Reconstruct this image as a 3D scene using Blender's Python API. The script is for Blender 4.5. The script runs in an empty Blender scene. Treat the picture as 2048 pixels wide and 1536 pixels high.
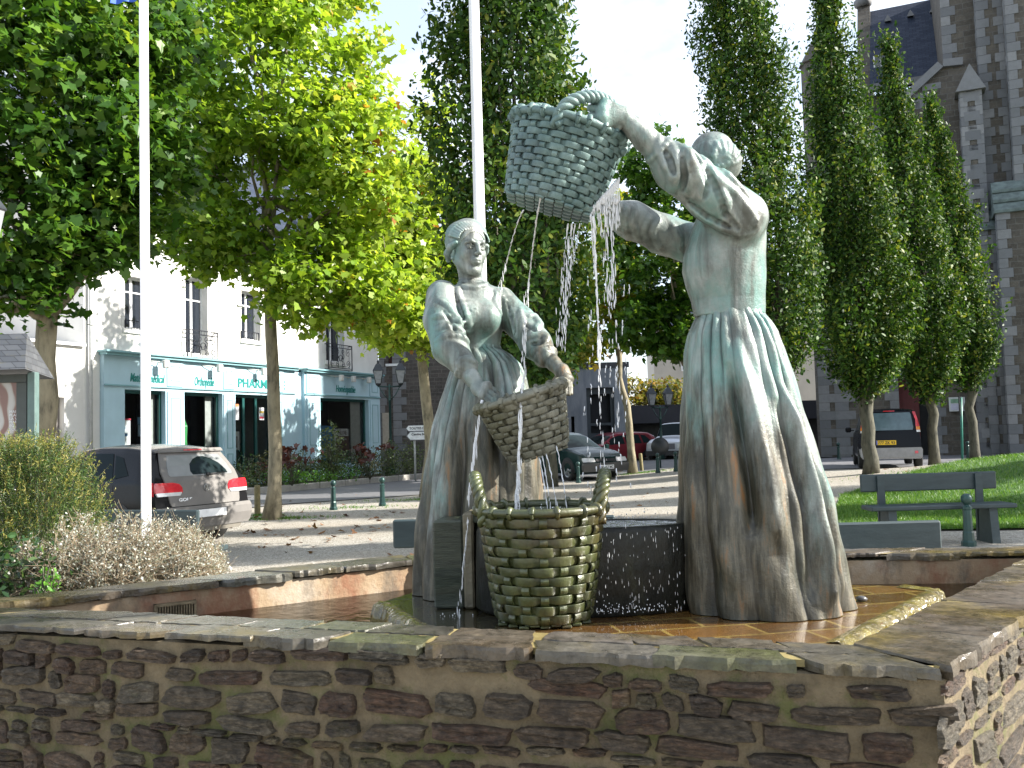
import bpy, math, random
import numpy as np
from mathutils import Vector, Matrix

scene = bpy.context.scene
col = scene.collection
R = math.radians
rng = np.random.default_rng(7)
random.seed(7)

# ------------------------------------------------------------------ camera
CAMZ = 1.5
FPX = 1800.0                    # focal length in pixels of the 2048 px wide photograph
PITCH, ROLL = math.atan(100 / FPX), R(-1.58)
cam_d = bpy.data.cameras.new('camera')
cam = bpy.data.objects.new('camera', cam_d)
col.objects.link(cam)
cam.location = (0, 0, CAMZ)
CM = Matrix.Rotation(R(90) + PITCH, 3, 'X') @ Matrix.Rotation(ROLL, 3, 'Z')
cam.rotation_euler = CM.to_euler()
cam_d.sensor_width = 36
cam_d.lens = FPX / 2048 * 36
cam_d.clip_start = 0.05
cam_d.clip_end = 2000
scene.camera = cam

# ------------------------------------------------------------------ sun, sky, exposure
SUN_EL, SUN_AZ = R(32), R(-3)            # azimuth measured from +X, negative = towards the camera
sdir = Vector((math.cos(SUN_EL) * math.cos(SUN_AZ), math.cos(SUN_EL) * math.sin(SUN_AZ), math.sin(SUN_EL)))
sun_d = bpy.data.lights.new('sun', 'SUN')
sun_d.energy = 5.0
sun_d.angle = R(0.5)
sun_d.color = (1, 0.95, 0.87)
sun = bpy.data.objects.new('sun', sun_d)
col.objects.link(sun)
sun.rotation_euler = sdir.to_track_quat('Z', 'Y').to_euler()
sun.location = (30, -10, 30)

world = bpy.data.worlds.new('World')
scene.world = world
world.use_nodes = True
wn = world.node_tree
wn.nodes.clear()
wo = wn.nodes.new('ShaderNodeOutputWorld')
bg = wn.nodes.new('ShaderNodeBackground')
sky = wn.nodes.new('ShaderNodeTexSky')
sky.sky_type = 'NISHITA'
sky.sun_disc = False
sky.sun_elevation = SUN_EL
sky.sun_rotation = math.pi / 2 - SUN_AZ
sky.air_density = 1.0
sky.dust_density = 1.2
sky.ozone_density = 1.0
bg.inputs['Strength'].default_value = 0.12
tc = wn.nodes.new('ShaderNodeTexCoord')
mp = wn.nodes.new('ShaderNodeMapping')
mp.inputs['Scale'].default_value = (1.0, 1.0, 2.2)
nz = wn.nodes.new('ShaderNodeTexNoise')
nz.inputs['Scale'].default_value = 2.6
nz.inputs['Detail'].default_value = 7
nz.inputs['Roughness'].default_value = 0.58
rp = wn.nodes.new('ShaderNodeValToRGB')
rp.color_ramp.elements[0].color = (.38, .38, .38, 1)
rp.color_ramp.elements[0].position = 0.46
rp.color_ramp.elements[1].position = 0.66
mx = wn.nodes.new('ShaderNodeMixRGB')
mx.inputs['Color2'].default_value = (4.6, 4.9, 5.3, 1)      # bright thin cloud
wn.links.new(tc.outputs['Generated'], mp.inputs[0])
wn.links.new(mp.outputs[0], nz.inputs['Vector'])
wn.links.new(nz.outputs['Fac'], rp.inputs[0])
wn.links.new(rp.outputs[0], mx.inputs['Fac'])
wn.links.new(sky.outputs[0], mx.inputs['Color1'])
wn.links.new(mx.outputs[0], bg.inputs['Color'])
wn.links.new(bg.outputs[0], wo.inputs['Surface'])

scene.view_settings.view_transform = 'Standard'
scene.view_settings.look = 'None'
scene.view_settings.gamma = 1
scene.view_settings.exposure = 1.45
scene.cycles.max_bounces = 8
scene.cycles.transparent_max_bounces = 12
scene.cycles.sample_clamp_indirect = 6
scene.cycles.caustics_reflective = False
scene.cycles.caustics_refractive = False

# ------------------------------------------------------------------ pixel <-> place
def ray(px, py):
    return CM @ Vector(((px - 1024) / FPX, -(py - 768) / FPX, -1))

def P(px, py, Y):
    "the place at distance Y straight ahead that the photograph shows at px, py"
    d = ray(px, py)
    t = Y / d.y
    return Vector((d.x * t, Y, CAMZ + d.z * t))

def GZ(px, py, z=0.0):
    d = ray(px, py)
    t = (z - CAMZ) / d.z
    return Vector((d.x * t, d.y * t, z))

def sst(a, b, x):
    t = min(max((x - a) / (b - a), 0), 1)
    return t * t * (3 - 2 * t)

def ground_z(x, y):
    h = 0.25 * sst(13, 22, y) * sst(1.5, 7, x)
    h += 0.54 * sst(6.5, 12.5, x) * sst(12.5, 17.5, y) * (1 - sst(19, 26, y))
    h -= 0.07 * sst(-2.2, -3.4, x) * sst(8, 10, y) * (1 - sst(15, 17, y))
    return h

def GP(px, Y):
    "ground place under image column px (taken near the horizon) at distance Y"
    d = ray(px, 868)
    x = d.x / d.y * Y
    return Vector((x, Y, ground_z(x, Y)))

# ------------------------------------------------------------------ object helpers
def tag(o, label=None, cat=None, group=None, kind=None):
    if label: o['label'] = label
    if cat: o['category'] = cat
    if group: o['group'] = group
    if kind: o['kind'] = kind
    return o

def empty(name, loc=(0, 0, 0), rz=0, label=None, cat=None, group=None):
    o = bpy.data.objects.new(name, None)
    o.empty_display_size = 0.1
    col.objects.link(o)
    o.location = loc
    o.rotation_euler = (0, 0, rz)
    return tag(o, label, cat, group)

def copy_tree(o, parent=None):
    c = o.copy()
    col.objects.link(c)
    c.parent = parent
    c.matrix_parent_inverse = o.matrix_parent_inverse.copy()
    for ch in list(o.children):
        copy_tree(ch, c)
    return c

def fast_mesh(name, V, F, tint=None, smooth=False):
    "V (n,3) array, F (m,k) array of equal sized faces"
    me = bpy.data.meshes.new(name)
    V = np.asarray(V, np.float32); F = np.asarray(F, np.int32)
    m, k = F.shape
    me.vertices.add(len(V)); me.vertices.foreach_set('co', V.ravel())
    me.loops.add(m * k); me.loops.foreach_set('vertex_index', F.ravel())
    me.polygons.add(m)
    me.polygons.foreach_set('loop_start', np.arange(0, m * k, k, dtype=np.int32))
    me.polygons.foreach_set('loop_total', np.full(m, k, np.int32))
    me.update(calc_edges=True)
    if smooth:
        me.polygons.foreach_set('use_smooth', np.ones(m, bool))
    if tint is not None:
        a = me.attributes.new('tint', 'FLOAT', 'FACE')
        a.data.foreach_set('value', np.asarray(tint, np.float32))
    return me

def link(name, me, mat, parent=None):
    o = bpy.data.objects.new(name, me)
    col.objects.link(o)
    if mat is not None:
        me.materials.append(mat)
    if parent is not None:
        o.parent = parent
    return o

class MB:
    def __init__(s):
        s.v = []; s.f = []; s.t = []; s.sm = []
    def add(s, verts, faces, M=None, tint=0.5, smooth=False):
        n = len(s.v)
        if M is not None:
            verts = [M @ Vector(p) for p in verts]
        s.v += [tuple(p) for p in verts]
        s.f += [tuple(i + n for i in f) for f in faces]
        s.t += [tint] * len(faces); s.sm += [smooth] * len(faces)
        return s
    def box(s, lo, hi, M=None, tint=0.5, jit=0.0):
        (x0, y0, z0), (x1, y1, z1) = lo, hi
        vs = [(x0, y0, z0), (x1, y0, z0), (x1, y1, z0), (x0, y1, z0), (x0, y0, z1), (x1, y0, z1), (x1, y1, z1), (x0, y1, z1)]
        if jit:
            vs = [(a + random.uniform(-jit, jit), b, c + random.uniform(-jit, jit)) for a, b, c in vs]
        return s.add(vs, [(0, 3, 2, 1), (4, 5, 6, 7), (0, 1, 5, 4), (1, 2, 6, 5), (2, 3, 7, 6), (3, 0, 4, 7)], M, tint)
    def bbox(s, lo, hi, b=0.01, M=None, tint=0.5):
        "box with chamfered edges"
        (x0, y0, z0), (x1, y1, z1) = lo, hi
        V = []
        idx = {}
        for cx, X in ((0, x0), (1, x1)):
            for cy, Y in ((0, y0), (1, y1)):
                for cz, Z in ((0, z0), (1, z1)):
                    dx = b if cx == 0 else -b; dy = b if cy == 0 else -b; dz = b if cz == 0 else -b
                    idx[cx, cy, cz, 0] = len(V); V.append((X, Y + dy, Z + dz))
                    idx[cx, cy, cz, 1] = len(V); V.append((X + dx, Y, Z + dz))
                    idx[cx, cy, cz, 2] = len(V); V.append((X + dx, Y + dy, Z))
        F = []
        I = idx
        for c in (0, 1):
            q = [I[c, 0, 0, 0], I[c, 1, 0, 0], I[c, 1, 1, 0], I[c, 0, 1, 0]]; F.append(q if c else q[::-1])
            q = [I[0, c, 0, 1], I[1, c, 0, 1], I[1, c, 1, 1], I[0, c, 1, 1]]; F.append(q[::-1] if c else q)
            q = [I[0, 0, c, 2], I[1, 0, c, 2], I[1, 1, c, 2], I[0, 1, c, 2]]; F.append(q if c else q[::-1])
        for a in (0, 1):
            for c in (0, 1):
                F.append([I[0, a, c, 1], I[1, a, c, 1], I[1, a, c, 2], I[0, a, c, 2]])
                F.append([I[a, 0, c, 0], I[a, 1, c, 0], I[a, 1, c, 2], I[a, 0, c, 2]])
                F.append([I[a, c, 0, 0], I[a, c, 1, 0], I[a, c, 1, 1], I[a, c, 0, 1]])
        for a in (0, 1):
            for c in (0, 1):
                for d in (0, 1):
                    F.append([I[a, c, d, 0], I[a, c, d, 1], I[a, c, d, 2]])
        return s.add(V, F, M, tint)
    def tube(s, pts, rad, n=10, cap=True, tint=0.5, M=None, flat=1.0):
        pts = [Vector(p) for p in pts]
        if not hasattr(rad, '__len__'): rad = [rad] * len(pts)
        V = []; F = []
        up = Vector((0.13, 0.2, 0.97))
        t0 = (pts[1] - pts[0]).normalized()
        nx = up.cross(t0)
        if nx.length < 0.05: nx = Vector((1, 0, 0)).cross(t0)
        nx.normalize()
        for i, p in enumerate(pts):
            t = (pts[min(i + 1, len(pts) - 1)] - pts[max(i - 1, 0)]).normalized()
            nx = (nx - t * nx.dot(t)).normalized()
            ny = t.cross(nx)
            for k in range(n):
                a = 2 * math.pi * k / n
                V.append(p + (nx * math.cos(a) + ny * math.sin(a) * flat) * rad[i])
        for i in range(len(pts) - 1):
            for k in range(n):
                k2 = (k + 1) % n
                F.append((i * n + k, i * n + k2, (i + 1) * n + k2, (i + 1) * n + k))
        if cap:
            F.append(tuple(range(n))[::-1]); F.append(tuple((len(pts) - 1) * n + k for k in range(n)))
        return s.add(V, F, M, tint, True)
    def lathe(s, prof, n=20, M=None, tint=0.5, smooth=True, cap=True):
        "prof: list of (r, z)"
        V = []; F = []
        for r, z in prof:
            for k in range(n):
                a = 2 * math.pi * k / n
                V.append((r * math.cos(a), r * math.sin(a), z))
        for i in range(len(prof) - 1):
            for k in range(n):
                k2 = (k + 1) % n
                F.append((i * n + k, i * n + k2, (i + 1) * n + k2, (i + 1) * n + k))
        if cap:
            F.append(tuple(range(n))[::-1]); F.append(tuple((len(prof) - 1) * n + k for k in range(n)))
        return s.add(V, F, M, tint, smooth)
    def prism(s, poly, lo, hi, M=None, tint=0.5, axis='z'):
        "poly in 2d; extruded along axis between lo and hi"
        n = len(poly)
        def p3(p, h):
            return (p[0], p[1], h) if axis == 'z' else ((p[0], h, p[1]) if axis == 'y' else (h, p[0], p[1]))
        V = [p3(p, lo) for p in poly] + [p3(p, hi) for p in poly]
        F = [tuple(range(n))[::-1], tuple(range(n, 2 * n))]
        F += [(i, (i + 1) % n, n + (i + 1) % n, n + i) for i in range(n)]
        return s.add(V, F, M, tint)
    def quad(s, a, b, c, d, tint=0.5, M=None):
        return s.add([a, b, c, d], [(0, 1, 2, 3)], M, tint)
    def build(s, name, mat, parent=None, bevel=0, recalc=True):
        me = bpy.data.meshes.new(name)
        me.from_pydata(s.v, [], s.f)
        if recalc:
            import bmesh
            bm = bmesh.new(); bm.from_mesh(me)
            bmesh.ops.recalc_face_normals(bm, faces=bm.faces)
            bm.to_mesh(me); bm.free()
        me.polygons.foreach_set('use_smooth', s.sm)
        a = me.attributes.new('tint', 'FLOAT', 'FACE')
        a.data.foreach_set('value', s.t)
        me.update()
        o = link(name, me, mat, parent)
        if bevel:
            b = o.modifiers.new('bevel', 'BEVEL'); b.width = bevel; b.segments = 2; b.limit_method = 'ANGLE'
        return o

def frame(origin, xdir, z=Vector((0, 0, 1))):
    "4x4 whose X axis runs along xdir, Z up, Y = Z x X"
    x = Vector(xdir).normalized(); z = Vector(z).normalized()
    y = z.cross(x).normalized(); x = y.cross(z).normalized()
    return Matrix.Translation(Vector(origin)) @ Matrix((x, y, z)).transposed().to_4x4()

def text_mesh(name, body, size, M, mat, parent, shear=0.0, xscale=1.0, bold=0.0, depth=0.004, align='LEFT'):
    cu = bpy.data.curves.new(name, 'FONT')
    cu.body = body; cu.size = size; cu.shear = shear; cu.offset = bold
    cu.extrude = depth; cu.align_x = align; cu.resolution_u = 3
    o = bpy.data.objects.new(name, cu)
    col.objects.link(o)
    dg = bpy.context.evaluated_depsgraph_get()
    me = bpy.data.meshes.new_from_object(o.evaluated_get(dg))
    bpy.data.objects.remove(o)
    bpy.data.curves.remove(cu)
    me.transform(M @ Matrix.Diagonal((xscale, 1, 1, 1)))
    me.materials.clear()
    return link(name, me, mat, parent)

# ------------------------------------------------------------------ materials
class N:
    "tiny node-tree writer"
    def __init__(s, name):
        s.m = bpy.data.materials.new(name); s.m.use_nodes = True
        s.t = s.m.node_tree; s.t.nodes.clear()
        s.out = s.t.nodes.new('ShaderNodeOutputMaterial')
        s.b = s.t.nodes.new('ShaderNodeBsdfPrincipled')
        s.t.links.new(s.b.outputs[0], s.out.inputs[0])
        s._tc = None
    def new(s, typ, **kw):
        n = s.t.nodes.new(typ)
        for k, v in kw.items(): setattr(n, k, v)
        return n
    def L(s, a, b): s.t.links.new(a, b)
    def coord(s, scale=(1, 1, 1), kind='Object', rot=(0, 0, 0)):
        if s._tc is None: s._tc = s.new('ShaderNodeTexCoord')
        m = s.new('ShaderNodeMapping')
        m.inputs['Scale'].default_value = scale; m.inputs['Rotation'].default_value = rot
        s.L(s._tc.outputs[kind], m.inputs[0])
        return m.outputs[0]
    def noise(s, scale, detail=5, rough=0.55, vec=None, dist=0.0):
        n = s.new('ShaderNodeTexNoise')
        n.inputs['Scale'].default_value = scale; n.inputs['Detail'].default_value = detail
        n.inputs['Roughness'].default_value = rough; n.inputs['Distortion'].default_value = dist
        s.L(vec if vec is not None else s.coord(), n.inputs['Vector'])
        return n.outputs['Fac']
    def ramp(s, fac, stops):
        r = s.new('ShaderNodeValToRGB')
        e = r.color_ramp.elements
        while len(e) < len(stops): e.new(0.5)
        for i, (p, c) in enumerate(stops):
            e[i].position = p
            e[i].color = (c, c, c, 1) if not hasattr(c, '__len__') else tuple(c) + (1,)
        s.L(fac, r.inputs[0])
        return r.outputs[0]
    def mix(s, fac, a, b, mode='MIX'):
        m = s.new('ShaderNodeMixRGB', blend_type=mode)
        for sock, v in ((m.inputs[0], fac), (m.inputs[1], a), (m.inputs[2], b)):
            if hasattr(v, 'is_linked') or isinstance(v, bpy.types.NodeSocket): s.L(v, sock)
            elif hasattr(v, '__len__'): sock.default_value = tuple(v) + (1,)
            else: sock.default_value = v if sock.type == 'VALUE' else (v, v, v, 1)
        return m.outputs[0]
    def math(s, op, a, b=0.0):
        m = s.new('ShaderNodeMath', operation=op)
        for sock, v in ((m.inputs[0], a), (m.inputs[1], b)):
            if isinstance(v, bpy.types.NodeSocket): s.L(v, sock)
            else: sock.default_value = v
        return m.outputs[0]
    def attr(s, name='tint'):
        a = s.new('ShaderNodeAttribute', attribute_name=name)
        return a.outputs['Fac']
    def bump(s, h, strength=0.3, dist=0.01, prev=None):
        b = s.new('ShaderNodeBump')
        b.inputs['Strength'].default_value = strength; b.inputs['Distance'].default_value = dist
        s.L(h, b.inputs['Height'])
        if prev is not None: s.L(prev, b.inputs['Normal'])
        s.L(b.outputs[0], s.b.inputs['Normal'])
        return b.outputs[0]
    def set(s, **kw):
        names = {'color': 'Base Color', 'rough': 'Roughness', 'metal': 'Metallic', 'spec': 'Specular IOR Level', 'coat': 'Coat Weight',
                 'trans': 'Transmission Weight', 'ior': 'IOR', 'alpha': 'Alpha', 'coatr': 'Coat Roughness', 'sheen': 'Sheen Weight'}
        for k, v in kw.items():
            sock = s.b.inputs[names[k]]
            if isinstance(v, bpy.types.NodeSocket): s.L(v, sock)
            elif hasattr(v, '__len__'): sock.default_value = tuple(v) + (1,)
            else: sock.default_value = v
        return s

def simple(name, c, rough=0.6, metal=0.0, var=0.15, scale=8, bump=0.0, coat=0.0, spec=0.5):
    n = N(name)
    f = n.noise(scale, 6, 0.6)
    lo = [max(x * (1 - var), 0) for x in c]; hi = [min(x * (1 + var), 1) for x in c]
    n.set(color=n.ramp(f, [(0.3, lo), (0.7, hi)]), rough=n.ramp(f, [(0.3, max(rough - 0.08, 0.03)), (0.7, min(rough + 0.08, 1))]),
          metal=metal, coat=coat, spec=spec)
    if bump: n.bump(n.noise(scale * 4, 4), bump, 0.01)
    return n.m

def leaf_mat(name, stops, trans=0.45, rough=0.42, spec=0.5):
    "leaf blade: reflects and lets light through; each leaf has its own tint"
    n = N(name)
    c = n.ramp(n.attr(), stops)
    n.set(color=c, rough=rough, spec=spec)
    tr = n.new('ShaderNodeBsdfTranslucent')
    n.L(n.mix(1.0, c, (1.0, 0.95, 0.45), 'MULTIPLY'), tr.inputs['Color'])
    br = n.new('ShaderNodeMixShader'); br.inputs[0].default_value = trans
    n.L(n.b.outputs[0], br.inputs[1]); n.L(tr.outputs[0], br.inputs[2])
    n.L(br.outputs[0], n.out.inputs[0])
    return n.m
# ------------------------------------------------------------------ ground, road, lawn
def m_gravel():
    n = N('gravel')
    v = n.new('ShaderNodeTexVoronoi'); v.inputs['Scale'].default_value = 55
    n.L(n.coord(), v.inputs['Vector'])
    big = n.noise(0.35, 5, 0.6)
    c = n.ramp(v.outputs['Color'], [(0.15, (0.17, 0.155, 0.13)), (0.5, (0.31, 0.29, 0.25)), (0.85, (0.46, 0.435, 0.385))])
    c = n.mix(n.ramp(big, [(0.45, 0.0), (0.7, 0.55)]), c, (0.30, 0.25, 0.19))
    c = n.mix(n.ramp(n.noise(4, 6, 0.7), [(0.5, 0.0), (0.75, 0.5)]), c, (0.34, 0.31, 0.26))
    n.set(color=c, rough=0.9, spec=0.25)
    n.bump(v.outputs['Distance'], 0.6, 0.012)
    return n.m
def m_asphalt():
    n = N('asphalt')
    c = n.ramp(n.noise(90, 4, 0.7), [(0.3, (0.07, 0.072, 0.08)), (0.7, (0.15, 0.15, 0.155))])
    c = n.mix(n.ramp(n.noise(0.6, 5), [(0.4, 0.0), (0.7, 0.4)]), c, (0.17, 0.165, 0.155))
    n.set(color=c, rough=0.82); n.bump(n.noise(120, 3), 0.3, 0.006)
    return n.m
M_GRAVEL, M_ASPH = m_gravel(), m_asphalt()
def axis_lines(segs):
    out = []
    for a, b, n in segs: out += list(np.linspace(a, b, n, endpoint=False))
    return np.array(out + [segs[-1][1]])
gx = axis_lines([(-320, -30, 10), (-30, 4, 34), (4, 16, 36), (16, 40, 16), (40, 320, 10)])
gy = axis_lines([(-60, 6, 10), (6, 28, 66), (28, 60, 16), (60, 600, 12)])
GV = [(x, y, ground_z(x, y)) for y in gy for x in gx]
nxg = len(gx)
GF = [(j * nxg + i, j * nxg + i + 1, (j + 1) * nxg + i + 1, (j + 1) * nxg + i) for j in range(len(gy) - 1) for i in range(nxg - 1)]
tag(link('ground', fast_mesh('ground', GV, GF, smooth=True), M_GRAVEL), kind='structure')

def drape(name, near, far, mat, lift, n=40, m=6):
    "sheet between two polylines laid over the ground"
    def samp(pl, t):
        d = [0]
        for a, b in zip(pl, pl[1:]): d.append(d[-1] + math.dist(a, b))
        s = t * d[-1]
        for i in range(len(pl) - 1):
            if s <= d[i + 1] + 1e-9:
                k = (s - d[i]) / (d[i + 1] - d[i]); return (pl[i][0] + (pl[i + 1][0] - pl[i][0]) * k, pl[i][1] + (pl[i + 1][1] - pl[i][1]) * k)
        return pl[-1]
    V = []
    for i in range(n + 1):
        a, b = samp(near, i / n), samp(far, i / n)
        for j in range(m + 1):
            x = a[0] + (b[0] - a[0]) * j / m; y = a[1] + (b[1] - a[1]) * j / m
            V.append((x, y, ground_z(x, y) + lift))
    F = [(i * (m + 1) + j, (i + 1) * (m + 1) + j, (i + 1) * (m + 1) + j + 1, i * (m + 1) + j + 1) for i in range(n) for j in range(m)]
    return link(name, fast_mesh(name, V, F, smooth=True), mat)
def xy(px, py): v = GZ(px, py); return (v.x, v.y)
road = drape('road', [(-16, 8)] + [xy(*p) for p in ((300, 1040), (560, 1010), (850, 990), (1130, 962), (1370, 947), (1640, 931))] + [(24, 38)],
             [(-20, 14)] + [xy(*p) for p in ((300, 1005), (560, 984), (850, 958), (1130, 925), (1370, 908))] + [(14, 52), (30, 52)], M_ASPH, 0.02)
tag(road, kind='structure')
church_pave = drape('church_pavement', [(8.2, 25.5), (14, 25.2), (40, 25)], [(6.5, 40), (14, 40), (40, 40)], simple('paving_grey', (0.13, 0.13, 0.14), 0.8, 0, 0.3, 3, 0.3), 0.02, 20, 20)
tag(church_pave, kind='structure')

LAWN_NEAR = [(4.35, 12.75), (6.5, 12.4), (9, 12.2), (24, 12.0)]
LAWN_FAR = [(6.3, 17.5), (8.0, 19.4), (9.9, 20.9), (13.5, 22.8), (26, 25)]
n = N('lawn_soil')
n.set(color=n.ramp(n.noise(6, 6, 0.65), [(0.3, (0.035, 0.085, 0.012)), (0.7, (0.07, 0.15, 0.025))]), rough=0.9)
M_LAWN = n.m
tag(drape('lawn', LAWN_NEAR, LAWN_FAR, M_LAWN, 0.03, 60, 24), kind='structure')
M_BLADE = leaf_mat('grass_blade', [(0, (0.05, 0.13, 0.015)), (0.6, (0.10, 0.24, 0.03)), (1, (0.22, 0.33, 0.06))], 0.4, 0.45)
def blades(name, spots, h, mat, w=0.006, lean=0.5):
    n_ = len(spots)
    S = np.array(spots, np.float32)
    a = rng.uniform(0, 2 * np.pi, n_); hh = rng.uniform(0.5, 1, n_) * h
    lx, ly = rng.normal(0, lean, n_) * hh, rng.normal(0, lean, n_) * hh
    d = np.stack([np.cos(a), np.sin(a), np.zeros(n_)], 1) * w
    top = S + np.stack([lx, ly, hh], 1)
    V = np.stack([S - d, S + d, top], 1).reshape(-1, 3)
    F = np.arange(n_ * 3).reshape(-1, 3)
    return link(name, fast_mesh(name, V, F, rng.uniform(0, 1, n_)), mat)
sp = []
for _ in range(60000):
    a, b = random.random(), random.random() ** 1.4
    i = a * (len(LAWN_NEAR) - 1); k = min(int(i), 2); f = i - k
    j = a * (len(LAWN_FAR) - 1); q = min(int(j), 3); g = j - q
    p0 = [LAWN_NEAR[k][c] + (LAWN_NEAR[k + 1][c] - LAWN_NEAR[k][c]) * f for c in (0, 1)]
    p1 = [LAWN_FAR[q][c] + (LAWN_FAR[q + 1][c] - LAWN_FAR[q][c]) * g for c in (0, 1)]
    x = p0[0] + (p1[0] - p0[0]) * b; y = p0[1] + (p1[1] - p0[1]) * b
    if x / y < 0.68: sp.append((x, y, ground_z(x, y) + 0.03))
tag(blades('grass', sp, 0.075, M_BLADE, 0.006), 'short bright green lawn grass behind the far bench', 'grass', kind='stuff')
sp = []
for px, Y, rad, cnt in ((545, 17.4, 0.9, 900), (1265, 29.5, 1.6, 1200), (850, 21.5, 1.2, 700), (515, 18.2, 0.5, 250), (700, 19.6, 1.5, 300), (1850, 20.3, 2.0, 500)):
    c = GP(px, Y)
    for _ in range(cnt):
        r = abs(random.gauss(0, 0.5)) * rad; a = random.uniform(0, 6.28)
        x, y = c.x + r * math.cos(a) * 1.5, c.y + r * math.sin(a) * 0.5
        sp.append((x, y, ground_z(x, y)))
tag(blades('weeds', sp, 0.06, M_BLADE, 0.008, 0.8), 'thin weeds growing round the tree feet on the gravel', 'weeds', kind='stuff')

# fallen leaves
M_DEAD = leaf_mat('dead_leaf', [(0, (0.10, 0.045, 0.02)), (0.5, (0.19, 0.085, 0.03)), (1, (0.30, 0.17, 0.06))], 0.15, 0.6)
def star_leaf():
    pts = [(0, 0)]
    for a, r in ((200, .35), (232, .62), (250, .38), (285 - 20, .8), (290 - 10, .5), (90 + 180, 1.0), (300, .5), (318, .8), (330, .38), (350, .62), (20, .35)):
        pass
    out = []
    for a, r in ((-165, .34), (-128, .62), (-104, .50), (-66, .86), (-34, .60), (-14, .78), (0, 1.05), (14, .78), (34, .60), (66, .86), (104, .50), (128, .62), (165, .34)):
        out.append((math.cos(R(a)) * r, math.sin(R(a)) * r))
    return out
LEAF5 = star_leaf()                        # five pointed lobes
LEAF_OVAL = [(0, 0), (0.35, 0.26), (0.75, 0.20), (1, 0), (0.75, -0.20), (0.35, -0.26)]
LEAF_KITE = [(0, 0), (0.45, 0.3), (1, 0), (0.45, -0.3)]
def scatter_leaves(name, pos, size, shape, mat, parent=None, tint=None, droop=0.5, normals=None, fold=0.25, stuff=False):
    "one mesh of many leaves; pos (n,3)"
    pos = np.asarray(pos, np.float32); n_ = len(pos)
    if normals is None: normals = rng.normal(0, 1, (n_, 3)) + np.array([0, 0, 0.7])
    normals = normals / np.linalg.norm(normals, axis=1, keepdims=True)
    ax = rng.normal(0, 1, (n_, 3)); ax[:, 2] -= droop * 2
    ax -= normals * (ax * normals).sum(1, keepdims=True)
    ax /= np.linalg.norm(ax, axis=1, keepdims=True) + 1e-6
    ay = np.cross(normals, ax)
    s = rng.uniform(0.45, 1.2, n_)[:, None] * size; curl = rng.normal(0, .35, (n_, 1)); asp = rng.uniform(.75, 1.15, (n_, 1))
    k = len(shape)
    sh = np.array(shape, np.float32)
    V = np.empty((n_, k, 3), np.float32)
    for i in range(k):
        jg = rng.uniform(.78, 1.16, (n_, 1)) if k > 8 else 1.0
        V[:, i] = pos + (ax * sh[i, 0] * jg + ay * sh[i, 1] * asp * jg + normals * (abs(sh[i, 1]) * fold + curl * sh[i, 0] ** 2)) * s
    F = np.arange(n_ * k).reshape(n_, k)
    if tint is None: tint = rng.uniform(0, 1, n_)
    return link(name, fast_mesh(name, V.reshape(-1, 3), F, tint), mat, parent)
fl = []
for _ in range(200):
    px = random.uniform(380, 1900); Y = random.uniform(7, 24)
    c = GP(px, Y); fl.append((c.x, c.y, c.z + 0.012))
for _ in range(90):
    px = random.uniform(480, 1000); Y = random.uniform(13, 19); c = GP(px, Y); fl.append((c.x, c.y, c.z + 0.012))
nn = rng.normal(0, 0.25, (len(fl), 3)) + np.array([0, 0, 1.0])
tag(scatter_leaves('fallen_leaves', fl, 0.085, LEAF5, M_DEAD, normals=nn), 'dry brown leaves scattered over the gravel', 'leaves', kind='stuff')

# ------------------------------------------------------------------ fountain basin
def m_stone():
    n = N('wall_stone')
    t = n.attr()
    c = n.ramp(t, [(0.0, (0.040, 0.030, 0.022)), (0.25, (0.10, 0.054, 0.036)), (0.45, (0.072, 0.064, 0.050)), (0.6, (0.14, 0.088, 0.056)), (0.8, (0.095, 0.088, 0.070)), (1.0, (0.21, 0.18, 0.13))])
    st = n.noise(7, 8, 0.7, n.coord((1.2, 1.2, 6)))
    c = n.mix(n.ramp(st, [(0.4, 0.0), (0.75, 0.6)]), c, (0.20, 0.17, 0.14))
    c = n.mix(n.ramp(n.noise(11, 6, 0.7), [(0.45, 0.0), (0.7, 0.75)]), c, (0.028, 0.024, 0.022))
    c = n.mix(n.ramp(n.noise(2.2, 5, 0.7), [(0.56, 0.0), (0.70, 0.55)]), c, (0.12, 0.13, 0.035))
    c = n.mix(1.0, c, n.ramp(n.noise(34, 7, 0.75, n.coord((1, 1, 2.6))), [(0.34, (.32, .29, .25)), (0.5, (.80, .74, .62)), (0.64, (1.6, 1.5, 1.3))]), 'MULTIPLY')
    c = n.mix(n.ramp(n.noise(19, 8, 0.8, n.coord((1, 1, 1.6))), [(0.60, 0.0), (0.68, 0.7)]), c, (0.24, 0.22, 0.19))
    n.set(color=c, rough=n.ramp(st, [(0.3, 0.38), (0.7, 0.7)]), spec=0.5)
    b = n.bump(n.noise(26, 8, 0.7, n.coord((1, 1, 3.5))), 1.0, 0.030)
    n.bump(n.noise(160, 4, 0.6), 0.4, 0.004, b)
    return n.m
def m_mortar():
    n = N('mortar')
    c = n.ramp(n.noise(10, 7, 0.7), [(0.3, (0.11, 0.085, 0.05)), (0.7, (0.26, 0.205, 0.125))])
    c = n.mix(n.ramp(n.noise(3.1, 6, 0.75), [(0.5, 0.0), (0.62, 0.8)]), c, (0.10, 0.115, 0.03))       # moss
    c = n.mix(n.ramp(n.noise(1.6, 6, 0.7, n.coord((1.6, 1.6, 0.5))), [(0.55, 0.0), (0.7, 0.7)]), c, (0.035, 0.032, 0.025))
    n.set(color=c, rough=0.9)
    b = n.bump(n.noise(14, 6, 0.7), 0.8, 0.03)
    n.bump(n.noise(120, 5, 0.75), 0.8, 0.008, b)
    return n.m
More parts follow.
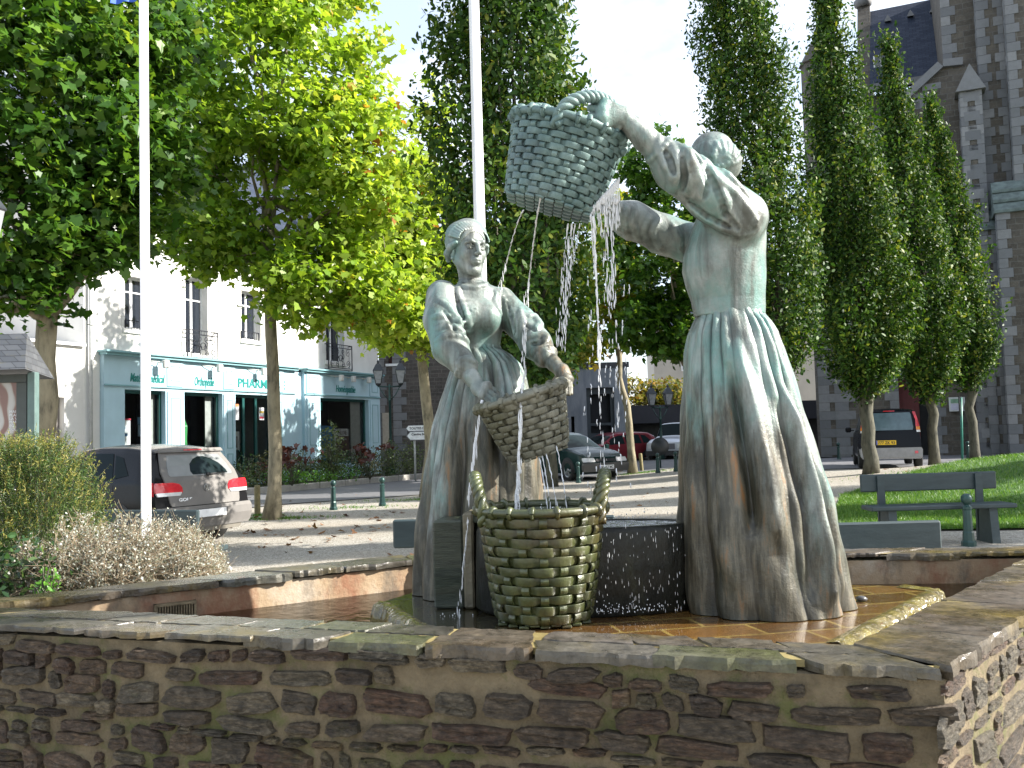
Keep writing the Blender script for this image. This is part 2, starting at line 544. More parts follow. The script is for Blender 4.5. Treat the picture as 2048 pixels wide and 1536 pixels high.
def m_slate(name='coping_slate'):
    n = N(name)
    c = n.ramp(n.attr(), [(0.0, (0.035, 0.031, 0.024)), (0.3, (0.07, 0.062, 0.045)), (0.55, (0.06, 0.040, 0.022)), (0.8, (0.095, 0.09, 0.083)), (1.0, (0.055, 0.06, 0.02))])
    c = n.mix(n.ramp(n.noise(5, 7, 0.7), [(0.4, 0.0), (0.7, 0.6)]), c, (0.11, 0.10, 0.085))
    c = n.mix(n.ramp(n.noise(2.0, 5, 0.6), [(0.48, 0.0), (0.62, 0.7)]), c, (0.13, 0.095, 0.02))
    c = n.mix(1.0, c, n.ramp(n.noise(24, 8, 0.75), [(0.35, 0.45), (0.5, 1.0), (0.66, 1.5)]), 'MULTIPLY')
    wet = n.noise(3.0, 5, 0.6)
    n.set(color=c, rough=n.ramp(wet, [(0.40, 0.10), (0.58, 0.42)]), spec=0.6)
    b = n.bump(n.noise(9, 7, 0.65), 0.4, 0.02)
    n.bump(n.noise(70, 5, 0.7), 0.35, 0.006, b)
    return n.m
def m_joint():
    n = N('golden_joint')
    n.set(color=n.ramp(n.noise(9, 6), [(0.3, (0.16, 0.12, 0.04)), (0.7, (0.32, 0.26, 0.11))]), rough=0.5)
    n.bump(n.noise(60, 5, 0.7), 0.5, 0.008)
    return n.m
def m_render():
    n = N('rust_stained_render')
    c = n.ramp(n.noise(3, 7, 0.65), [(0.3, (0.24, 0.155, 0.085)), (0.55, (0.36, 0.26, 0.16)), (0.75, (0.48, 0.42, 0.34))])
    c = n.mix(n.ramp(n.noise(2.2, 6, 0.7, n.coord((1, 1, 0.6))), [(0.5, 0.0), (0.62, 0.8)]), c, (0.22, 0.085, 0.04))
    c = n.mix(n.ramp(n.noise(5, 6, 0.75, n.coord((1, 1, 0.4))), [(0.52, 0.0), (0.68, 0.7)]), c, (0.08, 0.07, 0.055))
    n.set(color=c, rough=0.65); n.bump(n.noise(30, 7, 0.7), 0.5, 0.01)
    return n.m
M_STONE, M_MORTAR, M_SLATE, M_JOINT, M_REND = m_stone(), m_mortar(), m_slate(), m_joint(), m_render()

Z_COP, Z_PLAT, Z_WAT, Z_FLOOR = 0.85, 0.80, 0.695, 0.56
OUT = [Vector(p) for p in ((-2.75, 3.635, 0), (1.125, 2.435, 0), (3.00, 4.60, 0), (-0.62, 5.02, 0))]
INN = [Vector(p) for p in ((-2.33, 3.37 + .10, 0), (0.995, 2.70, 0), (2.60, 4.50, 0), (-0.56, 4.83, 0))]
# the inner front edge runs parallel to the outer one, 0.28 m behind it
INN[0] = Vector((-2.28, 3.78, 0))

basin = empty('fountain_basin', (0.2, 3.8, 0), 0, 'low stone walled fountain basin with wet slate coping round the washerwomen', 'fountain basin')
def local(o): o.parent = basin; o.matrix_parent_inverse = Matrix.Translation(-Vector(basin.location)); return o

def irregular_stone(mb, cx, cz, w, h, M, dep, tint):
    n_ = random.choice((6, 7, 8, 9, 10, 11))
    pts = []
    pw = random.uniform(0.3, 0.75)
    ph0 = random.uniform(0, 6.28)
    for k in range(n_):
        a = 2 * math.pi * (k + random.uniform(-.2, .2)) / n_ + ph0
        ca, sa = math.cos(a), math.sin(a)
        x = math.copysign(abs(ca) ** pw, ca); z = math.copysign(abs(sa) ** pw, sa)
        r = random.uniform(0.86, 1.08)
        pts.append((cx + x * w / 2 * r, cz + z * h / 2 * r))
    sk = random.uniform(-0.6, 0.6)
    pts = [(x, z + (x - cx) * sk * h / w * 0.6) for x, z in pts]
    # finer outline between the corners, broken layers across the face
    Q = []
    for k in range(n_):
        (x0, z0), (x1, z1) = pts[k], pts[(k + 1) % n_]
        for t in (0, .34, .67): Q.append((x0 + (x1 - x0) * t + random.gauss(0, .0016), z0 + (z1 - z0) * t + random.gauss(0, .0014)))
    m_ = len(Q)
    tl = random.uniform(-.09, .09); st = [random.uniform(-1, 1) * .0045 for _ in range(9)]
    def layer(x, z):
        q = (z - cz) / max(h, .02) + .5 + tl * (x - cx) / max(h, .02)
        return st[int(q * 7) % 9] + random.gauss(0, .0009)
    slx, slz = random.uniform(-.04, .04), random.uniform(-.10, .06)
    V = []; F = []
    rings = ((1.04, .006, 0), (1.0, -dep * .55, .3), (.965, -dep * .95, .8), (.85, -dep * 1.04, 1), (.68, -dep, 1), (.48, -dep, 1), (.26, -dep, 1))
    for s_, d, w_ in rings:
        for (x, z) in Q:
            X, Z_ = cx + (x - cx) * s_, cz + (z - cz) * s_
            V.append((X, d + w_ * (layer(X, Z_) + slx * (X - cx) + slz * (Z_ - cz)), Z_))
    V.append((cx, -dep + layer(cx, cz), cz))
    for i in range(len(rings) - 1):
        for k in range(m_):
            k2 = (k + 1) % m_
            F.append((i * m_ + k, i * m_ + k2, (i + 1) * m_ + k2, (i + 1) * m_ + k))
    for k in range(m_):
        F.append(((len(rings) - 1) * m_ + k, (len(rings) - 1) * m_ + (k + 1) % m_, len(V) - 1))
    mb.add(V, F, M, tint)

def stone_face(p0, p1, z0, z1, seed, scale=1.0, dk=1.0):
    random.seed(seed)
    L = (p1 - p0).length
    M = frame(p0, p1 - p0)
    mb = MB()
    z = z0
    while z < z1 - 0.02:
        hrow = min(random.choice((0.045, 0.085, 0.115, 0.13, 0.07)) * scale, z1 - z)
        x = random.uniform(-.1, 0)
        while x < L:
            w = random.choice((0.10, 0.15, 0.22, 0.28, 0.36, 0.20)) * scale * random.uniform(0.85, 1.15)
            w = min(w, max(hrow * 4.2, 0.10))
            if x + w / 2 > L - 0.01:
                break
            dz = 0.02 * math.sin(x * 3.1 + z * 9) + random.uniform(-.006, .006)
            if hrow > 0.095 and random.random() < 0.38:
                irregular_stone(mb, x + w / 2, z + hrow * 0.27 + dz, w - .02, hrow * 0.46, M, dk * random.uniform(.010, .024), random.random())
                irregular_stone(mb, x + w / 2, z + hrow * 0.73 + dz, w * random.uniform(.6, .95) - .01, hrow * 0.40, M, dk * random.uniform(.010, .024), random.random())
            elif random.random() < 0.95:
                irregular_stone(mb, x + w / 2, z + hrow / 2 + dz, w - random.uniform(.006, .022), hrow - random.uniform(.006, .018), M, dk * random.uniform(.012, .030), random.random())
            x += w
        z += hrow
    return mb
# mortar core of each wall, stones proud of its face, inner render
def off(i):  return (i + 1) % 4
core = MB()
Zc = Z_COP - 0.036
for i in range(4):
    a, b, c, d = OUT[i], OUT[off(i)], INN[off(i)], INN[i]
    for p, q, z_ in (((a), (b), 0),):
        pass
    nseg = 24
    # outer face (slightly uneven)
    V = []; F = []
    for k in range(nseg + 1):
        p = a.lerp(b, k / nseg)
        for j, zz in enumerate(np.linspace(-0.05, Zc, 10)):
            V.append((p.x, p.y, zz))
    for k in range(nseg):
        for j in range(9):
            F.append((k * 10 + j, (k + 1) * 10 + j, (k + 1) * 10 + j + 1, k * 10 + j + 1))
    core.add(V, F)
    V = [(*a.xy, Zc), (*b.xy, Zc), (*c.xy, Zc), (*d.xy, Zc)]
    core.add(V, [(0, 1, 2, 3)])
local(core.build('mortar_core', M_MORTAR, recalc=False))
for i, (s0, nm) in enumerate(((11, 'front'), (12, 'right'), (13, 'far'), (14, 'left'))):
    if i in (0, 1):
        local(stone_face(OUT[i], OUT[off(i)], 0.32 if i == 0 else 0.25, Zc - 0.004, s0, .74 if i == 0 else .9, 1.0 if i == 0 else .45).build('stone_facing', M_STONE, recalc=True))
inner = MB()
for i in range(4):
    c, d = INN[i], INN[off(i)]
    inner.add([(*c.xy, Z_FLOOR - .02), (*d.xy, Z_FLOOR - .02), (*d.xy, Zc), (*c.xy, Zc)], [(0, 1, 2, 3)])
local(inner.build('inner_wall', M_REND, recalc=False))

def slabs(i, seed, rows, ln, over_in=0.0, over_out=0.022, th=0.030, tone=None):
    "coping flags on wall i"
    random.seed(seed)
    a, b, c, d = OUT[i], OUT[off(i)], INN[off(i)], INN[i]
    nrm_o = (a - d) - (b - a).normalized() * (a - d).dot((b - a).normalized()); nrm_o.normalize()
    a2, b2 = a + nrm_o * over_out, b + nrm_o * over_out
    c2, d2 = c - nrm_o * over_in, d - nrm_o * over_in
    mb = MB()
    L = (b - a).length
    for r in range(rows):
        v0, v1 = r / rows, (r + 1) / rows
        u = 0.0
        vj = random.uniform(-.04, .04)
        while u < 1 - 1e-6:
            w = random.uniform(0.7, 1.35) * ln / L
            u1 = 1.0 if u + w > 1 - ln * 0.5 / L else u + w
            gap = 0.007 / L
            q = []
            g = 0.007
            pts = []
            nn_ = 12
            for k in range(nn_ + 1): pts.append((u + gap + (u1 - u - 2 * gap) * k / nn_, v0 + (0.02 if r else 0)))
            for k in range(1, 3): pts.append((u1 - gap, v0 + (v1 - v0) * k / 3))
            for k in range(nn_ + 1): pts.append((u1 - gap - (u1 - u - 2 * gap) * k / nn_, v1 - (0.02 if r < rows - 1 else 0)))
            for k in range(1, 3): pts.append((u + gap, v1 - (v1 - v0) * k / 3))
            skew = random.uniform(-.03, .03)
            P2 = []
            for (uu, vv) in pts:
                uu = min(max(uu, 0), 1)
                if 0.02 < uu < 0.98: uu += skew * (vv - 0.5) * 0.6
                e0 = a2.lerp(b2, uu); e1 = d2.lerp(c2, uu)
                p = e0.lerp(e1, vv)
                jt = (0.014 if vv < .05 and r == 0 else .008) if 0.01 < uu < 0.99 else 0.001
                P2.append((p.x + random.uniform(-jt, jt), p.y + random.uniform(-jt, jt)))
            n2 = len(P2)
            cx = sum(p[0] for p in P2) / n2; cy = sum(p[1] for p in P2) / n2
            top = Z_COP + random.uniform(-.003, .003); bot = top - th * random.uniform(0.6, 1.35)
            V = [(cx + (p[0] - cx) * .995, cy + (p[1] - cy) * .995, bot + random.uniform(-.004, .004)) for p in P2]
            V += [(p[0], p[1], bot + (top - bot) * random.uniform(.45, .75)) for p in P2]
            V += [(cx + (p[0] - cx) * .985, cy + (p[1] - cy) * .97, top) for p in P2]
            F = [tuple(2 * n2 + k for k in range(n2))]
            for rr in (0, 1):
                F += [(rr * n2 + k, rr * n2 + (k + 1) % n2, (rr + 1) * n2 + (k + 1) % n2, (rr + 1) * n2 + k) for k in range(n2)]
            mb.add(V, F, None, random.random() if tone is None else random.uniform(*tone))
            u = u1
    jn = MB()
    zt = Z_COP - 0.005
    e = 0.012
    e = .05
    jn.add([(*(a2 - nrm_o * e).xy, zt), (*(b2 - nrm_o * e).xy, zt), (*(c2 + nrm_o * e * .3).xy, zt), (*(d2 + nrm_o * e * .3).xy, zt),
            (*(a2 - nrm_o * e).xy, zt - .02), (*(b2 - nrm_o * e).xy, zt - .02)], [(0, 1, 2, 3), (0, 4, 5, 1)])
    return mb, jn
for i, (sd, rows, ln, tone) in enumerate(((21, 2, 0.34, None), (22, 1, 0.5, (0.2, 0.85)), (23, 1, 0.36, None), (24, 1, 0.4, None))):
    mb, jn = slabs(i, sd, rows, ln, over_in=0.012 if i != 3 else 0.02, tone=tone)
    o = local(mb.build('coping', M_SLATE))
    j = jn.build('joint', M_JOINT, recalc=False); j.parent = o

# basin floor, water, paved platform
n = N('basin_floor')
n.set(color=n.ramp(n.noise(3, 6, 0.6), [(0.3, (0.10, 0.065, 0.02)), (0.55, (0.26, 0.18, 0.06)), (0.75, (0.45, 0.34, 0.12))]), rough=0.6)
M_FLOOR = n.m
fl_ = MB(); fl_.add([(*p.xy, Z_FLOOR) for p in INN], [(0, 1, 2, 3)])
local(fl_.build('basin_floor', M_FLOOR, recalc=False))

def m_water(name, tint=(0.93, 0.9, 0.8), scale=14, st=0.25):
    n = N(name)
    n.t.nodes.remove(n.b)
    gl = n.new('ShaderNodeBsdfGlossy'); gl.inputs['Roughness'].default_value = 0.03
    tr = n.new('ShaderNodeBsdfTransparent'); tr.inputs['Color'].default_value = tuple(tint) + (1,)
    fr = n.new('ShaderNodeFresnel'); fr.inputs['IOR'].default_value = 1.36
    bp = n.new('ShaderNodeBump'); bp.inputs['Strength'].default_value = st; bp.inputs['Distance'].default_value = 0.03
    n.L(n.noise(scale, 4, 0.55, n.coord((1, 1, 1)), 0.6), bp.inputs['Height'])
    n.L(bp.outputs[0], gl.inputs['Normal']); n.L(bp.outputs[0], fr.inputs['Normal'])
    m = n.new('ShaderNodeMixShader')
    n.L(fr.outputs[0], m.inputs[0]); n.L(tr.outputs[0], m.inputs[1]); n.L(gl.outputs[0], m.inputs[2])
    n.L(m.outputs[0], n.out.inputs[0])
    return n.m
M_WATER = m_water('water_surface', (0.80, 0.72, 0.5))
w_ = MB(); w_.add([(*p.xy, Z_WAT) for p in INN], [(0, 1, 2, 3)])
tag(w_.build('water', M_WATER, recalc=False), kind='structure')

PLAT = [(-0.60, 3.86), (-0.40, 3.40), (-0.30, 3.20), (0.93, 2.80), (1.03, 2.92), (1.77, 3.80), (1.66, 3.93), (0.2, 4.40), (-0.35, 4.35)]
def m_plat():
    n = N('wet_golden_paving')
    b = n.new('ShaderNodeTexBrick')
    b.inputs['Scale'].default_value = 1.0; b.inputs['Brick Width'].default_value = 0.30; b.inputs['Row Height'].default_value = 0.17
    b.inputs['Mortar Size'].default_value = 0.009; b.inputs['Mortar Smooth'].default_value = 0.5
    b.inputs['Color1'].default_value = (0.09, 0.043, 0.012, 1); b.inputs['Color2'].default_value = (0.17, 0.085, 0.024, 1); b.inputs['Mortar'].default_value = (0.30, 0.21, 0.06, 1)
    mp_ = n.coord((1, 1, 1), 'Object', (0, 0, R(-12)))
    ns = n.new('ShaderNodeTexNoise'); ns.inputs['Scale'].default_value = 2.0
    n.L(mp_, ns.inputs['Vector'])
    ad = n.new('ShaderNodeMixRGB'); ad.blend_type = 'ADD'; ad.inputs[0].default_value = 0.06
    n.L(mp_, ad.inputs[1]); n.L(ns.outputs['Color'], ad.inputs[2]); n.L(ad.outputs[0], b.inputs['Vector'])
    c = n.mix(n.ramp(n.noise(6, 6, 0.7), [(0.45, 0.0), (0.7, 0.65)]), b.outputs['Color'], (0.05, 0.03, 0.01))
    c = n.mix(n.ramp(n.noise(2.4, 5, 0.7), [(0.52, 0.0), (0.66, 0.6)]), c, (0.22, 0.13, 0.03))
    # near-black behind the basket and to the left, golden towards the rim
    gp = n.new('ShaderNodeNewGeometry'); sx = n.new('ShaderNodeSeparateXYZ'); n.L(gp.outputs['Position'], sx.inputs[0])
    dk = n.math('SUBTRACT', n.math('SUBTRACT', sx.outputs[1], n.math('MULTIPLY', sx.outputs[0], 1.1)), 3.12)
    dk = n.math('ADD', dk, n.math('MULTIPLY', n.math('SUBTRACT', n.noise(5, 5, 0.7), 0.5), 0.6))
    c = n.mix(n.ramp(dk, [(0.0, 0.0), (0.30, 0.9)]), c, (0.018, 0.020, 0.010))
    n.set(color=c, rough=n.ramp(n.noise(6, 4), [(0.35, 0.12), (0.7, 0.34)]), coat=0.8, coatr=0.06)
    p = n.bump(b.outputs['Fac'], -0.3, 0.01)
    p = n.bump(n.noise(16, 4, 0.6), 0.3, 0.02, p); n.bump(n.noise(75, 4, 0.7), 0.35, 0.006, p)
    return n.m
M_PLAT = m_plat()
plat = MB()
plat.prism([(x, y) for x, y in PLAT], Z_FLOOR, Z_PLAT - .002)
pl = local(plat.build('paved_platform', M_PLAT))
# golden moss lip where the water runs over the platform edge
n = N('wet_moss')
n.set(color=n.ramp(n.noise(14, 6, 0.7), [(0.3, (0.05, 0.035, 0.008)), (0.5, (0.15, 0.115, 0.022)), (0.72, (0.30, 0.25, 0.06))]), rough=0.16, coat=0.7, coatr=0.05)
n.bump(n.noise(34, 5, 0.7, n.coord((1, 1, 0.5))), 0.8, 0.03)
M_WMOSS = n.m
def lip(p0, p1, seed):
    random.seed(seed)
    p0, p1 = Vector((*p0, 0)), Vector((*p1, 0)); d = (p1 - p0); L = d.length; d.normalize(); nr = Vector((d.y, -d.x, 0))
    V = []; K = int(L / 0.012)
    prof = [(-0.05, Z_PLAT + .001), (-.012, Z_PLAT + .007), (.012, Z_PLAT - .006), (.024, Z_PLAT - .05), (.03, Z_PLAT - .12), (0.02, Z_FLOOR)]
    rr = [random.uniform(-1, 1) for _ in range(K + 1)]
    for k in range(K + 1):
        w = 0.5 * rr[k] + 0.5 * rr[max(k - 1, 0)]
        p = p0 + d * (L * k / K)
        for j, (o_, z_) in enumerate(prof):
            q = p + nr * (o_ + (0.012 * w + 0.008 * math.sin(k * 0.31)) * (j > 1))
            V.append((q.x, q.y, z_ + (0.005 * w if j == 1 else 0)))
    n_ = len(prof)
    F = [(k * n_ + j, (k + 1) * n_ + j, (k + 1) * n_ + j + 1, k * n_ + j + 1) for k in range(K) for j in range(n_ - 1)]
    mb = MB(); mb.add(V, F, None, 0.5, True)
    return mb
for q, (a, b) in enumerate((((1.03, 2.92), (1.77, 3.80)), ((1.77, 3.80), (1.66, 3.93)), ((-0.60, 3.86), (-0.40, 3.40)))):
    if q == 2: a, b = (-0.60, 3.86), (-0.38, 3.36)
    o = lip(a, b, 40 + q).build('overflow_lip', M_WMOSS); o.parent = pl
# overflow grate in the left inner wall
gm = simple('grate_iron', (0.20, 0.16, 0.10), 0.5, 0.6, 0.4, 20, 0.4)
g0 = INN[3].lerp(INN[0], 0.0)
Md = frame(INN[0], INN[3] - INN[0])
Gp = None
ln_ = (INN[3] - INN[0]).length
for k in range(200):                      # where column 345 meets the inner left wall
    p = INN[0].lerp(INN[3], k / 200)
    if p.x / p.y > (345 - 1024) / FPX * 1.0:
        Gp = k / 200 * ln_; break
gb = MB()
gz0, gz1 = Z_WAT + 0.0, Z_WAT + 0.075
for k in range(15):
    gb.box((Gp - .085 + k * .0118, -.022, gz0), (Gp - .085 + k * .0118 + .005, -.006, gz1 - .012), Md)
gb.box((Gp - .095, -.026, gz1 - .014), (Gp + .09, -.003, gz1), Md); gb.box((Gp - .095, -.026, gz0 - .01), (Gp + .09, -.003, gz0), Md)
gb.box((Gp - .095, -.024, gz0), (Gp - .085, -.003, gz1), Md); gb.box((Gp + .08, -.024, gz0), (Gp + .09, -.003, gz1), Md)
gb.box((Gp - .085, -.0035, gz0), (Gp + .08, -.001, gz1), Md, 0.0)
local(gb.build('overflow_grate', gm))
# ------------------------------------------------------------------ buildings
def plane_px(M, px, py):
    "local (u, z) on the XZ plane of frame M that the pixel sees"
    d = ray(px, py); o = Vector((0, 0, CAMZ))
    Mi = M.inverted()
    ol = Mi @ o; dl = Mi.to_3x3() @ d
    t = -ol.y / dl.y
    p = ol + dl * t
    return p.x, p.z
def wall_holes(mb, M, u0, u1, z0, z1, holes, rev=0.25, y=0.0, tint=0.5):
    "wall sheet at local y with rectangular openings (ua,ub,za,zb) and reveals of depth rev"
    us = sorted({u0, u1, *[h[0] for h in holes], *[h[1] for h in holes]})
    zs = sorted({z0, z1, *[h[2] for h in holes], *[h[3] for h in holes]})
    us = [u for u in us if u0 <= u <= u1]; zs = [z for z in zs if z0 <= z <= z1]
    for a, b in zip(us, us[1:]):
        for c, d in zip(zs, zs[1:]):
            mu, mz = (a + b) / 2, (c + d) / 2
            if any(h[0] < mu < h[1] and h[2] < mz < h[3] for h in holes): continue
            mb.quad((a, y, c), (b, y, c), (b, y, d), (a, y, d), tint, M)
    for a, b, c, d in holes:
        e = y + rev
        mb.quad((a, y, c), (a, e, c), (a, e, d), (a, y, d), tint, M)
        mb.quad((b, e, c), (b, y, c), (b, y, d), (b, e, d), tint, M)
        mb.quad((a, e, d), (b, e, d), (b, y, d), (a, y, d), tint, M)
        mb.quad((a, y, c), (b, y, c), (b, e, c), (a, e, c), tint, M)

def m_plaster(name, c, joint=True, grime=0.4):
    n = N(name)
    base = n.ramp(n.noise(1.3, 6, 0.65), [(0.3, [x * 0.86 for x in c]), (0.7, c)])
    base = n.mix(n.ramp(n.noise(0.9, 6, 0.7, n.coord((1, 1, 0.35))), [(0.55, 0.0), (0.8, grime)]), base, [x * 0.55 for x in c])
    n.set(color=base, rough=0.85)
    n.bump(n.noise(25, 6, 0.7), 0.2, 0.01)
    return n.m
M_WHITE = m_plaster('white_painted_stone', (0.74, 0.73, 0.70))
M_BLUE = m_plaster('pale_blue_paint', (0.44, 0.62, 0.70), grime=0.1)
M_TEAL = simple('teal_moulding', (0.20, 0.37, 0.40), 0.5, 0, 0.08)
M_DGREEN = simple('dark_green_paint', (0.012, 0.075, 0.07), 0.35, 0, 0.1)
M_DARK = simple('dark_interior', (0.012, 0.014, 0.018), 0.7)
M_GREYP = simple('grey_panel', (0.40, 0.41, 0.40), 0.7)
M_FRAME = simple('white_window_frame', (0.78, 0.79, 0.80), 0.4)
M_IRON = simple('wrought_iron', (0.02, 0.022, 0.03), 0.45, 0.4)
M_SLATER = None
def m_roof():
    n = N('roof_slate')
    b = n.new('ShaderNodeTexBrick'); b.inputs['Scale'].default_value = 1.0
    b.inputs['Brick Width'].default_value = 0.28; b.inputs['Row Height'].default_value = 0.16; b.inputs['Mortar Size'].default_value = 0.006
    b.inputs['Color1'].default_value = (0.022, 0.032, 0.055, 1); b.inputs['Color2'].default_value = (0.042, 0.052, 0.08, 1); b.inputs['Mortar'].default_value = (0.01, 0.012, 0.02, 1)
    n.L(n.coord((1, 1, 1), 'UV'), b.inputs['Vector'])
    n.set(color=b.outputs['Color'], rough=0.75, spec=.2); n.bump(b.outputs['Fac'], -0.4, 0.02)
    return n.m
def m_glass(name='window_glass', c=(0.02, 0.025, 0.035)):
    n = N(name); n.set(color=c, rough=0.06, spec=0.7, coat=0.3)
    n.bump(n.noise(1.5, 2), 0.03, 0.02)
    return n.m
M_GLASS = m_glass()
def m_pane():
    "clear shop window: sees through, reflects a little"
    n = N('shop_glass'); n.t.nodes.remove(n.b)
    gl = n.new('ShaderNodeBsdfGlossy'); gl.inputs['Roughness'].default_value = 0.02
    tr = n.new('ShaderNodeBsdfTransparent'); tr.inputs['Color'].default_value = (0.82, 0.86, 0.86, 1)
    fr = n.new('ShaderNodeFresnel'); fr.inputs['IOR'].default_value = 1.5
    m = n.new('ShaderNodeMixShader')
    n.L(fr.outputs[0], m.inputs[0]); n.L(tr.outputs[0], m.inputs[1]); n.L(gl.outputs[0], m.inputs[2]); n.L(m.outputs[0], n.out.inputs[0])
    return n.m
M_PANE = m_pane()
def roof_sheet(name, a, b, c, d, mat, parent, th=0.12):
    "a,b eave corners, c,d ridge corners (d above a); UV in metres; with thickness"
    a, b, c, d = map(Vector, (a, b, c, d))
    nrm = (b - a).cross(d - a).normalized()
    V = [a, b, c, d] + [p - nrm * th for p in (a, b, c, d)]
    F = [(0, 1, 2, 3), (7, 6, 5, 4), (0, 4, 5, 1), (1, 5, 6, 2), (2, 6, 7, 3), (3, 7, 4, 0)]
    me = bpy.data.meshes.new(name); me.from_pydata([tuple(v) for v in V], [], F); me.update()
    uv = me.uv_layers.new(name='UVMap'); ex = (b - a).normalized(); ey = nrm.cross(ex)
    for l in me.loops:
        p = Vector(V[l.vertex_index]) - a
        uv.data[l.index].uv = (p.dot(ex), p.dot(ey))
    return link(name, me, mat, parent)
M_ROOF = m_roof()

def french_window(parent, M, h, y, name='window', split=0.28):
    "pane with white frames in opening h=(ua,ub,za,zb)"
    a, b, c, d = h
    f = MB(); w = 0.055
    for (p, q, r, s) in ((a, a + w, c, d), (b - w, b, c, d), (a + w, b - w, d - w, d), (a + w, b - w, c, c + w * 1.2),
                         ((a + b) / 2 - w * .7, (a + b) / 2 + w * .7, c + w * 1.2, d - w)):
        f.box((p, y, r), (q, y + .05, s), M)
    zz = d - (d - c) * split
    f.box((a + w, y + .01, zz - .02), ((a + b) / 2 - w * .7, y + .045, zz + .02), M)
    f.box(((a + b) / 2 + w * .7, y + .01, zz - .02), (b - w, y + .045, zz + .02), M)
    o = f.build(name, M_FRAME, parent)
    g = MB(); g.quad((a + w, y + .03, c + w), (b - w, y + .03, c + w), (b - w, y + .03, d - w), (a + w, y + .03, d - w), 0.5, M)
    g.build('pane', M_GLASS, o, recalc=False)
    return o

# --- pharmacy
vp = ray(1812, 846); XD = Vector((vp.x, vp.y, 0)).normalized()
d0 = ray(242, 889); PO = Vector((d0.x / d0.y * 23.4, 23.4, 0))
MP = frame(PO, XD)
def U(px, py=860): return plane_px(MP, px, py)[0]
def ZP(px, py): return plane_px(MP, px, py)[1]
def RECT(px0, py0, px1, py1):
    "opening given by its top left corner and bottom right corner"
    return (U(px0, py0), U(px1, py0), ZP(px0, py1), ZP(px0, py0))
ph = empty('pharmacy_building', PO, 0, 'white two storey stone house with pale blue pharmacy shopfront and iron balconies', 'pharmacy')
ph.matrix_world
def pch(o, root=None):
    root = root or ph
    o.parent = root; o.matrix_parent_inverse = Matrix.Translation(-Vector(root.location)); return o
uL, uR = U(168, 700), U(757, 760)
z_eave = ZP(340, 448)
zc = ZP(297, 709)                       # top of the shopfront cornice
zo = ZP(242, 779)                       # head of the shop openings
wins = []
for a, top, b, bot in ((249, 550, 296, 656), (370, 552, 414, 707), (482, 580, 520, 678), (650, 592, 686, 722)):
    wins.append((U(a, top), U(b, top), ZP(a, bot), ZP(a, top)))
m = MB()
wall_holes(m, MP, uL, uR, zc - .05, z_eave, wins, 0.28)
m.quad((uL, 0, 0), (U(200), 0, 0), (U(200), 0, zc - .05), (uL, 0, zc - .05), .5, MP)
m.quad((uL, 0, z_eave), (uL, 0, 0), (uL, 9, 0), (uL, 9, z_eave), .5, MP)
m.quad((uR, 0, 0), (uR, 0, z_eave), (uR, 9, z_eave), (uR, 9, 0), .5, MP)
m.quad((uR, 9, 0), (uR, 9, z_eave), (uL, 9, z_eave), (uL, 9, 0), .5, MP)
for zz, hh in ((z_eave - .16, .16),): m.box((uL - .1, -.14, zz), (uR + .1, 0.003, zz + hh), MP)
pch(m.build('wall', M_WHITE, recalc=False))
# block joints and lintels proud of the painted wall
random.seed(5)
for h in wins:
    m = MB()
    a, b, c, d = h
    m.box((a - .20, -.012, d), (b + .20, -.001, d + .28), MP)
    z = c
    k = 0
    while z < d - .12:
        hh = min(.30, d - z)
        w = .20 if k % 2 else .10
        m.box((a - w, -.011, z + .006), (a - .002, -.001, z + hh - .006), MP)
        m.box((b + .002, -.011, z + .006), (b + w, -.001, z + hh - .006), MP)
        z += .30; k += 1
    m.box((a - .08, -.06, c - .12), (b + .08, -.002, c - .003), MP)
    pch(m.build('stone_surround', M_WHITE))
for h in wins:
    pch(french_window(None, MP, h, .2))
# roof
rs = roof_sheet('roof', MP @ Vector((uL - .3, -.35, z_eave - .02)), MP @ Vector((uR + .3, -.35, z_eave - .02)), MP @ Vector((uR + .3, 4.6, z_eave + 4.6)), MP @ Vector((uL - .3, 4.6, z_eave + 4.6)), M_ROOF, None)
pch(rs)
pch(roof_sheet('roof', MP @ Vector((uR + .3, 9.35, z_eave - .02)), MP @ Vector((uL - .3, 9.35, z_eave - .02)), MP @ Vector((uL - .3, 4.6, z_eave + 4.6)), MP @ Vector((uR + .3, 4.6, z_eave + 4.6)), M_ROOF, None))
for uu in (uR, uL):
    m = MB(); m.add([(uu, 0, z_eave), (uu, 9, z_eave), (uu, 4.6, z_eave + 4.4)], [(0, 1, 2) if uu == uR else (0, 2, 1)], MP)
    pch(m.build('gable', M_WHITE, recalc=False))
# shop openings and front
shop = [(U(242, 779), U(324, 779), ZP(242, 905), zo), (U(361.5, 784), U(438, 784), ZP(361, 903), zo),
        (U(464, 788), U(541, 788), 0.30, zo), (U(634, 798), U(731, 798), ZP(634, 930), zo)]
FY = -.13
sec = [(U(200, 711), U(583, 734)), (U(602, 734), U(753, 749))]
m = MB()
for s0, s1 in sec:
    hs = [h for h in shop if s0 < h[0] < s1]
    wall_holes(m, MP, s0, s1, 0.0, zc - .12, hs, 0.30, FY)
    m.quad((s0, 0, 0), (s0, FY, 0), (s0, FY, zc), (s0, 0, zc), .5, MP)
    m.quad((s1, FY, 0), (s1, 0, 0), (s1, 0, zc), (s1, FY, zc), .5, MP)
m.quad((sec[0][1], -.02, 0), (sec[1][0], -.02, 0), (sec[1][0], -.02, zc - .14), (sec[0][1], -.02, zc - .14), .5, MP)
sf = pch(m.build('shopfront', M_BLUE, recalc=False))
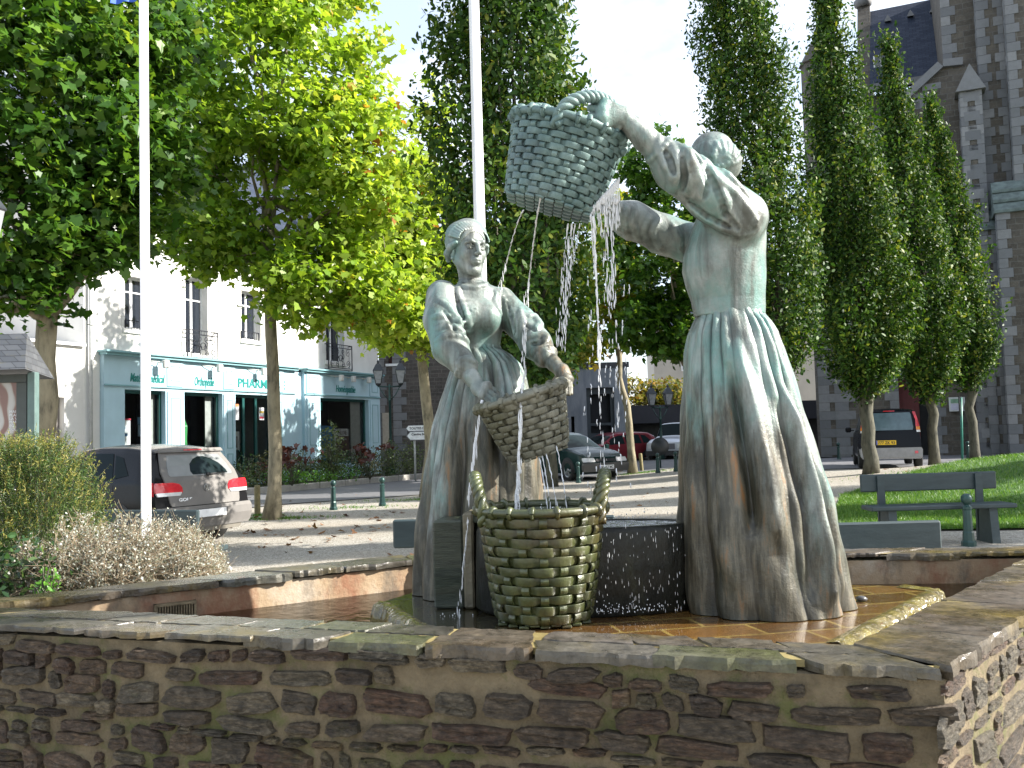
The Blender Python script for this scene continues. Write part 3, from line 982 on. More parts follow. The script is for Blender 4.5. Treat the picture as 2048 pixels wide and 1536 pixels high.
# cornices (green), pilasters, mouldings
for s0, s1 in sec:
    m = MB()
    m.box((s0 - .08, FY - .20, zc - .05), (s1 + .08, 0.003, zc), MP)
    m.box((s0 - .04, FY - .14, zc - .12), (s1 + .04, -.001, zc - .052), MP)
    pch(m.build('cornice', M_TEAL))
zmid = zo + .08
pil = []
for a, b in ((326, 359), (439, 462.5), (543, 560), (606, 633), (733, 752)):
    ua, ub = U(a, 800), U(b, 800)
    pm = MB(); pr = MB()
    pm.box((ua + .01, FY - .035, 0.02), (ub - .01, FY - .002, zo - .02), MP)
    pm.box((ua + .01, FY - .03, zmid + .06), (ub - .01, FY - .002, zc - .14), MP)
    for z0_, z1_ in ((.35, 1.15), (1.3, zo - .18), (zmid + .2, zc - .28)):
        if ub - ua < .25: continue
        e = .022
        x0, x1 = ua + .13, ub - .13
        yy0, yy1 = FY - .046, FY - .03
        if z0_ > zo: yy0, yy1 = FY - .041, FY - .026
        pr.box((x0, yy0, z0_), (x0 + e, yy1, z1_), MP); pr.box((x1 - e, yy0, z0_), (x1, yy1, z1_), MP)
        pr.box((x0 + e, yy0, z0_), (x1 - e, yy1, z0_ + e), MP); pr.box((x0 + e, yy0, z1_ - e), (x1 - e, yy1, z1_), MP)
    po_ = pch(pm.build('pilaster', M_BLUE))
    if pr.v: mo_ = pr.build('moulding', M_TEAL); mo_.parent = po_
for s0, s1 in sec:
    pr = MB(); pr.box((s0, FY - .05, zmid), (s1, FY - .001, zmid + .035), MP); pch(pr.build('moulding', M_TEAL))
# openings: dark green frame, glass, recess with grey side panel
for q, h in enumerate(shop):
    a, b, c, d = h
    f = MB(); w = .07; y = FY + .16
    for (p_, q_, r_, s_) in ((a, a + w, c, d), (b - w, b, c, d), (a + w, b - w, d - w * 1.3, d), (a + w, b - w, c, c + w)):
        f.box((p_, y, r_), (q_, y + .07, s_), MP)
    if q == 2:
        for t in (.30, .62):
            u_ = a + (b - a) * t
            f.box((u_ - .05, y - .005, c + w), (u_ + .05, y + .065, d - w * 1.3), MP)
    fo = pch(f.build('shop_window' if q != 2 else 'shop_door', M_DGREEN))
    g = MB(); g.quad((a + w, y + .035, c + w), (b - w, y + .035, c + w), (b - w, y + .035, d - w), (a + w, y + .035, d - w), .5, MP)
    go = g.build('pane', M_PANE, fo, recalc=False)
    r_ = MB(); e0, e1 = FY + .30, 1.7
    r_.quad((a, e1, c), (b, e1, c), (b, e1, d), (a, e1, d), .5, MP)
    r_.quad((a, e0, c), (a, e1, c), (a, e1, d), (a, e0, d), .5, MP)
    r_.quad((a, e0, d), (a, e1, d), (b, e1, d), (b, e0, d), .5, MP); r_.quad((a, e0, c), (b, e0, c), (b, e1, c), (a, e1, c), .5, MP)
    ro = r_.build('recess', M_DARK, fo, recalc=False)
    s_ = MB()
    if q != 2: s_.box((b - (b - a) * .24, e0 + .03, c), (b - .075, e0 + .07, d - .08), MP)
    else: s_.quad((b, e0, c), (b, e1, c), (b, e1, d), (b, e0, d), .5, MP)
    s_.build('side_panel', M_GREYP, fo, recalc=False)
# spot lamps over the fascia
M_LAMPW = simple('lamp_white', (0.62, 0.60, 0.56), 0.5)
lampm = MB()
for px in (309, 418, 507, 663, 688, 719):
    u_ = U(px, 740); z_ = zc - .22
    lm = MB(); lm.tube([(u_, FY, z_), (u_, FY - .25, z_ + .02)], .018, 6, M=MP)
    lm.bbox((u_ - .09, FY - .34, z_ - .16), (u_ + .09, FY - .22, z_ + .06), .02, MP)
    lm.tube([(u_ - .45, FY - .01, z_ + .02), (u_ - .3, FY - .1, z_ + .02), (u_, FY - .2, z_)], .012, 6, M=MP)
    pch(lm.build('spot_lamp', M_LAMPW))
# lettering
M_TEXT = simple('green_lettering', (0.02, 0.22, 0.20), 0.4, 0, 0.05)
def sign_text(body, px0, px1, py_base, size_z, shear, bold, root=ph, name='lettering'):
    u0, z0 = plane_px(MP, px0, py_base)[0], ZP(px0, py_base)
    u1 = plane_px(MP, px1, py_base)[0]
    Mt = MP @ Matrix.Translation((u0, FY - .012, z0)) @ Matrix.Rotation(R(90), 4, 'X')
    o = text_mesh(name, body, size_z, Mt, M_TEXT, None, shear, 1.0, bold, 0.006)
    w = max(v.co.dot(XD) for v in o.data.vertices) - min(v.co.dot(XD) for v in o.data.vertices)
    k = (u1 - u0) / w
    S = MP @ Matrix.Translation((u0, 0, 0)) @ Matrix.Diagonal((k, 1, 1, 1)) @ Matrix.Translation((-u0, 0, 0)) @ MP.inverted()
    o.data.transform(S)
    return pch(o, root)
sign_text('PHARMACIE', 468, 562, 774, .38, 0, .006)
sign_text('Orthopédie', 381, 420, 771, .36, .25, .003)
sign_text('Matériel médical', 252, 321, 763, .32, .25, .003)
sign_text('Homéopathie', 665, 704, 784, .36, .25, .003)
# window dressings
def board(name, px0, py0, px1, py1, y, mat, parent=None, depth=.03, Mx=None):
    Mx = Mx or MP
    a = plane_px(Mx, px0, py0); b = plane_px(Mx, px1, py0); c = plane_px(Mx, px0, py1)
    m_ = MB(); m_.bbox((a[0], y, c[1]), (b[0], y + depth, a[1]), .006, Mx)
    return m_.build(name, mat, parent)
def cm(name, c, r=.5): return simple(name, c, r, 0, .06)
C_WHITE = cm('poster_white', (.62, .63, .65)); C_RED = cm('poster_red', (.6, .06, .10)); C_BLUE = cm('poster_blue', (.06, .20, .42)); C_GREEN = cm('display_green', (.05, .28, .09))
C_LBLUE = cm('display_light_blue', (.22, .42, .60)); C_BROWN = cm('poster_brown', (.12, .07, .06)); C_SKIN = cm('poster_skin', (.55, .40, .33)); C_TEAL = cm('cross_teal', (.05, .50, .48))
def td(o, label, cat): tag(o, label, cat); return o
t = empty('display_stand', PO, 0, 'white shop display with red edge and blue badge behind the left pharmacy window', 'display stand')
pch(board('panel', 255, 838, 279, 900, FY + .45, C_WHITE), t); pch(board('red_edge', 255, 836, 279, 839.5, FY + .43, C_RED), t); pch(board('badge', 262, 853, 268, 858, FY + .43, C_BLUE), t); pch(board('badge', 262, 866, 272, 872, FY + .43, C_BLUE), t)
td(pch(board('white_board', 242, 828, 255, 900, FY + .45, C_WHITE)), 'plain white board leaning at the left edge of the left pharmacy window', 'board'); bpy.data.objects['white_board'].parent = None
def free(o):
    "back to top level, world placement kept"
    o.parent = None; o.matrix_parent_inverse = Matrix.Identity(4); return o
free(bpy.data.objects['white_board'])
t = empty('display_stand', PO, 0, 'light blue shop display column beside the flagpole in the left window', 'display stand')
pch(board('panel', 302, 833, 312, 848, FY + .6, C_LBLUE), t); pch(board('panel', 303, 849, 311, 872, FY + .6, cm('pale_display', (.4, .55, .66))), t)
t = empty('display_stand', PO, 0, 'tall rounded green display column in the second pharmacy window', 'display stand')
m_ = MB(); a = plane_px(MP, 383, 838); b = plane_px(MP, 400, 838); c = plane_px(MP, 383, 895)
w_ = b[0] - a[0]
m_.prism([(a[0], c[1]), (b[0], c[1]), (b[0] - .03, a[1] - .6), (b[0], a[1] - .2), (a[0] + w_ * .7, a[1]), (a[0] + w_ * .3, a[1]), (a[0], a[1] - .2), (a[0] + .03, a[1] - .6)], FY + .6, FY + .66, MP, axis='y')
pch(m_.build('panel', C_GREEN), t); pch(board('stripe', 384, 850, 399, 853, FY + .585, cm('pale_green', (.25, .5, .3))), t)
t = empty('poster', PO, 0, 'white notice with yellow and red bands on the pharmacy door', 'poster')
pch(board('sheet', 518, 815, 528, 840, FY + .13, C_WHITE, None, .01), t); pch(board('band', 519, 822, 527, 826, FY + .122, cm('poster_yellow', (.6, .42, .08)), None, .006), t); pch(board('band', 519, 833, 527, 837, FY + .122, C_RED, None, .006), t)
t = empty('poster', PO, 0, 'white poster with orange top on the left side of the pharmacy door', 'poster')
pch(board('sheet', 468, 810, 478, 840, FY + .13, C_WHITE, None, .01), t); pch(board('band', 468, 808, 477, 813, FY + .122, cm('poster_orange', (.6, .2, .08)), None, .006), t)
t = empty('poster', PO, 0, 'white standing poster with a figure inside the pharmacy door', 'poster')
pch(board('sheet', 492, 862, 508, 900, FY + .7, C_WHITE, None, .02), t); pch(board('figure', 497, 872, 503, 895, FY + .68, C_BROWN, None, .01), t)
t = empty('advert_board', PO, 0, 'blue advert board with a pale face in the right pharmacy window', 'advert board')
pch(board('panel', 638, 851, 682, 925, FY + .5, C_BLUE), t)
m_ = MB(); a = plane_px(MP, 673, 905)
m_.lathe([(0.0, -.02), (.17, -.02), (.17, 0), (0.0, 0.0)], 18, MP @ Matrix.Translation((a[0], FY + .46, a[1])) @ Matrix.Rotation(R(90), 4, 'X') @ Matrix.Diagonal((1, 1.5, 1, 1)), cap=False)
pch(m_.build('face', C_SKIN), t)
m_ = MB()
for dx, dz, rx in ((-.06, .05, .025), (.06, .05, .025), (0, -.13, .035)):
    m_.lathe([(0, 0), (rx, 0), (rx, .01), (0, .01)], 10, MP @ Matrix.Translation((a[0] + dx, FY + .45, a[1] + dz)) @ Matrix.Rotation(R(90), 4, 'X') @ Matrix.Diagonal((1, .45, 1, 1)), cap=False)
pch(m_.build('features', C_BROWN), t)
t = empty('advert_board', PO, 0, 'grey and dark brown advert board lettered in the right pharmacy window', 'advert board')
pch(board('panel', 682, 857, 720, 925, FY + .42, C_WHITE), t); pch(board('dark_panel', 685, 872, 710, 925, FY + .4, C_BROWN, None, .018), t)
def small_text(body, px, py, size, mat, Mx, y, root, k=1.0, name='lettering', bold=.002):
    u0, z0 = plane_px(Mx, px, py)
    Mt = Mx @ Matrix.Translation((u0, y, z0)) @ Matrix.Rotation(R(90), 4, 'X')
    return pch(text_mesh(name, body, size, Mt, mat, None, 0, k, bold, .002), root)
small_text('NUXE', 690, 869, .20, C_BROWN, MP, FY + .415, t); small_text('Nuxuriance', 687, 880, .11, C_WHITE, MP, FY + .395, t, 1.1)
cr = MB(); a = plane_px(MP, 640, 812); s_ = .14
for (x0, x1, z0, z1) in ((-s_ * 2.6, s_ * 2.6, -s_, s_), (-s_, s_, s_, s_ * 2.9), (-s_, s_, -s_ * 2.9, -s_)): cr.box((a[0] + x0, FY + .3, a[1] + z0), (a[0] + x1, FY + .36, a[1] + z1), MP)
tag(cr.build('pharmacy_cross', C_TEAL), 'teal pharmacy cross hanging in the top corner of the right window', 'pharmacy cross')

# iron balconies: frame bars with scrolls
def scroll(mb, cx, cz, r, turns, a0, sg, M, y, rad=.009):
    pts = []
    for k in range(26):
        t_ = k / 25; a_ = a0 + sg * t_ * turns * 2 * math.pi; rr = r * (1 - .82 * t_)
        pts.append((cx + rr * math.cos(a_), y, cz + rr * math.sin(a_)))
    mb.tube(pts, rad, 5, M=M)
def balcony(px0, py0, px1, py1, small=False):
    a = plane_px(MP, px0, py0); b = plane_px(MP, px1, py0); c = plane_px(MP, px0, py1)
    u0, u1, z0, z1 = a[0], b[0], c[1], a[1]
    y0 = -.16 if not small else -.03
    mb = MB()
    for z_ in ((z0, z0 + .06, z1 - .12, z1) if not small else (z0, z1)): mb.box((u0, y0 - .012, z_ - .012), (u1, y0 + .012, z_ + .012), MP)
    for u_ in (u0, u1): mb.box((u_ - .014, y0 - .013, z0), (u_ + .014, y0 + .013, z1), MP); mb.box((u_ - .012, y0, z1 - .02), (u_ + .012, .0, z1 + .004), MP); mb.box((u_ - .012, y0, z0 - .002), (u_ + .012, .0, z0 + .022), MP)
    w = u1 - u0; h = z1 - z0 - .2; cz = z0 + .08 + h / 2
    if small:
        for k in range(1, 8): mb.tube([(u0 + w * k / 8, y0, z0), (u0 + w * k / 8, y0, z1)], .008, 5, M=MP)
    else:
        for sx in (-1, 1):
            for sz in (-1, 1):
                scroll(mb, u0 + w / 2 + sx * w * .33, cz + sz * h * .27, h * .20, 1.4, R(90) * sz, sx, MP, y0)
                scroll(mb, u0 + w / 2 + sx * w * .12, cz + sz * h * .33, h * .14, 1.3, R(-90) * sz, -sx, MP, y0)
                scroll(mb, u0 + w / 2 + sx * w * .10, cz + sz * h * .06, h * .15, 1.0, R(90) * sz, -sx, MP, y0)
        for k in (1, 3.2, 4.8, 7): mb.tube([(u0 + w * k / 8, y0, z0 + .06), (u0 + w * k / 8, y0, z1 - .12)], .008, 5, M=MP)
        mb.tube([(u0 + w / 2 + .1 * math.cos(t_), y0 - .01, cz + .1 * math.sin(t_)) for t_ in np.linspace(0, 6.28, 16)], .012, 5, M=MP)
        for k in range(12): mb.tube([(u0 + w * (k + .5) / 12, y0, z1 - .12), (u0 + w * (k + .5) / 12, y0, z1)], .006, 4, M=MP)
    pch(mb.build('balcony', M_IRON))
balcony(366, 659, 427, 718); balcony(649, 687, 696, 738)
balcony(481, 662, 516, 682, True); balcony(249, 640, 295, 657, True)
dp = MB(); dp.tube([(uL + .12, -.1, 0), (uL + .12, -.1, z_eave - .2)], .045, 8, M=MP)
pch(dp.build('downpipe', M_GREYP))

# --- lower white annexe at the left, beige house behind it
an = empty('white_annexe', MP @ Vector((uL - 2, 0, 0)), 0, 'low bright white annexe with a grey door at the left of the pharmacy', 'house')
zt = ZP(168, 692); ua, ub = U(-60, 800), uL
dr = (U(112, 800), U(129, 800), .25, ZP(112, 794))
m = MB(); wall_holes(m, MP, ua, ub, 0, zt, [dr], .2, .004); m.quad((ua, .004, zt), (ub, .004, zt), (ub, 5, zt + .9), (ua, 5, zt + .9), .5, MP)
m.quad((ua, 0, 0), (ua, 5, 0), (ua, 5, zt + .9), (ua, 0, zt), .5, MP)
pch(m.build('wall', M_WHITE, recalc=False), an)
m = MB(); m.box((dr[0], .17, dr[2]), (dr[1], .22, dr[3]), MP)
dd = pch(m.build('door', simple('taupe_paint', (.22, .20, .19), .6)), an)
m = MB(); m.box((ua, -.1, zt - .02), (ub - .02, .0, zt + .05), MP); pch(m.build('gutter', M_FRAME), an)
bh = empty('beige_house', MP @ Vector((uL - 3, 6, 0)), 0, 'tall beige rendered house behind the white annexe', 'house')
m = MB(); m.box((ua - 2, 5.2, 0), (uL - .4, 13, 8.2), MP); pch(m.build('wall', m_plaster('beige_render', (.42, .33, .29))), bh)
pch(roof_sheet('roof', MP @ Vector((ua - 2.3, 4.9, 8.2)), MP @ Vector((uL - .3, 4.9, 8.2)), MP @ Vector((uL - .3, 9, 12)), MP @ Vector((ua - 2.3, 9, 12)), M_ROOF, None), bh)

# --- railings before the pharmacy door
rl = MB()
for px in (450, 466, 483, 492):
    p = MP.inverted() @ GP(px, 29.0)
for k in range(2):
    x0 = GP(451, 27.5); x1 = GP(488, 28.2); z = .35
a_, b_ = GP(451, 27.6), GP(490, 29.6)
for p in (a_, b_, a_.lerp(b_, .5)): rl.box((p.x - .03, p.y - .03, 0), (p.x + .03, p.y + .03, 1.5))
def seg(mb, p, z0, q, z1, r=.022): mb.tube([(p.x, p.y, z0), (q.x, q.y, z1)], r, 6)
mid = a_.lerp(b_, .5)
for p, q in ((a_, mid), (mid, b_)):
    seg(rl, p, 1.42, q, 1.42); seg(rl, p, .75, q, .75); seg(rl, p, .75, q, 1.42); seg(rl, p, 1.42, q, .75)
tag(rl.build('railing', M_DGREEN), 'green metal railing with crossed bars before the pharmacy door', 'railing')

# --- dark stone house behind the middle
def m_rubble(name, c1, c2, mortar, w=.42, h=.2, rot=0.0, kind='Object'):
    n = N(name)
    b = n.new('ShaderNodeTexBrick'); b.inputs['Scale'].default_value = 1.0
    b.inputs['Brick Width'].default_value = w; b.inputs['Row Height'].default_value = h; b.inputs['Mortar Size'].default_value = .016; b.inputs['Mortar Smooth'].default_value = .4
    b.inputs['Color1'].default_value = (*c1, 1); b.inputs['Color2'].default_value = (*c2, 1); b.inputs['Mortar'].default_value = (*mortar, 1)
    b.offset_frequency = 2; b.squash_frequency = 3; b.squash = 1.35
    co = n.coord((1, 1, 1), kind)
    sp_ = n.new('ShaderNodeSeparateXYZ'); n.L(co, sp_.inputs[0])
    cb = n.new('ShaderNodeCombineXYZ')
    # run the courses along the wall: horizontal distance, then height
    cr_, sr_ = math.cos(rot), math.sin(rot)
    n.L(n.math('ADD', n.math('MULTIPLY', sp_.outputs[0], cr_), n.math('MULTIPLY', sp_.outputs[1], sr_)), cb.inputs[0])
    n.L(sp_.outputs[2], cb.inputs[1])
    ns = n.new('ShaderNodeTexNoise'); ns.inputs['Scale'].default_value = 1.5; ns.inputs['Detail'].default_value = 4
    n.L(co, ns.inputs['Vector'])
    ad = n.new('ShaderNodeMixRGB'); ad.blend_type = 'ADD'; ad.inputs[0].default_value = .10
    n.L(cb.outputs[0], ad.inputs[1]); n.L(ns.outputs['Color'], ad.inputs[2]); n.L(ad.outputs[0], b.inputs['Vector'])
    c = n.mix(n.ramp(n.noise(2.4, 6, .7), [(.35, .0), (.75, .6)]), b.outputs['Color'], [x * .55 for x in c1])
    c = n.mix(n.ramp(n.noise(9, 5, .7), [(.5, .0), (.8, .5)]), c, [min(x * 1.6, 1) for x in c2])
    n.set(color=c, rough=.85)
    p = n.bump(b.outputs['Fac'], -.5, .03); n.bump(n.noise(14, 6, .7), .5, .03, p)
    return n.m
M_RUB = m_rubble('dark_rubble', (.06, .052, .048), (.105, .09, .08), (.13, .12, .105), .34, .15)
MD = frame((-5.35, 36.2, 0), (1, -.06, 0))
sh = empty('stone_house', (-1.5, 38, 0), 0, 'dark rubble stone house with slate roof behind the signposts', 'house')
def sw(a, t_, b, bo): p = plane_px(MD, a, t_); q = plane_px(MD, b, bo); return (p[0], q[0], q[1], p[1])
hs = [sw(776, 703, 797, 727), sw(787, 655, 806, 700)]
xe = plane_px(MD, 1128, 800)[0]; ze = plane_px(MD, 850, 560)[1]
m = MB(); wall_holes(m, MD, -.0, xe, 0, ze, [hs[0]], .2); m.quad((xe, 0, 0), (xe, 9, 0), (xe, 9, ze), (xe, 0, ze), .5, MD); m.quad((0, 9, 0), (0, 0, 0), (0, 0, ze), (0, 9, ze), .5, MD)
pch(m.build('wall', M_RUB, recalc=False), sh)
m = MB(); a, b, c, d = hs[0]; m.box((a, .15, c), (b, .2, d), MD); pch(m.build('window', simple('dark_red_shutter', (.06, .015, .015), .6)), sh)
m = MB(); m.box((a - .1, -.06, c - .1), (b + .1, -.002, c - .003), MD); pch(m.build('window_sill', M_FRAME), sh)
m = MB(); a, b, c, d = hs[1]; m.box((a, -.05, c + .3), (b, -.003, d), MD); pch(m.build('shutter', simple('green_shutter', (.02, .10, .07), .5)), sh)
random.seed(3); m = MB(); m2 = MB(); z = 0; k = 0
while z < 5.2:
    w = .55 if k % 2 else .34
    m.box((.55, -.02, z + .008), (.55 + w, -.002, z + .30), MD, random.random()); m2.box((.01, -.02, z + .008), (.30 if k % 2 else .22, -.002, z + .30), MD, random.random()); z += .31; k += 1
M_GRAN = None
n = N('grey_granite')
c = n.ramp(n.attr(), [(0, (.12, .125, .135)), (.5, (.17, .175, .185)), (1, (.22, .222, .228))])
c = n.mix(n.ramp(n.noise(5, 6, .7), [(.45, .0), (.75, .5)]), c, (.10, .105, .10))
n.set(color=c, rough=.8); n.bump(n.noise(40, 4, .7), .3, .01)
M_GRAN = n.m
pch(m.build('quoin', M_GRAN), sh); pch(m2.build('quoin', M_GRAN), sh)
pch(roof_sheet('roof', MD @ Vector((-.2, -.3, ze)), MD @ Vector((xe + .2, -.3, ze)), MD @ Vector((xe + .2, 4.5, ze + 3)), MD @ Vector((-.2, 4.5, ze + 3)), M_ROOF, None), sh)
m = MB(); ca = plane_px(MD, 862, 470); cb_ = plane_px(MD, 912, 470); ct = plane_px(MD, 862, 372)
m.box((ca[0], 3.2, ze), (cb_[0] + .2, 4.4, ct[1] + 1.1), MD); pch(m.build('chimney', M_RUB), sh)
m = MB(); p = plane_px(MD, 765, 826); q = plane_px(MD, 779, 892)
m.box((p[0], -.06, q[1]), (q[0], -.003, p[1]), MD); pch(m.build('door_panel', simple('weathered_cream', (.38, .34, .28), .7)), sh)

# --- grey concrete building, low dark hall, beige house far away
MG = frame((*GP(1122, 43).xy, 0), (1, -.04, 0))
gb_ = empty('concrete_building', (4, 44, 0), 0, 'grey streaked concrete building with a tall dark doorway behind the parked hatchback', 'building')
def gw(a, t_, b, bo): p = plane_px(MG, a, t_); q = plane_px(MG, b, bo); return (p[0], q[0], q[1], p[1])
x1 = plane_px(MG, 1256, 800)[0]; z1 = plane_px(MG, 1130, 728)[1]
holes = [gw(1172, 776, 1232, 905), gw(1142, 833, 1150, 880)]
m = MB(); wall_holes(m, MG, 0, x1, 0, z1, holes, .5); m.quad((x1, 0, 0), (x1, 8, 0), (x1, 8, z1), (x1, 0, z1), .5, MG); m.quad((0, 0, z1), (x1, 0, z1), (x1, 8, z1), (0, 8, z1), .5, MG)
n = N('streaked_concrete'); c = n.ramp(n.noise(3, 6, .7, n.coord((1, 1, .25))), [(.3, (.22, .25, .29)), (.7, (.42, .44, .48))]); n.set(color=c, rough=.85); M_CONC = n.m
pch(m.build('wall', M_CONC, recalc=False), gb_)
m = MB()
for h in holes: m.quad((h[0], .5, h[2]), (h[1], .5, h[2]), (h[1], .5, h[3]), (h[0], .5, h[3]), .5, MG)
pch(m.build('dark_opening', M_DARK, recalc=False), gb_)
m = MB(); a, b, c, d = holes[0]
for (p, q, r, s) in ((a, a + .18, c, d), (b - .18, b, c, d), (a + .18, b - .18, d - .3, d), (a + .18, b - .18, c + (d - c) * .42, c + (d - c) * .42 + .12), (a + .18, b - .18, c, c + (d - c) * .3)):
    m.box((p, .2, r), (q, .34, s), MG)
pch(m.build('door_frame', simple('blue_grey_frame', (.06, .075, .09), .5)), gb_)
m = MB(); m.box((0, -.05, z1 - .25), (x1 + .1, .0, z1 + .02), MG); pch(m.build('eave', simple('dark_fascia', (.07, .07, .08), .6)), gb_)
MH = frame((*GP(1256, 46).xy, 0), (1, -.1, 0))
lh = empty('low_hall', (10, 47, 0), 0, 'low dark hall with flat roof behind the red and silver cars', 'building')
x1 = plane_px(MH, 1640, 830)[0]; zt_ = plane_px(MH, 1256, 826)[1]
m = MB(); m.box((0, 0, 0), (x1, 7, zt_ - .55), MH); pch(m.build('wall', simple('dark_stone_wall', (.055, .05, .045), .9, 0, .5, 3, .5)), lh)
m = MB(); m.box((-.2, -.5, zt_ - .55), (x1, 7.3, zt_ + .35), MH); pch(m.build('roof', simple('dark_flat_roof', (.045, .045, .055), .6)), lh)
fh = empty('beige_house', (17, 62, 0), 0, 'distant pale beige house showing beside the skirt of the right statue', 'house')
MF = frame((*GP(1313, 60).xy, 0), (1, -.1, 0)); z1 = plane_px(MF, 1313, 700)[1]
m = MB(); m.box((0, 0, 0), (14, 9, z1 + 1.5), MF); pch(m.build('wall', m_plaster('far_beige', (.45, .42, .37))), fh)
a = plane_px(MF, 1362, 722); b = plane_px(MF, 1376, 742)
m = MB(); m.box((a[0], -.06, b[1]), (b[0], -.003, a[1]), MF); wo_ = pch(m.build('window', M_FRAME), fh)
m = MB(); m.box((a[0] + .1, -.08, b[1] + .1), (b[0] - .1, -.062, a[1] - .1), MF); m.build('pane', M_GLASS, wo_)
pch(roof_sheet('roof', MF @ Vector((-.4, -.4, z1 + 1.5)), MF @ Vector((14.4, -.4, z1 + 1.5)), MF @ Vector((14.4, 4.5, z1 + 5)), MF @ Vector((-.4, 4.5, z1 + 5)), M_ROOF, None), fh)

# --- church
MC = frame((*GP(1960, 33).xy, 0), (0.92, -0.40, 0))
ROTC = math.atan2(-0.40, 0.92)
M_CH = m_rubble('church_rubble', (.066, .058, .048), (.118, .104, .086), (.12, .116, .108), .46, .22, ROTC)
ch = empty('church', MC @ Vector((0, 3, 0)), 0, 'dark rubble stone church with grey granite quoins, buttresses and slate roof', 'church')
def cpx(px, py, y=0.0):
    Mx = MC @ Matrix.Translation((0, y, 0)); return plane_px(Mx, px, py)
def CH(name, mb, mat, recalc=True, parent=None):
    o = mb.build(name, mat, None, recalc=recalc)
    if parent is None: return pch(o, ch)
    o.parent = parent; return o
# gable wall of the aisle (y=0) from column 1640 to 1960
uA = cpx(1640, 850)[0]
g = [cpx(1760, 252), cpx(1886, 136), cpx(1925, 132)]
zl = g[0][1] - (g[0][0] - uA) * (g[1][1] - g[0][1]) / (g[1][0] - g[0][0])
door = (cpx(1795, 740)[0], cpx(1858, 740)[0], 0, cpx(1795, 752)[1])
m = MB()
y0 = 0.0
P_ = [(uA, 0), (door[0], 0), (door[0], door[3]), (door[1], door[3]), (door[1], 0), (1.6, 0), (1.6, g[2][1]), (g[2][0], g[2][1]), (g[1][0], g[1][1]), (g[0][0], g[0][1]), (uA, max(zl, 4))]
V = [(u, 0, z) for u, z in P_]
m.add(V, [tuple(range(len(V)))], MC)
m.quad((uA, 6, 0), (uA, 0, 0), (uA, 0, max(zl, 4)), (uA, 6, max(zl, 4)), .5, MC)
m.quad((door[0], 0, 0), (door[0], .7, 0), (door[0], .7, door[3]), (door[0], 0, door[3]), .5, MC); m.quad((door[1], .7, 0), (door[1], 0, 0), (door[1], 0, door[3]), (door[1], .7, door[3]), .5, MC)
m.quad((door[0], .7, door[3]), (door[1], .7, door[3]), (door[1], 0, door[3]), (door[0], 0, door[3]), .5, MC)
gw_ = CH('gable_wall', m, M_CH, False)
# coping along the gable slope
def coping_seg(mb, a, b, M, y0, y1, th=.28):
    d = Vector((b[0] - a[0], 0, b[1] - a[1])).normalized(); nr = Vector((-d.z, 0, d.x)) * th
    V = [(a[0], y0, a[1]), (b[0], y0, b[1]), (b[0] + nr.x, y0, b[1] + nr.z), (a[0] + nr.x, y0, a[1] + nr.z)]
    V += [(x, y1, z) for x, _, z in V]
    mb.add(V, [(0, 1, 2, 3), (7, 6, 5, 4), (0, 4, 5, 1), (2, 6, 7, 3), (1, 5, 6, 2), (3, 7, 4, 0)], M, .4)
m = MB(); lw = (uA, max(zl, 4))
coping_seg(m, lw, g[1], MC, -.18, .5); coping_seg(m, (g[1][0], g[1][1]), (g[2][0], g[2][1]), MC, -.18, .5)
CH('gable_coping', m, M_GRAN)
m = MB(); random.seed(9)
# granite panels below the coping
z = 0; k = 0
for t_ in np.linspace(.12, .96, 12):
    u_ = lw[0] + (g[1][0] - lw[0]) * t_; z_ = lw[1] + (g[1][1] - lw[1]) * t_
    m.box((u_ - .55, -.03, z_ - .95 + .35 * (k % 2)), (u_ + .1, -.002, z_ - .36), MC, random.random()); k += 1
CH('granite_block', m, M_GRAN)
# door leaves
m = MB(); dm = cpx(1838, 800)[0]
for (p, q) in ((door[0], dm),):
    m.box((p, .5, 0), (q, .58, door[3]), MC)
    for k in range(1, 5): m.box((p + (q - p) * k / 5 - .01, .485, .05), (p + (q - p) * k / 5 + .01, .5, door[3]), MC)
CH('door', m, simple('dark_red_door', (.11, .018, .022), .5))
m = MB(); m.box((dm + .002, .62, 0), (door[1], .66, door[3]), MC); CH('dark_opening', m, M_DARK)
def quoins(mb, u, w1, w2, z0, z1, M, y=-.025, hh=.34, both=None, y1=-.002, seed=1):
    random.seed(seed); z = z0; k = 0
    while z < z1 - .1:
        w = w1 if k % 2 else w2
        h_ = min(hh, z1 - z)
        if u is not None:
            a, b = (u, u + w) if w > 0 else (u + w, u)
            mb.box((a, y, z + .006), (b, y1, z + h_ - .006), M, random.random())
        z += hh; k += 1
m = MB(); quoins(m, door[0], -.5, -.32, 0, door[3], MC); CH('quoin', m, M_GRAN)
m = MB(); quoins(m, door[1], .5, .32, 0, door[3], MC); CH('quoin', m, M_GRAN)
m = MB(); m.box((door[0] - .5, -.04, door[3]), (door[1] + .5, -.002, door[3] + .4), MC); CH('lintel', m, M_GRAN)
m = MB(); quoins(m, uA, .6, .4, 0, max(zl, 4), MC, seed=4); CH('quoin', m, M_GRAN)
m = MB(); quoins(m, cpx(1672, 850)[0], .75, .5, 0, 7, MC, seed=6)
CH('quoin', m, M_GRAN)
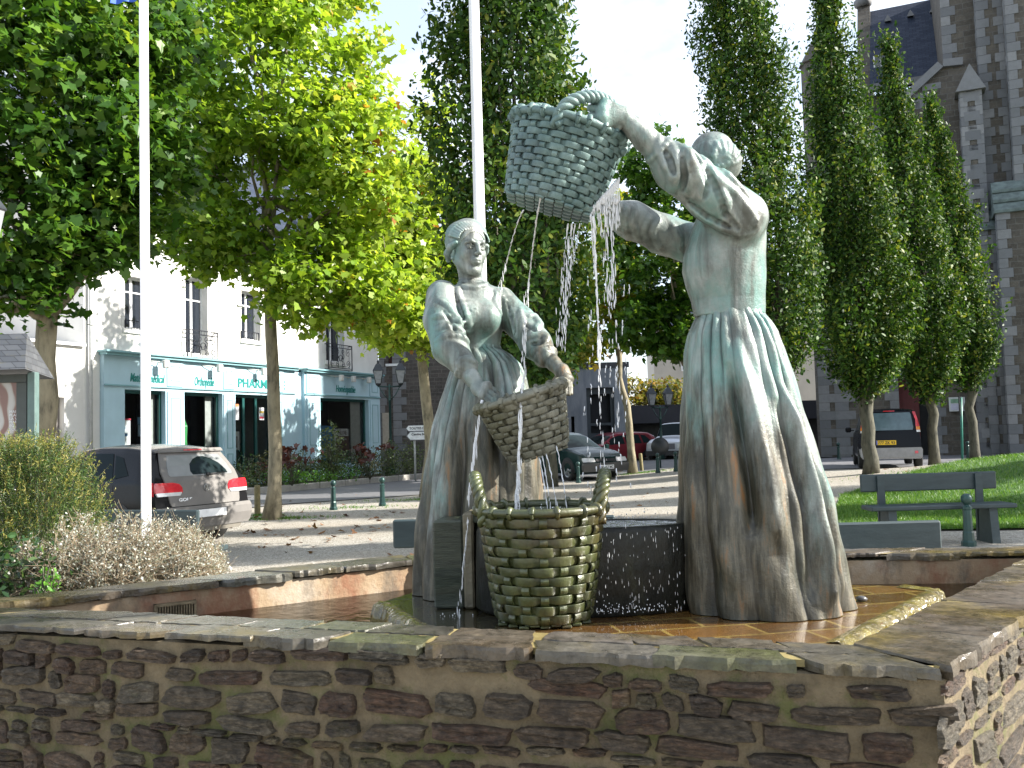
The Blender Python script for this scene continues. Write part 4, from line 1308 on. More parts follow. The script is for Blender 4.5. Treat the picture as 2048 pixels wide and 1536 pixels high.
# notice board on the wall
a = cpx(1897, 795); b = cpx(1931, 822)
nb = empty('notice_board', MC @ Vector((a[0], -.1, b[1])), 0, 'white framed notice board fixed to the church wall', 'notice board')
m = MB(); m.box((a[0], -.09, b[1]), (b[0], -.03, a[1]), MC); pch(m.build('frame', simple('white_board_frame', (.55, .57, .58), .5)), nb)
m = MB(); w_ = b[0] - a[0]; m.box((a[0] + .06, -.1, b[1] + .3), (a[0] + w_ * .62, -.092, a[1] - .06), MC); pch(m.build('map_sheet', simple('pale_green_sheet', (.20, .34, .24), .6, 0, .4, 6)), nb)
m = MB(); m.box((a[0] + .06, -.1, b[1] + .05), (a[0] + w_ * .62, -.092, b[1] + .28), MC); pch(m.build('text_sheet', simple('pale_lilac_sheet', (.5, .5, .62), .6)), nb)
# pinnacled buttress
a = cpx(1917, 200); b = cpx(1960, 200); zt_ = cpx(1935, 158)[1]; zb_ = cpx(1935, 196)[1]
def buttress(u0, u1, y0, z0, z1, mat, name, qs=True, seed=1, parent=None, y_back=0.0, hh=.34, qw=(.42, .28)):
    m = MB(); m.box((u0, y0, z0), (u1, y_back, z1), MC, .5)
    o = CH(name, m, mat)
    if qs:
        q = MB(); quoins(q, u0 - .004, *qw, z0, z1, MC, y0 - .03, hh, None, y0 - .002, seed); qo = q.build('quoin', M_GRAN); qo.parent = o
        q = MB(); quoins(q, u1 + .004, -qw[0], -qw[1], z0, z1, MC, y0 - .03, hh, None, y0 - .002, seed + 1)
        qo = q.build('quoin', M_GRAN); qo.parent = o
        q = MB(); random.seed(seed); z = z0; k = 0
        while z < z1 - .1:
            w = qw[1] if k % 2 else qw[0]; w = min(w, y_back - y0 - .02)
            q.box((u0 - .03, y0 + .001, z + .006), (u0 - .002, y0 + w, z + min(hh, z1 - z) - .006), MC, random.random()); z += hh; k += 1
        qo = q.build('quoin', M_GRAN); qo.parent = o
    return o
bo = buttress(a[0], b[0], -.75, 0, zb_, M_CH, 'pinnacle_buttress', True, 31, hh=.36, qw=(.5, .24))
z = .18; k = 0; random.seed(8)
while z < zb_ - .3:
    m = MB(); m.box((a[0] + .10, -.784, z), (b[0] - .10, -.782 + .03, z + .34), MC, random.random()); z += .72
    qo = m.build('granite_band', M_GRAN); qo.parent = bo
m = MB(); uc = (a[0] + b[0]) / 2; hw = (b[0] - a[0]) / 2 + .14
V = [(uc - hw, -.92, zb_), (uc + hw, -.92, zb_), (uc, -.92, zt_ + .25), (uc - hw, .0, zb_), (uc + hw, .0, zb_), (uc, .0, zt_ + .25)]
m.add(V, [(0, 1, 2), (5, 4, 3), (0, 3, 4, 1), (1, 4, 5, 2), (2, 5, 3, 0)], MC); o = m.build('gablet', M_GRAN); o.parent = bo
# tower: recessed wall and two stepped buttresses
t0 = cpx(1884, 60)[0]; t1 = cpx(1952, 60)[0]; t2 = cpx(1999, 60)[0]; t3 = cpx(2046, 60, -1.0)[0]
H = 26
m = MB(); m.box((t0, .4, 0), (t1 + 9, 8, H), MC); tw = CH('tower_wall', m, M_CH)
m = MB(); quoins(m, t0 - .004, .5, .32, 0, H, MC, .37, .36, None, .398, 51); o = m.build('quoin', M_GRAN); o.parent = tw
buttress(t1, t2 + .2, -.2, 0, H, M_CH, 'buttress', True, 61, y_back=.4)
buttress(t2 + .1, t3 + 1.2, -1.0, 0, H, M_CH, 'buttress', True, 71, y_back=-.202)
l1 = cpx(1975, 440, -.7); l2 = cpx(2030, 430, -1.5); wz = cpx(1975, 425, -.5)[1]
buttress(cpx(1966, 600, -.8)[0], cpx(2008, 600, -.8)[0], -.8, 0, wz - .6, M_CH, 'buttress', True, 81, y_back=-.202)
buttress(cpx(2003, 600, -1.6)[0], t3 + 1.6, -1.6, 0, wz - .2, M_CH, 'buttress', True, 91, y_back=-1.002)
def weathering(u0, u1, y0, y1, z0, z1, steps=3):
    m = MB()
    for k in range(steps):
        a_, b_ = k / steps, (k + 1) / steps
        ya, yb = y0 + (y1 - y0) * a_, y0 + (y1 - y0) * b_
        za, zb = z0 + (z1 - z0) * a_, z0 + (z1 - z0) * b_
        V = [(u0 - .08, ya - .1, za), (u1 + .08, ya - .1, za), (u1 + .08, yb, zb - .05), (u0 - .08, yb, zb - .05), (u0 - .08, y1 + .3, za), (u1 + .08, y1 + .3, za), (u0 - .08, y1 + .3, zb - .05), (u1 + .08, y1 + .3, zb - .05), (u0 - .08, ya - .1, za - .1), (u1 + .08, ya - .1, za - .1), (u0 - .08, y1 + .3, za - .1), (u1 + .08, y1 + .3, za - .1)]
        m.add(V, [(0, 1, 2, 3), (3, 2, 7, 6), (0, 3, 6, 4), (1, 5, 7, 2), (8, 9, 1, 0), (8, 0, 4, 10), (9, 11, 5, 1), (10, 11, 9, 8)], MC, random.random())
    return CH('weathering', m, simple('mossy_weathering', (.10, .13, .125), .85, 0, .4, 5, .4) if 'mossy_weathering' not in bpy.data.materials else bpy.data.materials['mossy_weathering'])
weathering(cpx(1966, 600, -.8)[0], cpx(2008, 600, -.8)[0], -.8, -.2, wz - .6, wz + .6)
weathering(cpx(2003, 600, -1.6)[0], t3 + 1.6, -1.6, -1.0, wz - .2, wz + 1.0)
# nave roof set back behind the gable
yn = 3.5
ra, rb = cpx(1750, 170, yn), cpx(1905, 150, yn)
ridge = cpx(1745, 22, yn + 4.5); rr = cpx(1900, -5, yn + 4.5)
zr = ridge[1]; ze_ = ra[1]
pch(roof_sheet('nave_roof', MC @ Vector((ra[0] - .2, yn, ze_)), MC @ Vector((t0 + .6, yn, ze_)), MC @ Vector((t0 + .6, yn + 4.5, zr)), MC @ Vector((ra[0] - .1, yn + 4.5, zr)), M_ROOF, None), ch)
m = MB(); m.box((ra[0] - .2, yn - .25, ze_ - .3), (t0 + .6, yn + .05, ze_ - .02), MC); CH('gutter', m, M_GRAN)
m = MB(); m.box((ra[0] - .2, yn + .4, 0), (t0 + .6, yn + 8, ze_ - .31), MC); CH('nave_wall', m, M_CH)
m = MB(); coping_seg(m, (0, 0), (0.001, 0), MC, 0, .001)
# stone gable end of the nave, left of the roof
V = [(ra[0] - .75, yn, ze_ - 1), (ra[0] - .2, yn, ze_ - 1), (ra[0] - .1, yn + 4.5, zr + .4), (ra[0] - .65, yn + 4.5, zr + .4), (ra[0] - .75, yn, 0), (ra[0] - .2, yn, 0), (ra[0] - .1, yn + 4.5, 0), (ra[0] - .65, yn + 4.5, 0)]
m = MB(); m.add(V, [(0, 1, 2, 3), (4, 5, 1, 0), (5, 6, 2, 1), (4, 0, 3, 7)], MC); ng = CH('nave_gable', m, M_CH, False)
m = MB(); m.lathe([(.38, 0), (.42, .3), (.22, .5), (.16, 1.3), (.02, 2.0)], 6, MC @ Matrix.Translation((ra[0] - .4, yn + 4.5, zr + .3))); o = m.build('finial', M_GRAN); o.parent = ng
slm = MB(); sx = cpx(1762, 125, yn + 1.1); 
slm.box((sx[0] - .3, yn + .98, sx[1] - .25), (sx[0] + .3, yn + 1.12, sx[1] + .3), MC); CH('skylight', slm, M_FRAME)
slm = MB(); slm.box((sx[0] - .24, yn + .93, sx[1] - .19), (sx[0] - .03, yn + .975, sx[1] + .24), MC); slm.box((sx[0] + .03, yn + .93, sx[1] - .19), (sx[0] + .24, yn + .975, sx[1] + .24), MC); CH('skylight_pane', slm, M_GLASS)
for px, py in ((1776, 48), (1821, 38), (1866, 30)):
    q = cpx(px, py, yn + 3.7); m = MB(); m.add([(q[0] - .16, yn + 3.35, q[1]), (q[0] + .16, yn + 3.35, q[1]), (q[0], yn + 3.4, q[1] + .32), (q[0], yn + 4.2, q[1] + .1)], [(0, 1, 2), (0, 2, 3), (1, 3, 2)], MC); CH('roof_vent', m, M_GRAN)
# slim turret behind the second pear tree
q = cpx(1648, 300, 1)
m = MB(); m.lathe([(.75, 0), (.75, cpx(1648, 130, 1)[1]), (.85, cpx(1648, 128, 1)[1]), (.05, cpx(1648, 60, 1)[1])], 8, MC @ Matrix.Translation((q[0], 1, 0)), smooth=False)
CH('turret', m, M_CH)
# nave aisle block between turret and gable wall
# ------------------------------------------------------------------ sculpting on a distance grid
class Sculpt:
    def __init__(s, lo, hi, h):
        s.h = h; s.lo = np.array(lo, np.float32)
        s.n = ((np.array(hi) - s.lo) / h).astype(int) + 2
        s.D = np.full(s.n, 0.3, np.float32)
    def sub(s, lo, hi, pad):
        a = np.clip(((np.array(lo) - pad - s.lo) / s.h).astype(int), 0, s.n - 1)
        b = np.clip(((np.array(hi) + pad - s.lo) / s.h).astype(int) + 2, 1, s.n)
        sl = tuple(slice(i, j) for i, j in zip(a, b))
        g = [s.lo[k] + s.h * np.arange(a[k], b[k], dtype=np.float32) for k in range(3)]
        return sl, g[0][:, None, None], g[1][None, :, None], g[2][None, None, :]
    def comb(s, sl, d, k, carve=False):
        D = s.D[sl]
        if carve:
            hh = np.clip(0.5 - 0.5 * (D + d) / k, 0, 1)
            s.D[sl] = D * (1 - hh) - d * hh + k * hh * (1 - hh)
        else:
            hh = np.clip(0.5 + 0.5 * (D - d) / k, 0, 1)
            s.D[sl] = D * (1 - hh) + d * hh - k * hh * (1 - hh)
    def cap(s, a, b, ra, rb, k=0.01, carve=False):
        a, b = np.array(a, np.float32), np.array(b, np.float32)
        r = max(ra, rb) + k
        sl, X, Y, Z = s.sub(np.minimum(a, b) - r, np.maximum(a, b) + r, 0.02)
        if 0 in s.D[sl].shape: return
        ab = b - a; L = float(ab @ ab) + 1e-9
        t = np.clip(((X - a[0]) * ab[0] + (Y - a[1]) * ab[1] + (Z - a[2]) * ab[2]) / L, 0, 1)
        d = np.sqrt((X - a[0] - ab[0] * t) ** 2 + (Y - a[1] - ab[1] * t) ** 2 + (Z - a[2] - ab[2] * t) ** 2) - (ra + (rb - ra) * t)
        s.comb(sl, d, k, carve)
    def chain(s, pts, rad, k=0.01, carve=False):
        if not hasattr(rad, '__len__'): rad = [rad] * len(pts)
        for i in range(len(pts) - 1): s.cap(pts[i], pts[i + 1], rad[i], rad[i + 1], k, carve)
    def ell(s, c, r, k=0.01, B=None, carve=False):
        "B: 3x3 rows = local axes"
        c = np.array(c, np.float32); m = max(r) + k
        sl, X, Y, Z = s.sub(c - m, c + m, 0.02)
        if 0 in s.D[sl].shape: return
        x, y, z = X - c[0], Y - c[1], Z - c[2]
        if B is not None:
            x, y, z = (B[i][0] * x + B[i][1] * y + B[i][2] * z for i in range(3))
        k0 = np.sqrt((x / r[0]) ** 2 + (y / r[1]) ** 2 + (z / r[2]) ** 2)
        k1 = np.sqrt((x / r[0] ** 2) ** 2 + (y / r[1] ** 2) ** 2 + (z / r[2] ** 2) ** 2) + 1e-6
        s.comb(sl, k0 * (k0 - 1) / k1, k, carve)
    def loft(s, rows, k=0.02, rz=0.0):
        "rows: (z, cx, cy, rx, ry) from the bottom up; rz turns the ellipses"
        A = np.array(rows, np.float32); A = A[A[:, 0].argsort()]
        m = A[:, 3:].max()
        sl, X, Y, Z = s.sub((A[:, 1].min() - m, A[:, 2].min() - m, A[0, 0]), (A[:, 1].max() + m, A[:, 2].max() + m, A[-1, 0]), 0.03)
        cx, cy, rx, ry = (np.interp(Z, A[:, 0], A[:, i]) for i in range(1, 5))
        x, y = X - cx, Y - cy
        c_, s_ = math.cos(rz), math.sin(rz)
        x, y = x * c_ + y * s_, -x * s_ + y * c_
        d = (np.sqrt((x / rx) ** 2 + (y / ry) ** 2) - 1) * np.minimum(rx, ry)
        d = np.maximum(d, np.maximum(A[0, 0] - Z, Z - A[-1, 0]))
        s.comb(sl, d, k)
    def hit(s, px, py):
        "first surface point the pixel ray meets"
        d = np.array(ray(px, py)); d = d / np.linalg.norm(d)
        o = np.array((0, 0, CAMZ))
        for t in np.arange(2.6, 4.9, s.h * 0.7):
            q = ((o + d * t - s.lo) / s.h).astype(int)
            if (q < 0).any() or (q >= s.n).any(): continue
            if s.D[tuple(q)] < 0: return o + d * t
        return None
    def ridge(s, pts, r, k=0.012, sink=0.4, carve=False):
        out = []
        P_ = []
        for (a, b), (c, d) in zip(pts, pts[1:]):
            for t in (0, .25, .5, .75): P_.append((a + (c - a) * t, b + (d - b) * t))
        P_.append(pts[-1])
        for p in P_:
            q = s.hit(*p)
            if q is not None: out.append(q)
        n_ = len(out)
        if n_ < 2: return
        for i in range(n_ - 1):
            if np.linalg.norm(out[i + 1] - out[i]) > 0.09: continue
            w0 = math.sin(math.pi * (i + .5) / (n_ + .5)) ** .5; w1 = math.sin(math.pi * (i + 1.3) / (n_ + .8)) ** .5 if i + 1 < n_ else .3
            sh = np.array((0, 1, 0)) * r * sink * (-0.6 if carve else 1)
            s.cap(out[i] + sh, out[i + 1] + sh, r * max(w0, .3), r * max(w1, .3), k, carve)
    def ring(s, c, axis, rad, r, k=.004, tilt_=0.0):
        axis = Vector(axis).normalized(); nx = axis.orthogonal().normalized(); ny = axis.cross(nx)
        P_ = [np.array(Vector(c) + (nx * math.cos(a) + ny * math.sin(a)) * rad) for a in np.linspace(0, 2 * math.pi, 17)]
        s.chain(P_, r, k)
    def ripple(s, amp, f):
        sl, X, Y, Z = s.sub(s.lo, s.lo + s.n * s.h, 0)
        s.D += amp * (np.sin(X * f + 1.3 * np.sin(Z * f * .7)) * np.sin(Y * f * 1.1 + 1) * np.sin(Z * f * .9 + np.sin(X * f * .6) * 2)).astype(np.float32)
    def mesh(s, name):
        D = s.D
        sg = D < 0
        nx, ny, nz = D.shape
        cnt = np.zeros((nx - 1, ny - 1, nz - 1), np.int8)
        for i in (0, 1):
            for j in (0, 1):
                for k in (0, 1):
                    cnt += sg[i:nx - 1 + i, j:ny - 1 + j, k:nz - 1 + k]
        act = (cnt > 0) & (cnt < 8)
        ci = np.argwhere(act)
        idx = np.full(act.shape, -1, np.int32); idx[act] = np.arange(len(ci))
        acc = np.zeros((len(ci), 3), np.float64); w = np.zeros(len(ci))
        cor = [(i, j, k) for i in (0, 1) for j in (0, 1) for k in (0, 1)]
        for a in range(8):
            for b in range(a + 1, 8):
                ca, cb = np.array(cor[a]), np.array(cor[b])
                if abs(ca - cb).sum() != 1: continue
                da = D[tuple((ci + ca).T)]; db = D[tuple((ci + cb).T)]
                m = (da < 0) != (db < 0)
                t = (da / np.where(m, da - db, 1))[:, None]
                acc += np.where(m[:, None], ca + (cb - ca) * t, 0); w += m
        V = s.lo + s.h * (ci + acc / w[:, None])
        F = []
        for ax in range(3):
            o = [0, 0, 0]; o[ax] = 1
            A = sg[:nx - o[0], :ny - o[1], :nz - o[2]]; B = sg[o[0]:, o[1]:, o[2]:]
            e = np.argwhere(A != B)
            e = e[(e > 0).all(1) & (e < np.array(act.shape)).all(1)] if len(e) else e
            u, v = [(1, 2), (2, 0), (0, 1)][ax]
            du = np.zeros(3, int); du[u] = 1; dv = np.zeros(3, int); dv[v] = 1
            q = np.stack([idx[tuple((e - du - dv).T)], idx[tuple((e - dv).T)], idx[tuple(e.T)], idx[tuple((e - du).T)]], 1)
            fl = A[tuple(e.T)]
            q = np.where(fl[:, None], q, q[:, ::-1])
            F.append(q[(q >= 0).all(1)])
        F = np.concatenate(F)
        return fast_mesh(name, V, F, smooth=True)

def head(S, C, f, u, scale=1.0, face=True):
    f = Vector(f).normalized(); u = Vector(u); r = f.cross(u).normalized(); u = r.cross(f).normalized()
    B = [list(r), list(f), list(u)]
    def H(x, y, z): return tuple(Vector(C) + (r * x + f * y + u * z) * scale)
    q = scale
    S.ell(H(0, -.015, .03), (.074 * q, .092 * q, .088 * q), .01, B)
    S.ell(H(0, .018, -.03), (.060 * q, .068 * q, .088 * q), .03, B)
    for sx in (-1, 1):
        S.cap(H(sx * .052, -.005, -.045), H(sx * .018, .058, -.098), .022 * q, .018 * q, .02)
        S.ell(H(sx * .034, .058, -.028), (.024 * q, .02 * q, .026 * q), .02, B)
    S.ell(H(0, .068, -.100), (.020 * q, .018 * q, .017 * q), .015, B)
    if face:
        for sx in (-1, 1):
            S.ell(H(sx * .030, .093, .004), (.019 * q, .013 * q, .013 * q), .010, B, True)
            S.chain([H(sx * .010, .088, .020), H(sx * .028, .087, .026), H(sx * .048, .070, .018)], [.006 * q, .007 * q, .005 * q], .012)
            S.ell(H(sx * .030, .0735, .003), (.0125 * q, .0115 * q, .011 * q), .003, B)
            S.chain([H(sx * .017, .083, .005), H(sx * .030, .086, .0125), H(sx * .044, .077, .006)], .0032 * q, .003)
            S.chain([H(sx * .018, .083, -.002), H(sx * .030, .084, -.007), H(sx * .043, .077, -.002)], .0026 * q, .003)
        S.chain([H(0, .084, .022), H(0, .096, .0), H(0, .108, -.024)], [.009 * q, .0085 * q, .0105 * q], .010)
        for sx in (-1, 1): S.ell(H(sx * .0115, .099, -.029), (.0075 * q, .009 * q, .0065 * q), .005, B)
        S.ell(H(0, .084, -.058), (.026 * q, .014 * q, .020 * q), .012, B)
        S.chain([H(-.022, .088, -.0585), H(-.008, .098, -.0545), H(0, .0975, -.056), H(.008, .098, -.0545), H(.022, .088, -.0585)], .0042 * q, .004)
        S.chain([H(-.018, .089, -.0645), H(0, .097, -.0685), H(.018, .089, -.0645)], .0052 * q, .004)
        S.chain([H(-.023, .092, -.0605), H(0, .1025, -.0612), H(.023, .092, -.0605)], .0016 * q, .003, True)
        S.cap(H(-.01, .098, -.079), H(.01, .098, -.079), .004 * q, .004 * q, .008, True)
    for sx in (-1, 1):
        S.ell(H(sx * .074, -.008, -.012), (.010 * q, .020 * q, .031 * q), .004, B)
        S.ell(H(sx * .085, -.004, -.008), (.006 * q, .010 * q, .017 * q), .004, B, True)
        S.ell(H(sx * .078, .0, -.044), (.007 * q, .008 * q, .009 * q), .004, B)
    return H, B

def hand(S, wrist, knuckles, mids, tips, thumb, r=.0105, pr=(.026, .016)):
    "palm from the wrist to the four knuckles, then three-bone fingers; thumb = three points"
    for kn in knuckles: S.cap(wrist, kn, pr[0], pr[1], .012)
    k = list(knuckles)
    for a, b in zip(k, k[1:]): S.cap(a, b, pr[1], pr[1] * .95, .008)
    for i, (a, b, c) in enumerate(zip(knuckles, mids, tips)):
        rr = r * (1.0, 1.04, .97, .85)[i]
        S.cap(a, b, rr * 1.2, rr, .004); S.cap(b, c, rr, rr * .82, .003)
    S.chain(thumb, [r * 1.5, r * 1.25, r * .95], .006)

def skirt_mesh(name, rows, n1, n2, seed, amp=(.006, .035), K=420, J=200, squash=.92, extra=()):
    "rows (z, cx, cy, r) bottom up; many small pleats at the waist run into fewer broad folds"
    rg = np.random.default_rng(seed)
    A = np.array(rows); A = A[A[:, 0].argsort()]
    z = np.linspace(A[0, 0], A[-1, 0], J)
    cx, cy, rr = (np.interp(z, A[:, 0], A[:, i]) for i in (1, 2, 3))
    t = (z - z[0]) / (z[-1] - z[0])                    # 0 hem .. 1 waist
    th = np.linspace(0, 2 * np.pi, K, endpoint=False)
    T, TH = t[:, None], th[None, :]
    ph = rg.uniform(0, 6.28, 8)
    warp = .30 * np.sin(2 * TH + ph[0] + .7 * T) + .22 * np.sin(3 * TH + ph[1] - 1.1 * T) + .05 * np.sin(7 * TH + ph[6] + 9 * T)
    rd = lambda x: np.abs(np.cos(x / 2)) ** .8 * 2 - 1.15
    broad = rd(n2 * (TH + .18 * warp) + ph[2]) * (.75 + .35 * np.sin(TH * 2 + ph[3]))
    fine = rd(n1 * (TH + .04 * warp) + ph[4] + .3 * np.sin(3 * TH)) * (.6 + .5 * np.sin(5 * TH + ph[7]))
    w = 1 / (1 + np.exp((T - .62) * 9))
    a = amp[0] + (amp[1] - amp[0]) * np.clip((1 - T) / .75, 0, 1) ** .8
    puff = .5 * (1 - np.exp(-(1 - T) / .05))
    d = a * (broad * w) + amp[0] * 1.6 * fine * (1 - w * .8) * np.clip((1 - T) / .04, .25, 1)
    d += .004 * np.sin(TH * 5 + T * 17 + ph[5]) * (1 - T) + .0025 * np.sin(TH * 13 + T * 31)
    for (th0, wd, dep, ta, tb) in extra:              # single deep creases (negative) or ridges
        e = np.exp(-((np.angle(np.exp(1j * (TH - th0 - .12 * np.sin(T * 4)))) / wd) ** 2))
        d += dep * e * np.clip((T - ta) / .08, 0, 1) * np.clip((tb - T) / .12, 0, 1)
    Rr = rr[:, None] + d
    V = np.stack([cx[:, None] + Rr * np.cos(TH), cy[:, None] + Rr * np.sin(TH) * squash, np.broadcast_to(z[:, None], Rr.shape) + .004 * np.sin(TH * 9) * (1 - T) * 0], 2).reshape(-1, 3)
    i, j = np.meshgrid(np.arange(J - 1), np.arange(K), indexing='ij')
    F = np.stack([i * K + j, i * K + (j + 1) % K, (i + 1) * K + (j + 1) % K, (i + 1) * K + j], 2).reshape(-1, 4)
    return fast_mesh(name, V, F, smooth=True)

def m_bronze():
    n = N('weathered_bronze')
    p = n.coord()
    grey = n.ramp(n.noise(5, 7, .65), [(.3, (.10, .125, .115)), (.48, (.19, .22, .20)), (.68, (.33, .36, .335))])
    ver = n.ramp(n.noise(3.2, 6, .7, n.coord((1.5, 1.5, .8))), [(.46, 0), (.64, .80)])
    c = n.mix(ver, grey, (.12, .255, .225))
    stv = n.coord((9, 9, .9))
    c = n.mix(n.ramp(n.noise(1.2, 6, .65, stv), [(.48, 0), (.62, .75)]), c, (.060, .060, .048))
    c = n.mix(n.ramp(n.noise(1.7, 5, .6, n.coord((7, 7, .6))), [(.55, 0), (.70, .55)]), c, (.42, .43, .40))
    # algae and rust stains low on the figures, where the spray runs
    gp = n.new('ShaderNodeNewGeometry'); sx = n.new('ShaderNodeSeparateXYZ'); n.L(gp.outputs['Position'], sx.inputs[0])
    low = n.math('ADD', n.math('MULTIPLY', n.math('SUBTRACT', 2.05, sx.outputs[2]), 1.05), n.math('MULTIPLY', n.math('SUBTRACT', n.noise(2.6, 6, .7, n.coord((2, 2, .5))), .5), 2.0))
    # splashed side only: the spray falls between the two figures
    side = n.math('ABSOLUTE', n.math('SUBTRACT', sx.outputs[0], .28))
    spl = n.math('SUBTRACT', low, n.math('MULTIPLY', side, .78))
    c = n.mix(n.ramp(spl, [(.0, 0), (.34, .92)]), c, n.ramp(n.noise(4.5, 6, .7, n.coord((5, 5, .6))), [(.34, (.014, .012, .008)), (.47, (.045, .038, .022)), (.58, (.12, .105, .072)), (.72, (.27, .11, .02))]))
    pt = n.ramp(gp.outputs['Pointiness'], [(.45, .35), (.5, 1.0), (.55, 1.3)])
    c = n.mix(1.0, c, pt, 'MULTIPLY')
    n.set(color=c, rough=n.ramp(n.noise(7, 5), [(.3, .34), (.7, .55)]), metal=.15, spec=.6)
    b = n.bump(n.noise(16, 7, .65), .35, .012)
    n.bump(n.noise(90, 5, .75), .4, .005, b)
    return n.m
M_BRONZE = m_bronze()

def C1(x, y): return (800 + x / 3.414, 400 + y / 3.414)
def C2(x, y): return (980 + x / 3.267, 170 + y / 3.267)
def C8(x, y): return (900 + x / 7.314, 700 + y / 7.314)

# ---------------- right washerwoman, seen from behind her left side, pouring the basket
YR = 3.55
RW = empty('washerwoman_statue', (P(1537, 1235, YR).x, YR, Z_PLAT), 0, 'tall bronze washerwoman with raised arms tipping out the high basket', 'statue')
S = Sculpt((.25, 3.10, 1.75), (1.12, 4.02, 2.95), .0045)
def zz(py, Y, px=1450): return P(px, py, Y).z
def xx(px, py, Y): return P(px, py, Y).x
rows = []
for py, a, b, ry in ((632, 1390, 1531, .120), (600, 1384, 1531, .122), (570, 1373, 1532, .135), (540, 1366, 1532, .145), (510, 1368, 1531, .155), (480, 1378, 1531, .17), (450, 1388, 1529, .185), (425, 1398, 1519, .185), (402, 1412, 1500, .15), (388, 1425, 1480, .09)):
    x0, x1 = xx(a, py, YR), xx(b, py, YR)
    rows.append((zz(py, YR), (x0 + x1) / 2, YR + .01, (x1 - x0) / 2, ry))
S.loft(rows, .02)
J = lambda px, py, Y: np.array(P(px, py, Y))
hc = J(1424, 322, 3.57)
S.cap(J(1462, 415, 3.56), J(1436, 350, 3.57), .062, .052, .03)
Hf, HB = head(S, hc, (-.90, .18, -.40), (-.3, 0, 1), .96)
# near arm: shoulder, puffed sleeve, forearm
S.chain([J(1482, 436, 3.43), J(1425, 392, 3.385), J(1352, 336, 3.33), J(1322, 306, 3.32)], [.104, .096, .084, .062], .025)
S.chain([J(1335, 318, 3.325), J(1290, 277, 3.305), J(1247, 236, 3.285)], [.053, .049, .033], .004)
# far arm
S.chain([J(1420, 500, 3.72), J(1330, 470, 3.74), J(1262, 440, 3.70), J(1240, 432, 3.68)], [.088, .080, .076, .062], .025)
S.chain([J(1250, 435, 3.69), J(1216, 408, 3.62)], [.048, .034], .004)
# sleeve and bodice folds
for pts, r in (([(1115, 300), (1100, 420), (1150, 520), (1170, 560)], .010), ([(1225, 375), (1295, 470), (1305, 600), (1290, 700)], .016),
               ([(1310, 415), (1365, 520), (1400, 640), (1385, 715)], .018), ([(1365, 440), (1450, 560), (1510, 700), (1560, 830), (1640, 950)], .017),
               ([(1240, 705), (1330, 800), (1480, 900), (1640, 975)], .016), ([(1180, 560), (1200, 640), (1185, 690)], .015),
               ([(1160, 330), (1210, 440), (1225, 540), (1215, 620)], .013), ([(1480, 600), (1600, 700), (1700, 830), (1745, 930)], .014),
               ([(1275, 395), (1340, 520), (1350, 640)], .011), ([(1420, 470), (1560, 590), (1680, 720)], .010)):
    S.ridge([C2(*p) for p in pts], r, .016)
for pts, r in (([(1340, 430), (1395, 540), (1430, 660), (1400, 740)], .010), ([(1400, 520), (1480, 680), (1540, 850), (1620, 940)], .011),
               ([(1255, 480), (1270, 590), (1255, 690)], .010), ([(1140, 420), (1180, 500), (1200, 580)], .009), ([(1300, 770), (1420, 860), (1560, 930)], .008)):
    S.ridge([C2(*p) for p in pts], r, .012, carve=True)
for pts, r in (([(905, 790), (870, 880), (900, 1000)], .012), ([(960, 800), (930, 900), (980, 1020)], .013), ([(1040, 850), (1000, 960), (1060, 1080)], .010), ([(850, 770), (835, 880), (850, 1000)], .010), ([(1100, 880), (1060, 960), (1120, 1080)], .009), ([(1180, 900), (1240, 1000), (1260, 1100)], .010)):
    S.ridge([C2(*p) for p in pts], r, .014)
S.ridge([C2(*p) for p in ((1325, 1150), (1335, 1260), (1360, 1380), (1395, 1500))], .0045, .003)
S.ridge([C2(*p) for p in ((1450, 1000), (1600, 985), (1720, 960), (1760, 860))], .006, .006)
a_, b_ = J(1345, 330, 3.33), J(1318, 300, 3.315)
S.ring(b_, Vector(b_ - a_), .054, .010, .006)
a_, b_ = J(1262, 440, 3.70), J(1240, 432, 3.68)
S.ring(b_, Vector(b_ - a_), .052, .009, .006)
S.ripple(.0012, 34)
# near hand: fist round the rope, back of the hand to the viewer
kn = [J(1209, 208, 3.262), J(1205, 221, 3.250), J(1205, 235, 3.247), J(1209, 248, 3.255)]
md = [J(1186, 202, 3.278), J(1181, 216, 3.272), J(1182, 231, 3.270), J(1188, 245, 3.274)]
tp = [J(1189, 206, 3.318), J(1186, 220, 3.316), J(1187, 234, 3.314), J(1194, 247, 3.314)]
hand(S, J(1245, 233, 3.285), kn, md, tp, [J(1234, 252, 3.28), J(1214, 264, 3.30), J(1198, 261, 3.325)], .0128, (.034, .023))
# far hand: open, under the basket wall
kn = [J(1203, 392, 3.58), J(1200, 399, 3.60), J(1199, 406, 3.62), J(1201, 413, 3.64)]
md = [J(1188, 380, 3.57), J(1184, 388, 3.595), J(1184, 396, 3.62), J(1188, 404, 3.64)]
tp = [J(1182, 366, 3.57), J(1177, 374, 3.595), J(1177, 383, 3.62), J(1182, 392, 3.64)]
hand(S, J(1217, 409, 3.62), kn, md, tp, [J(1210, 398, 3.59), J(1206, 384, 3.56), J(1203, 372, 3.55)], .0115, (.030, .019))
o = link('body', S.mesh('body'), M_BRONZE); pch(o, RW)
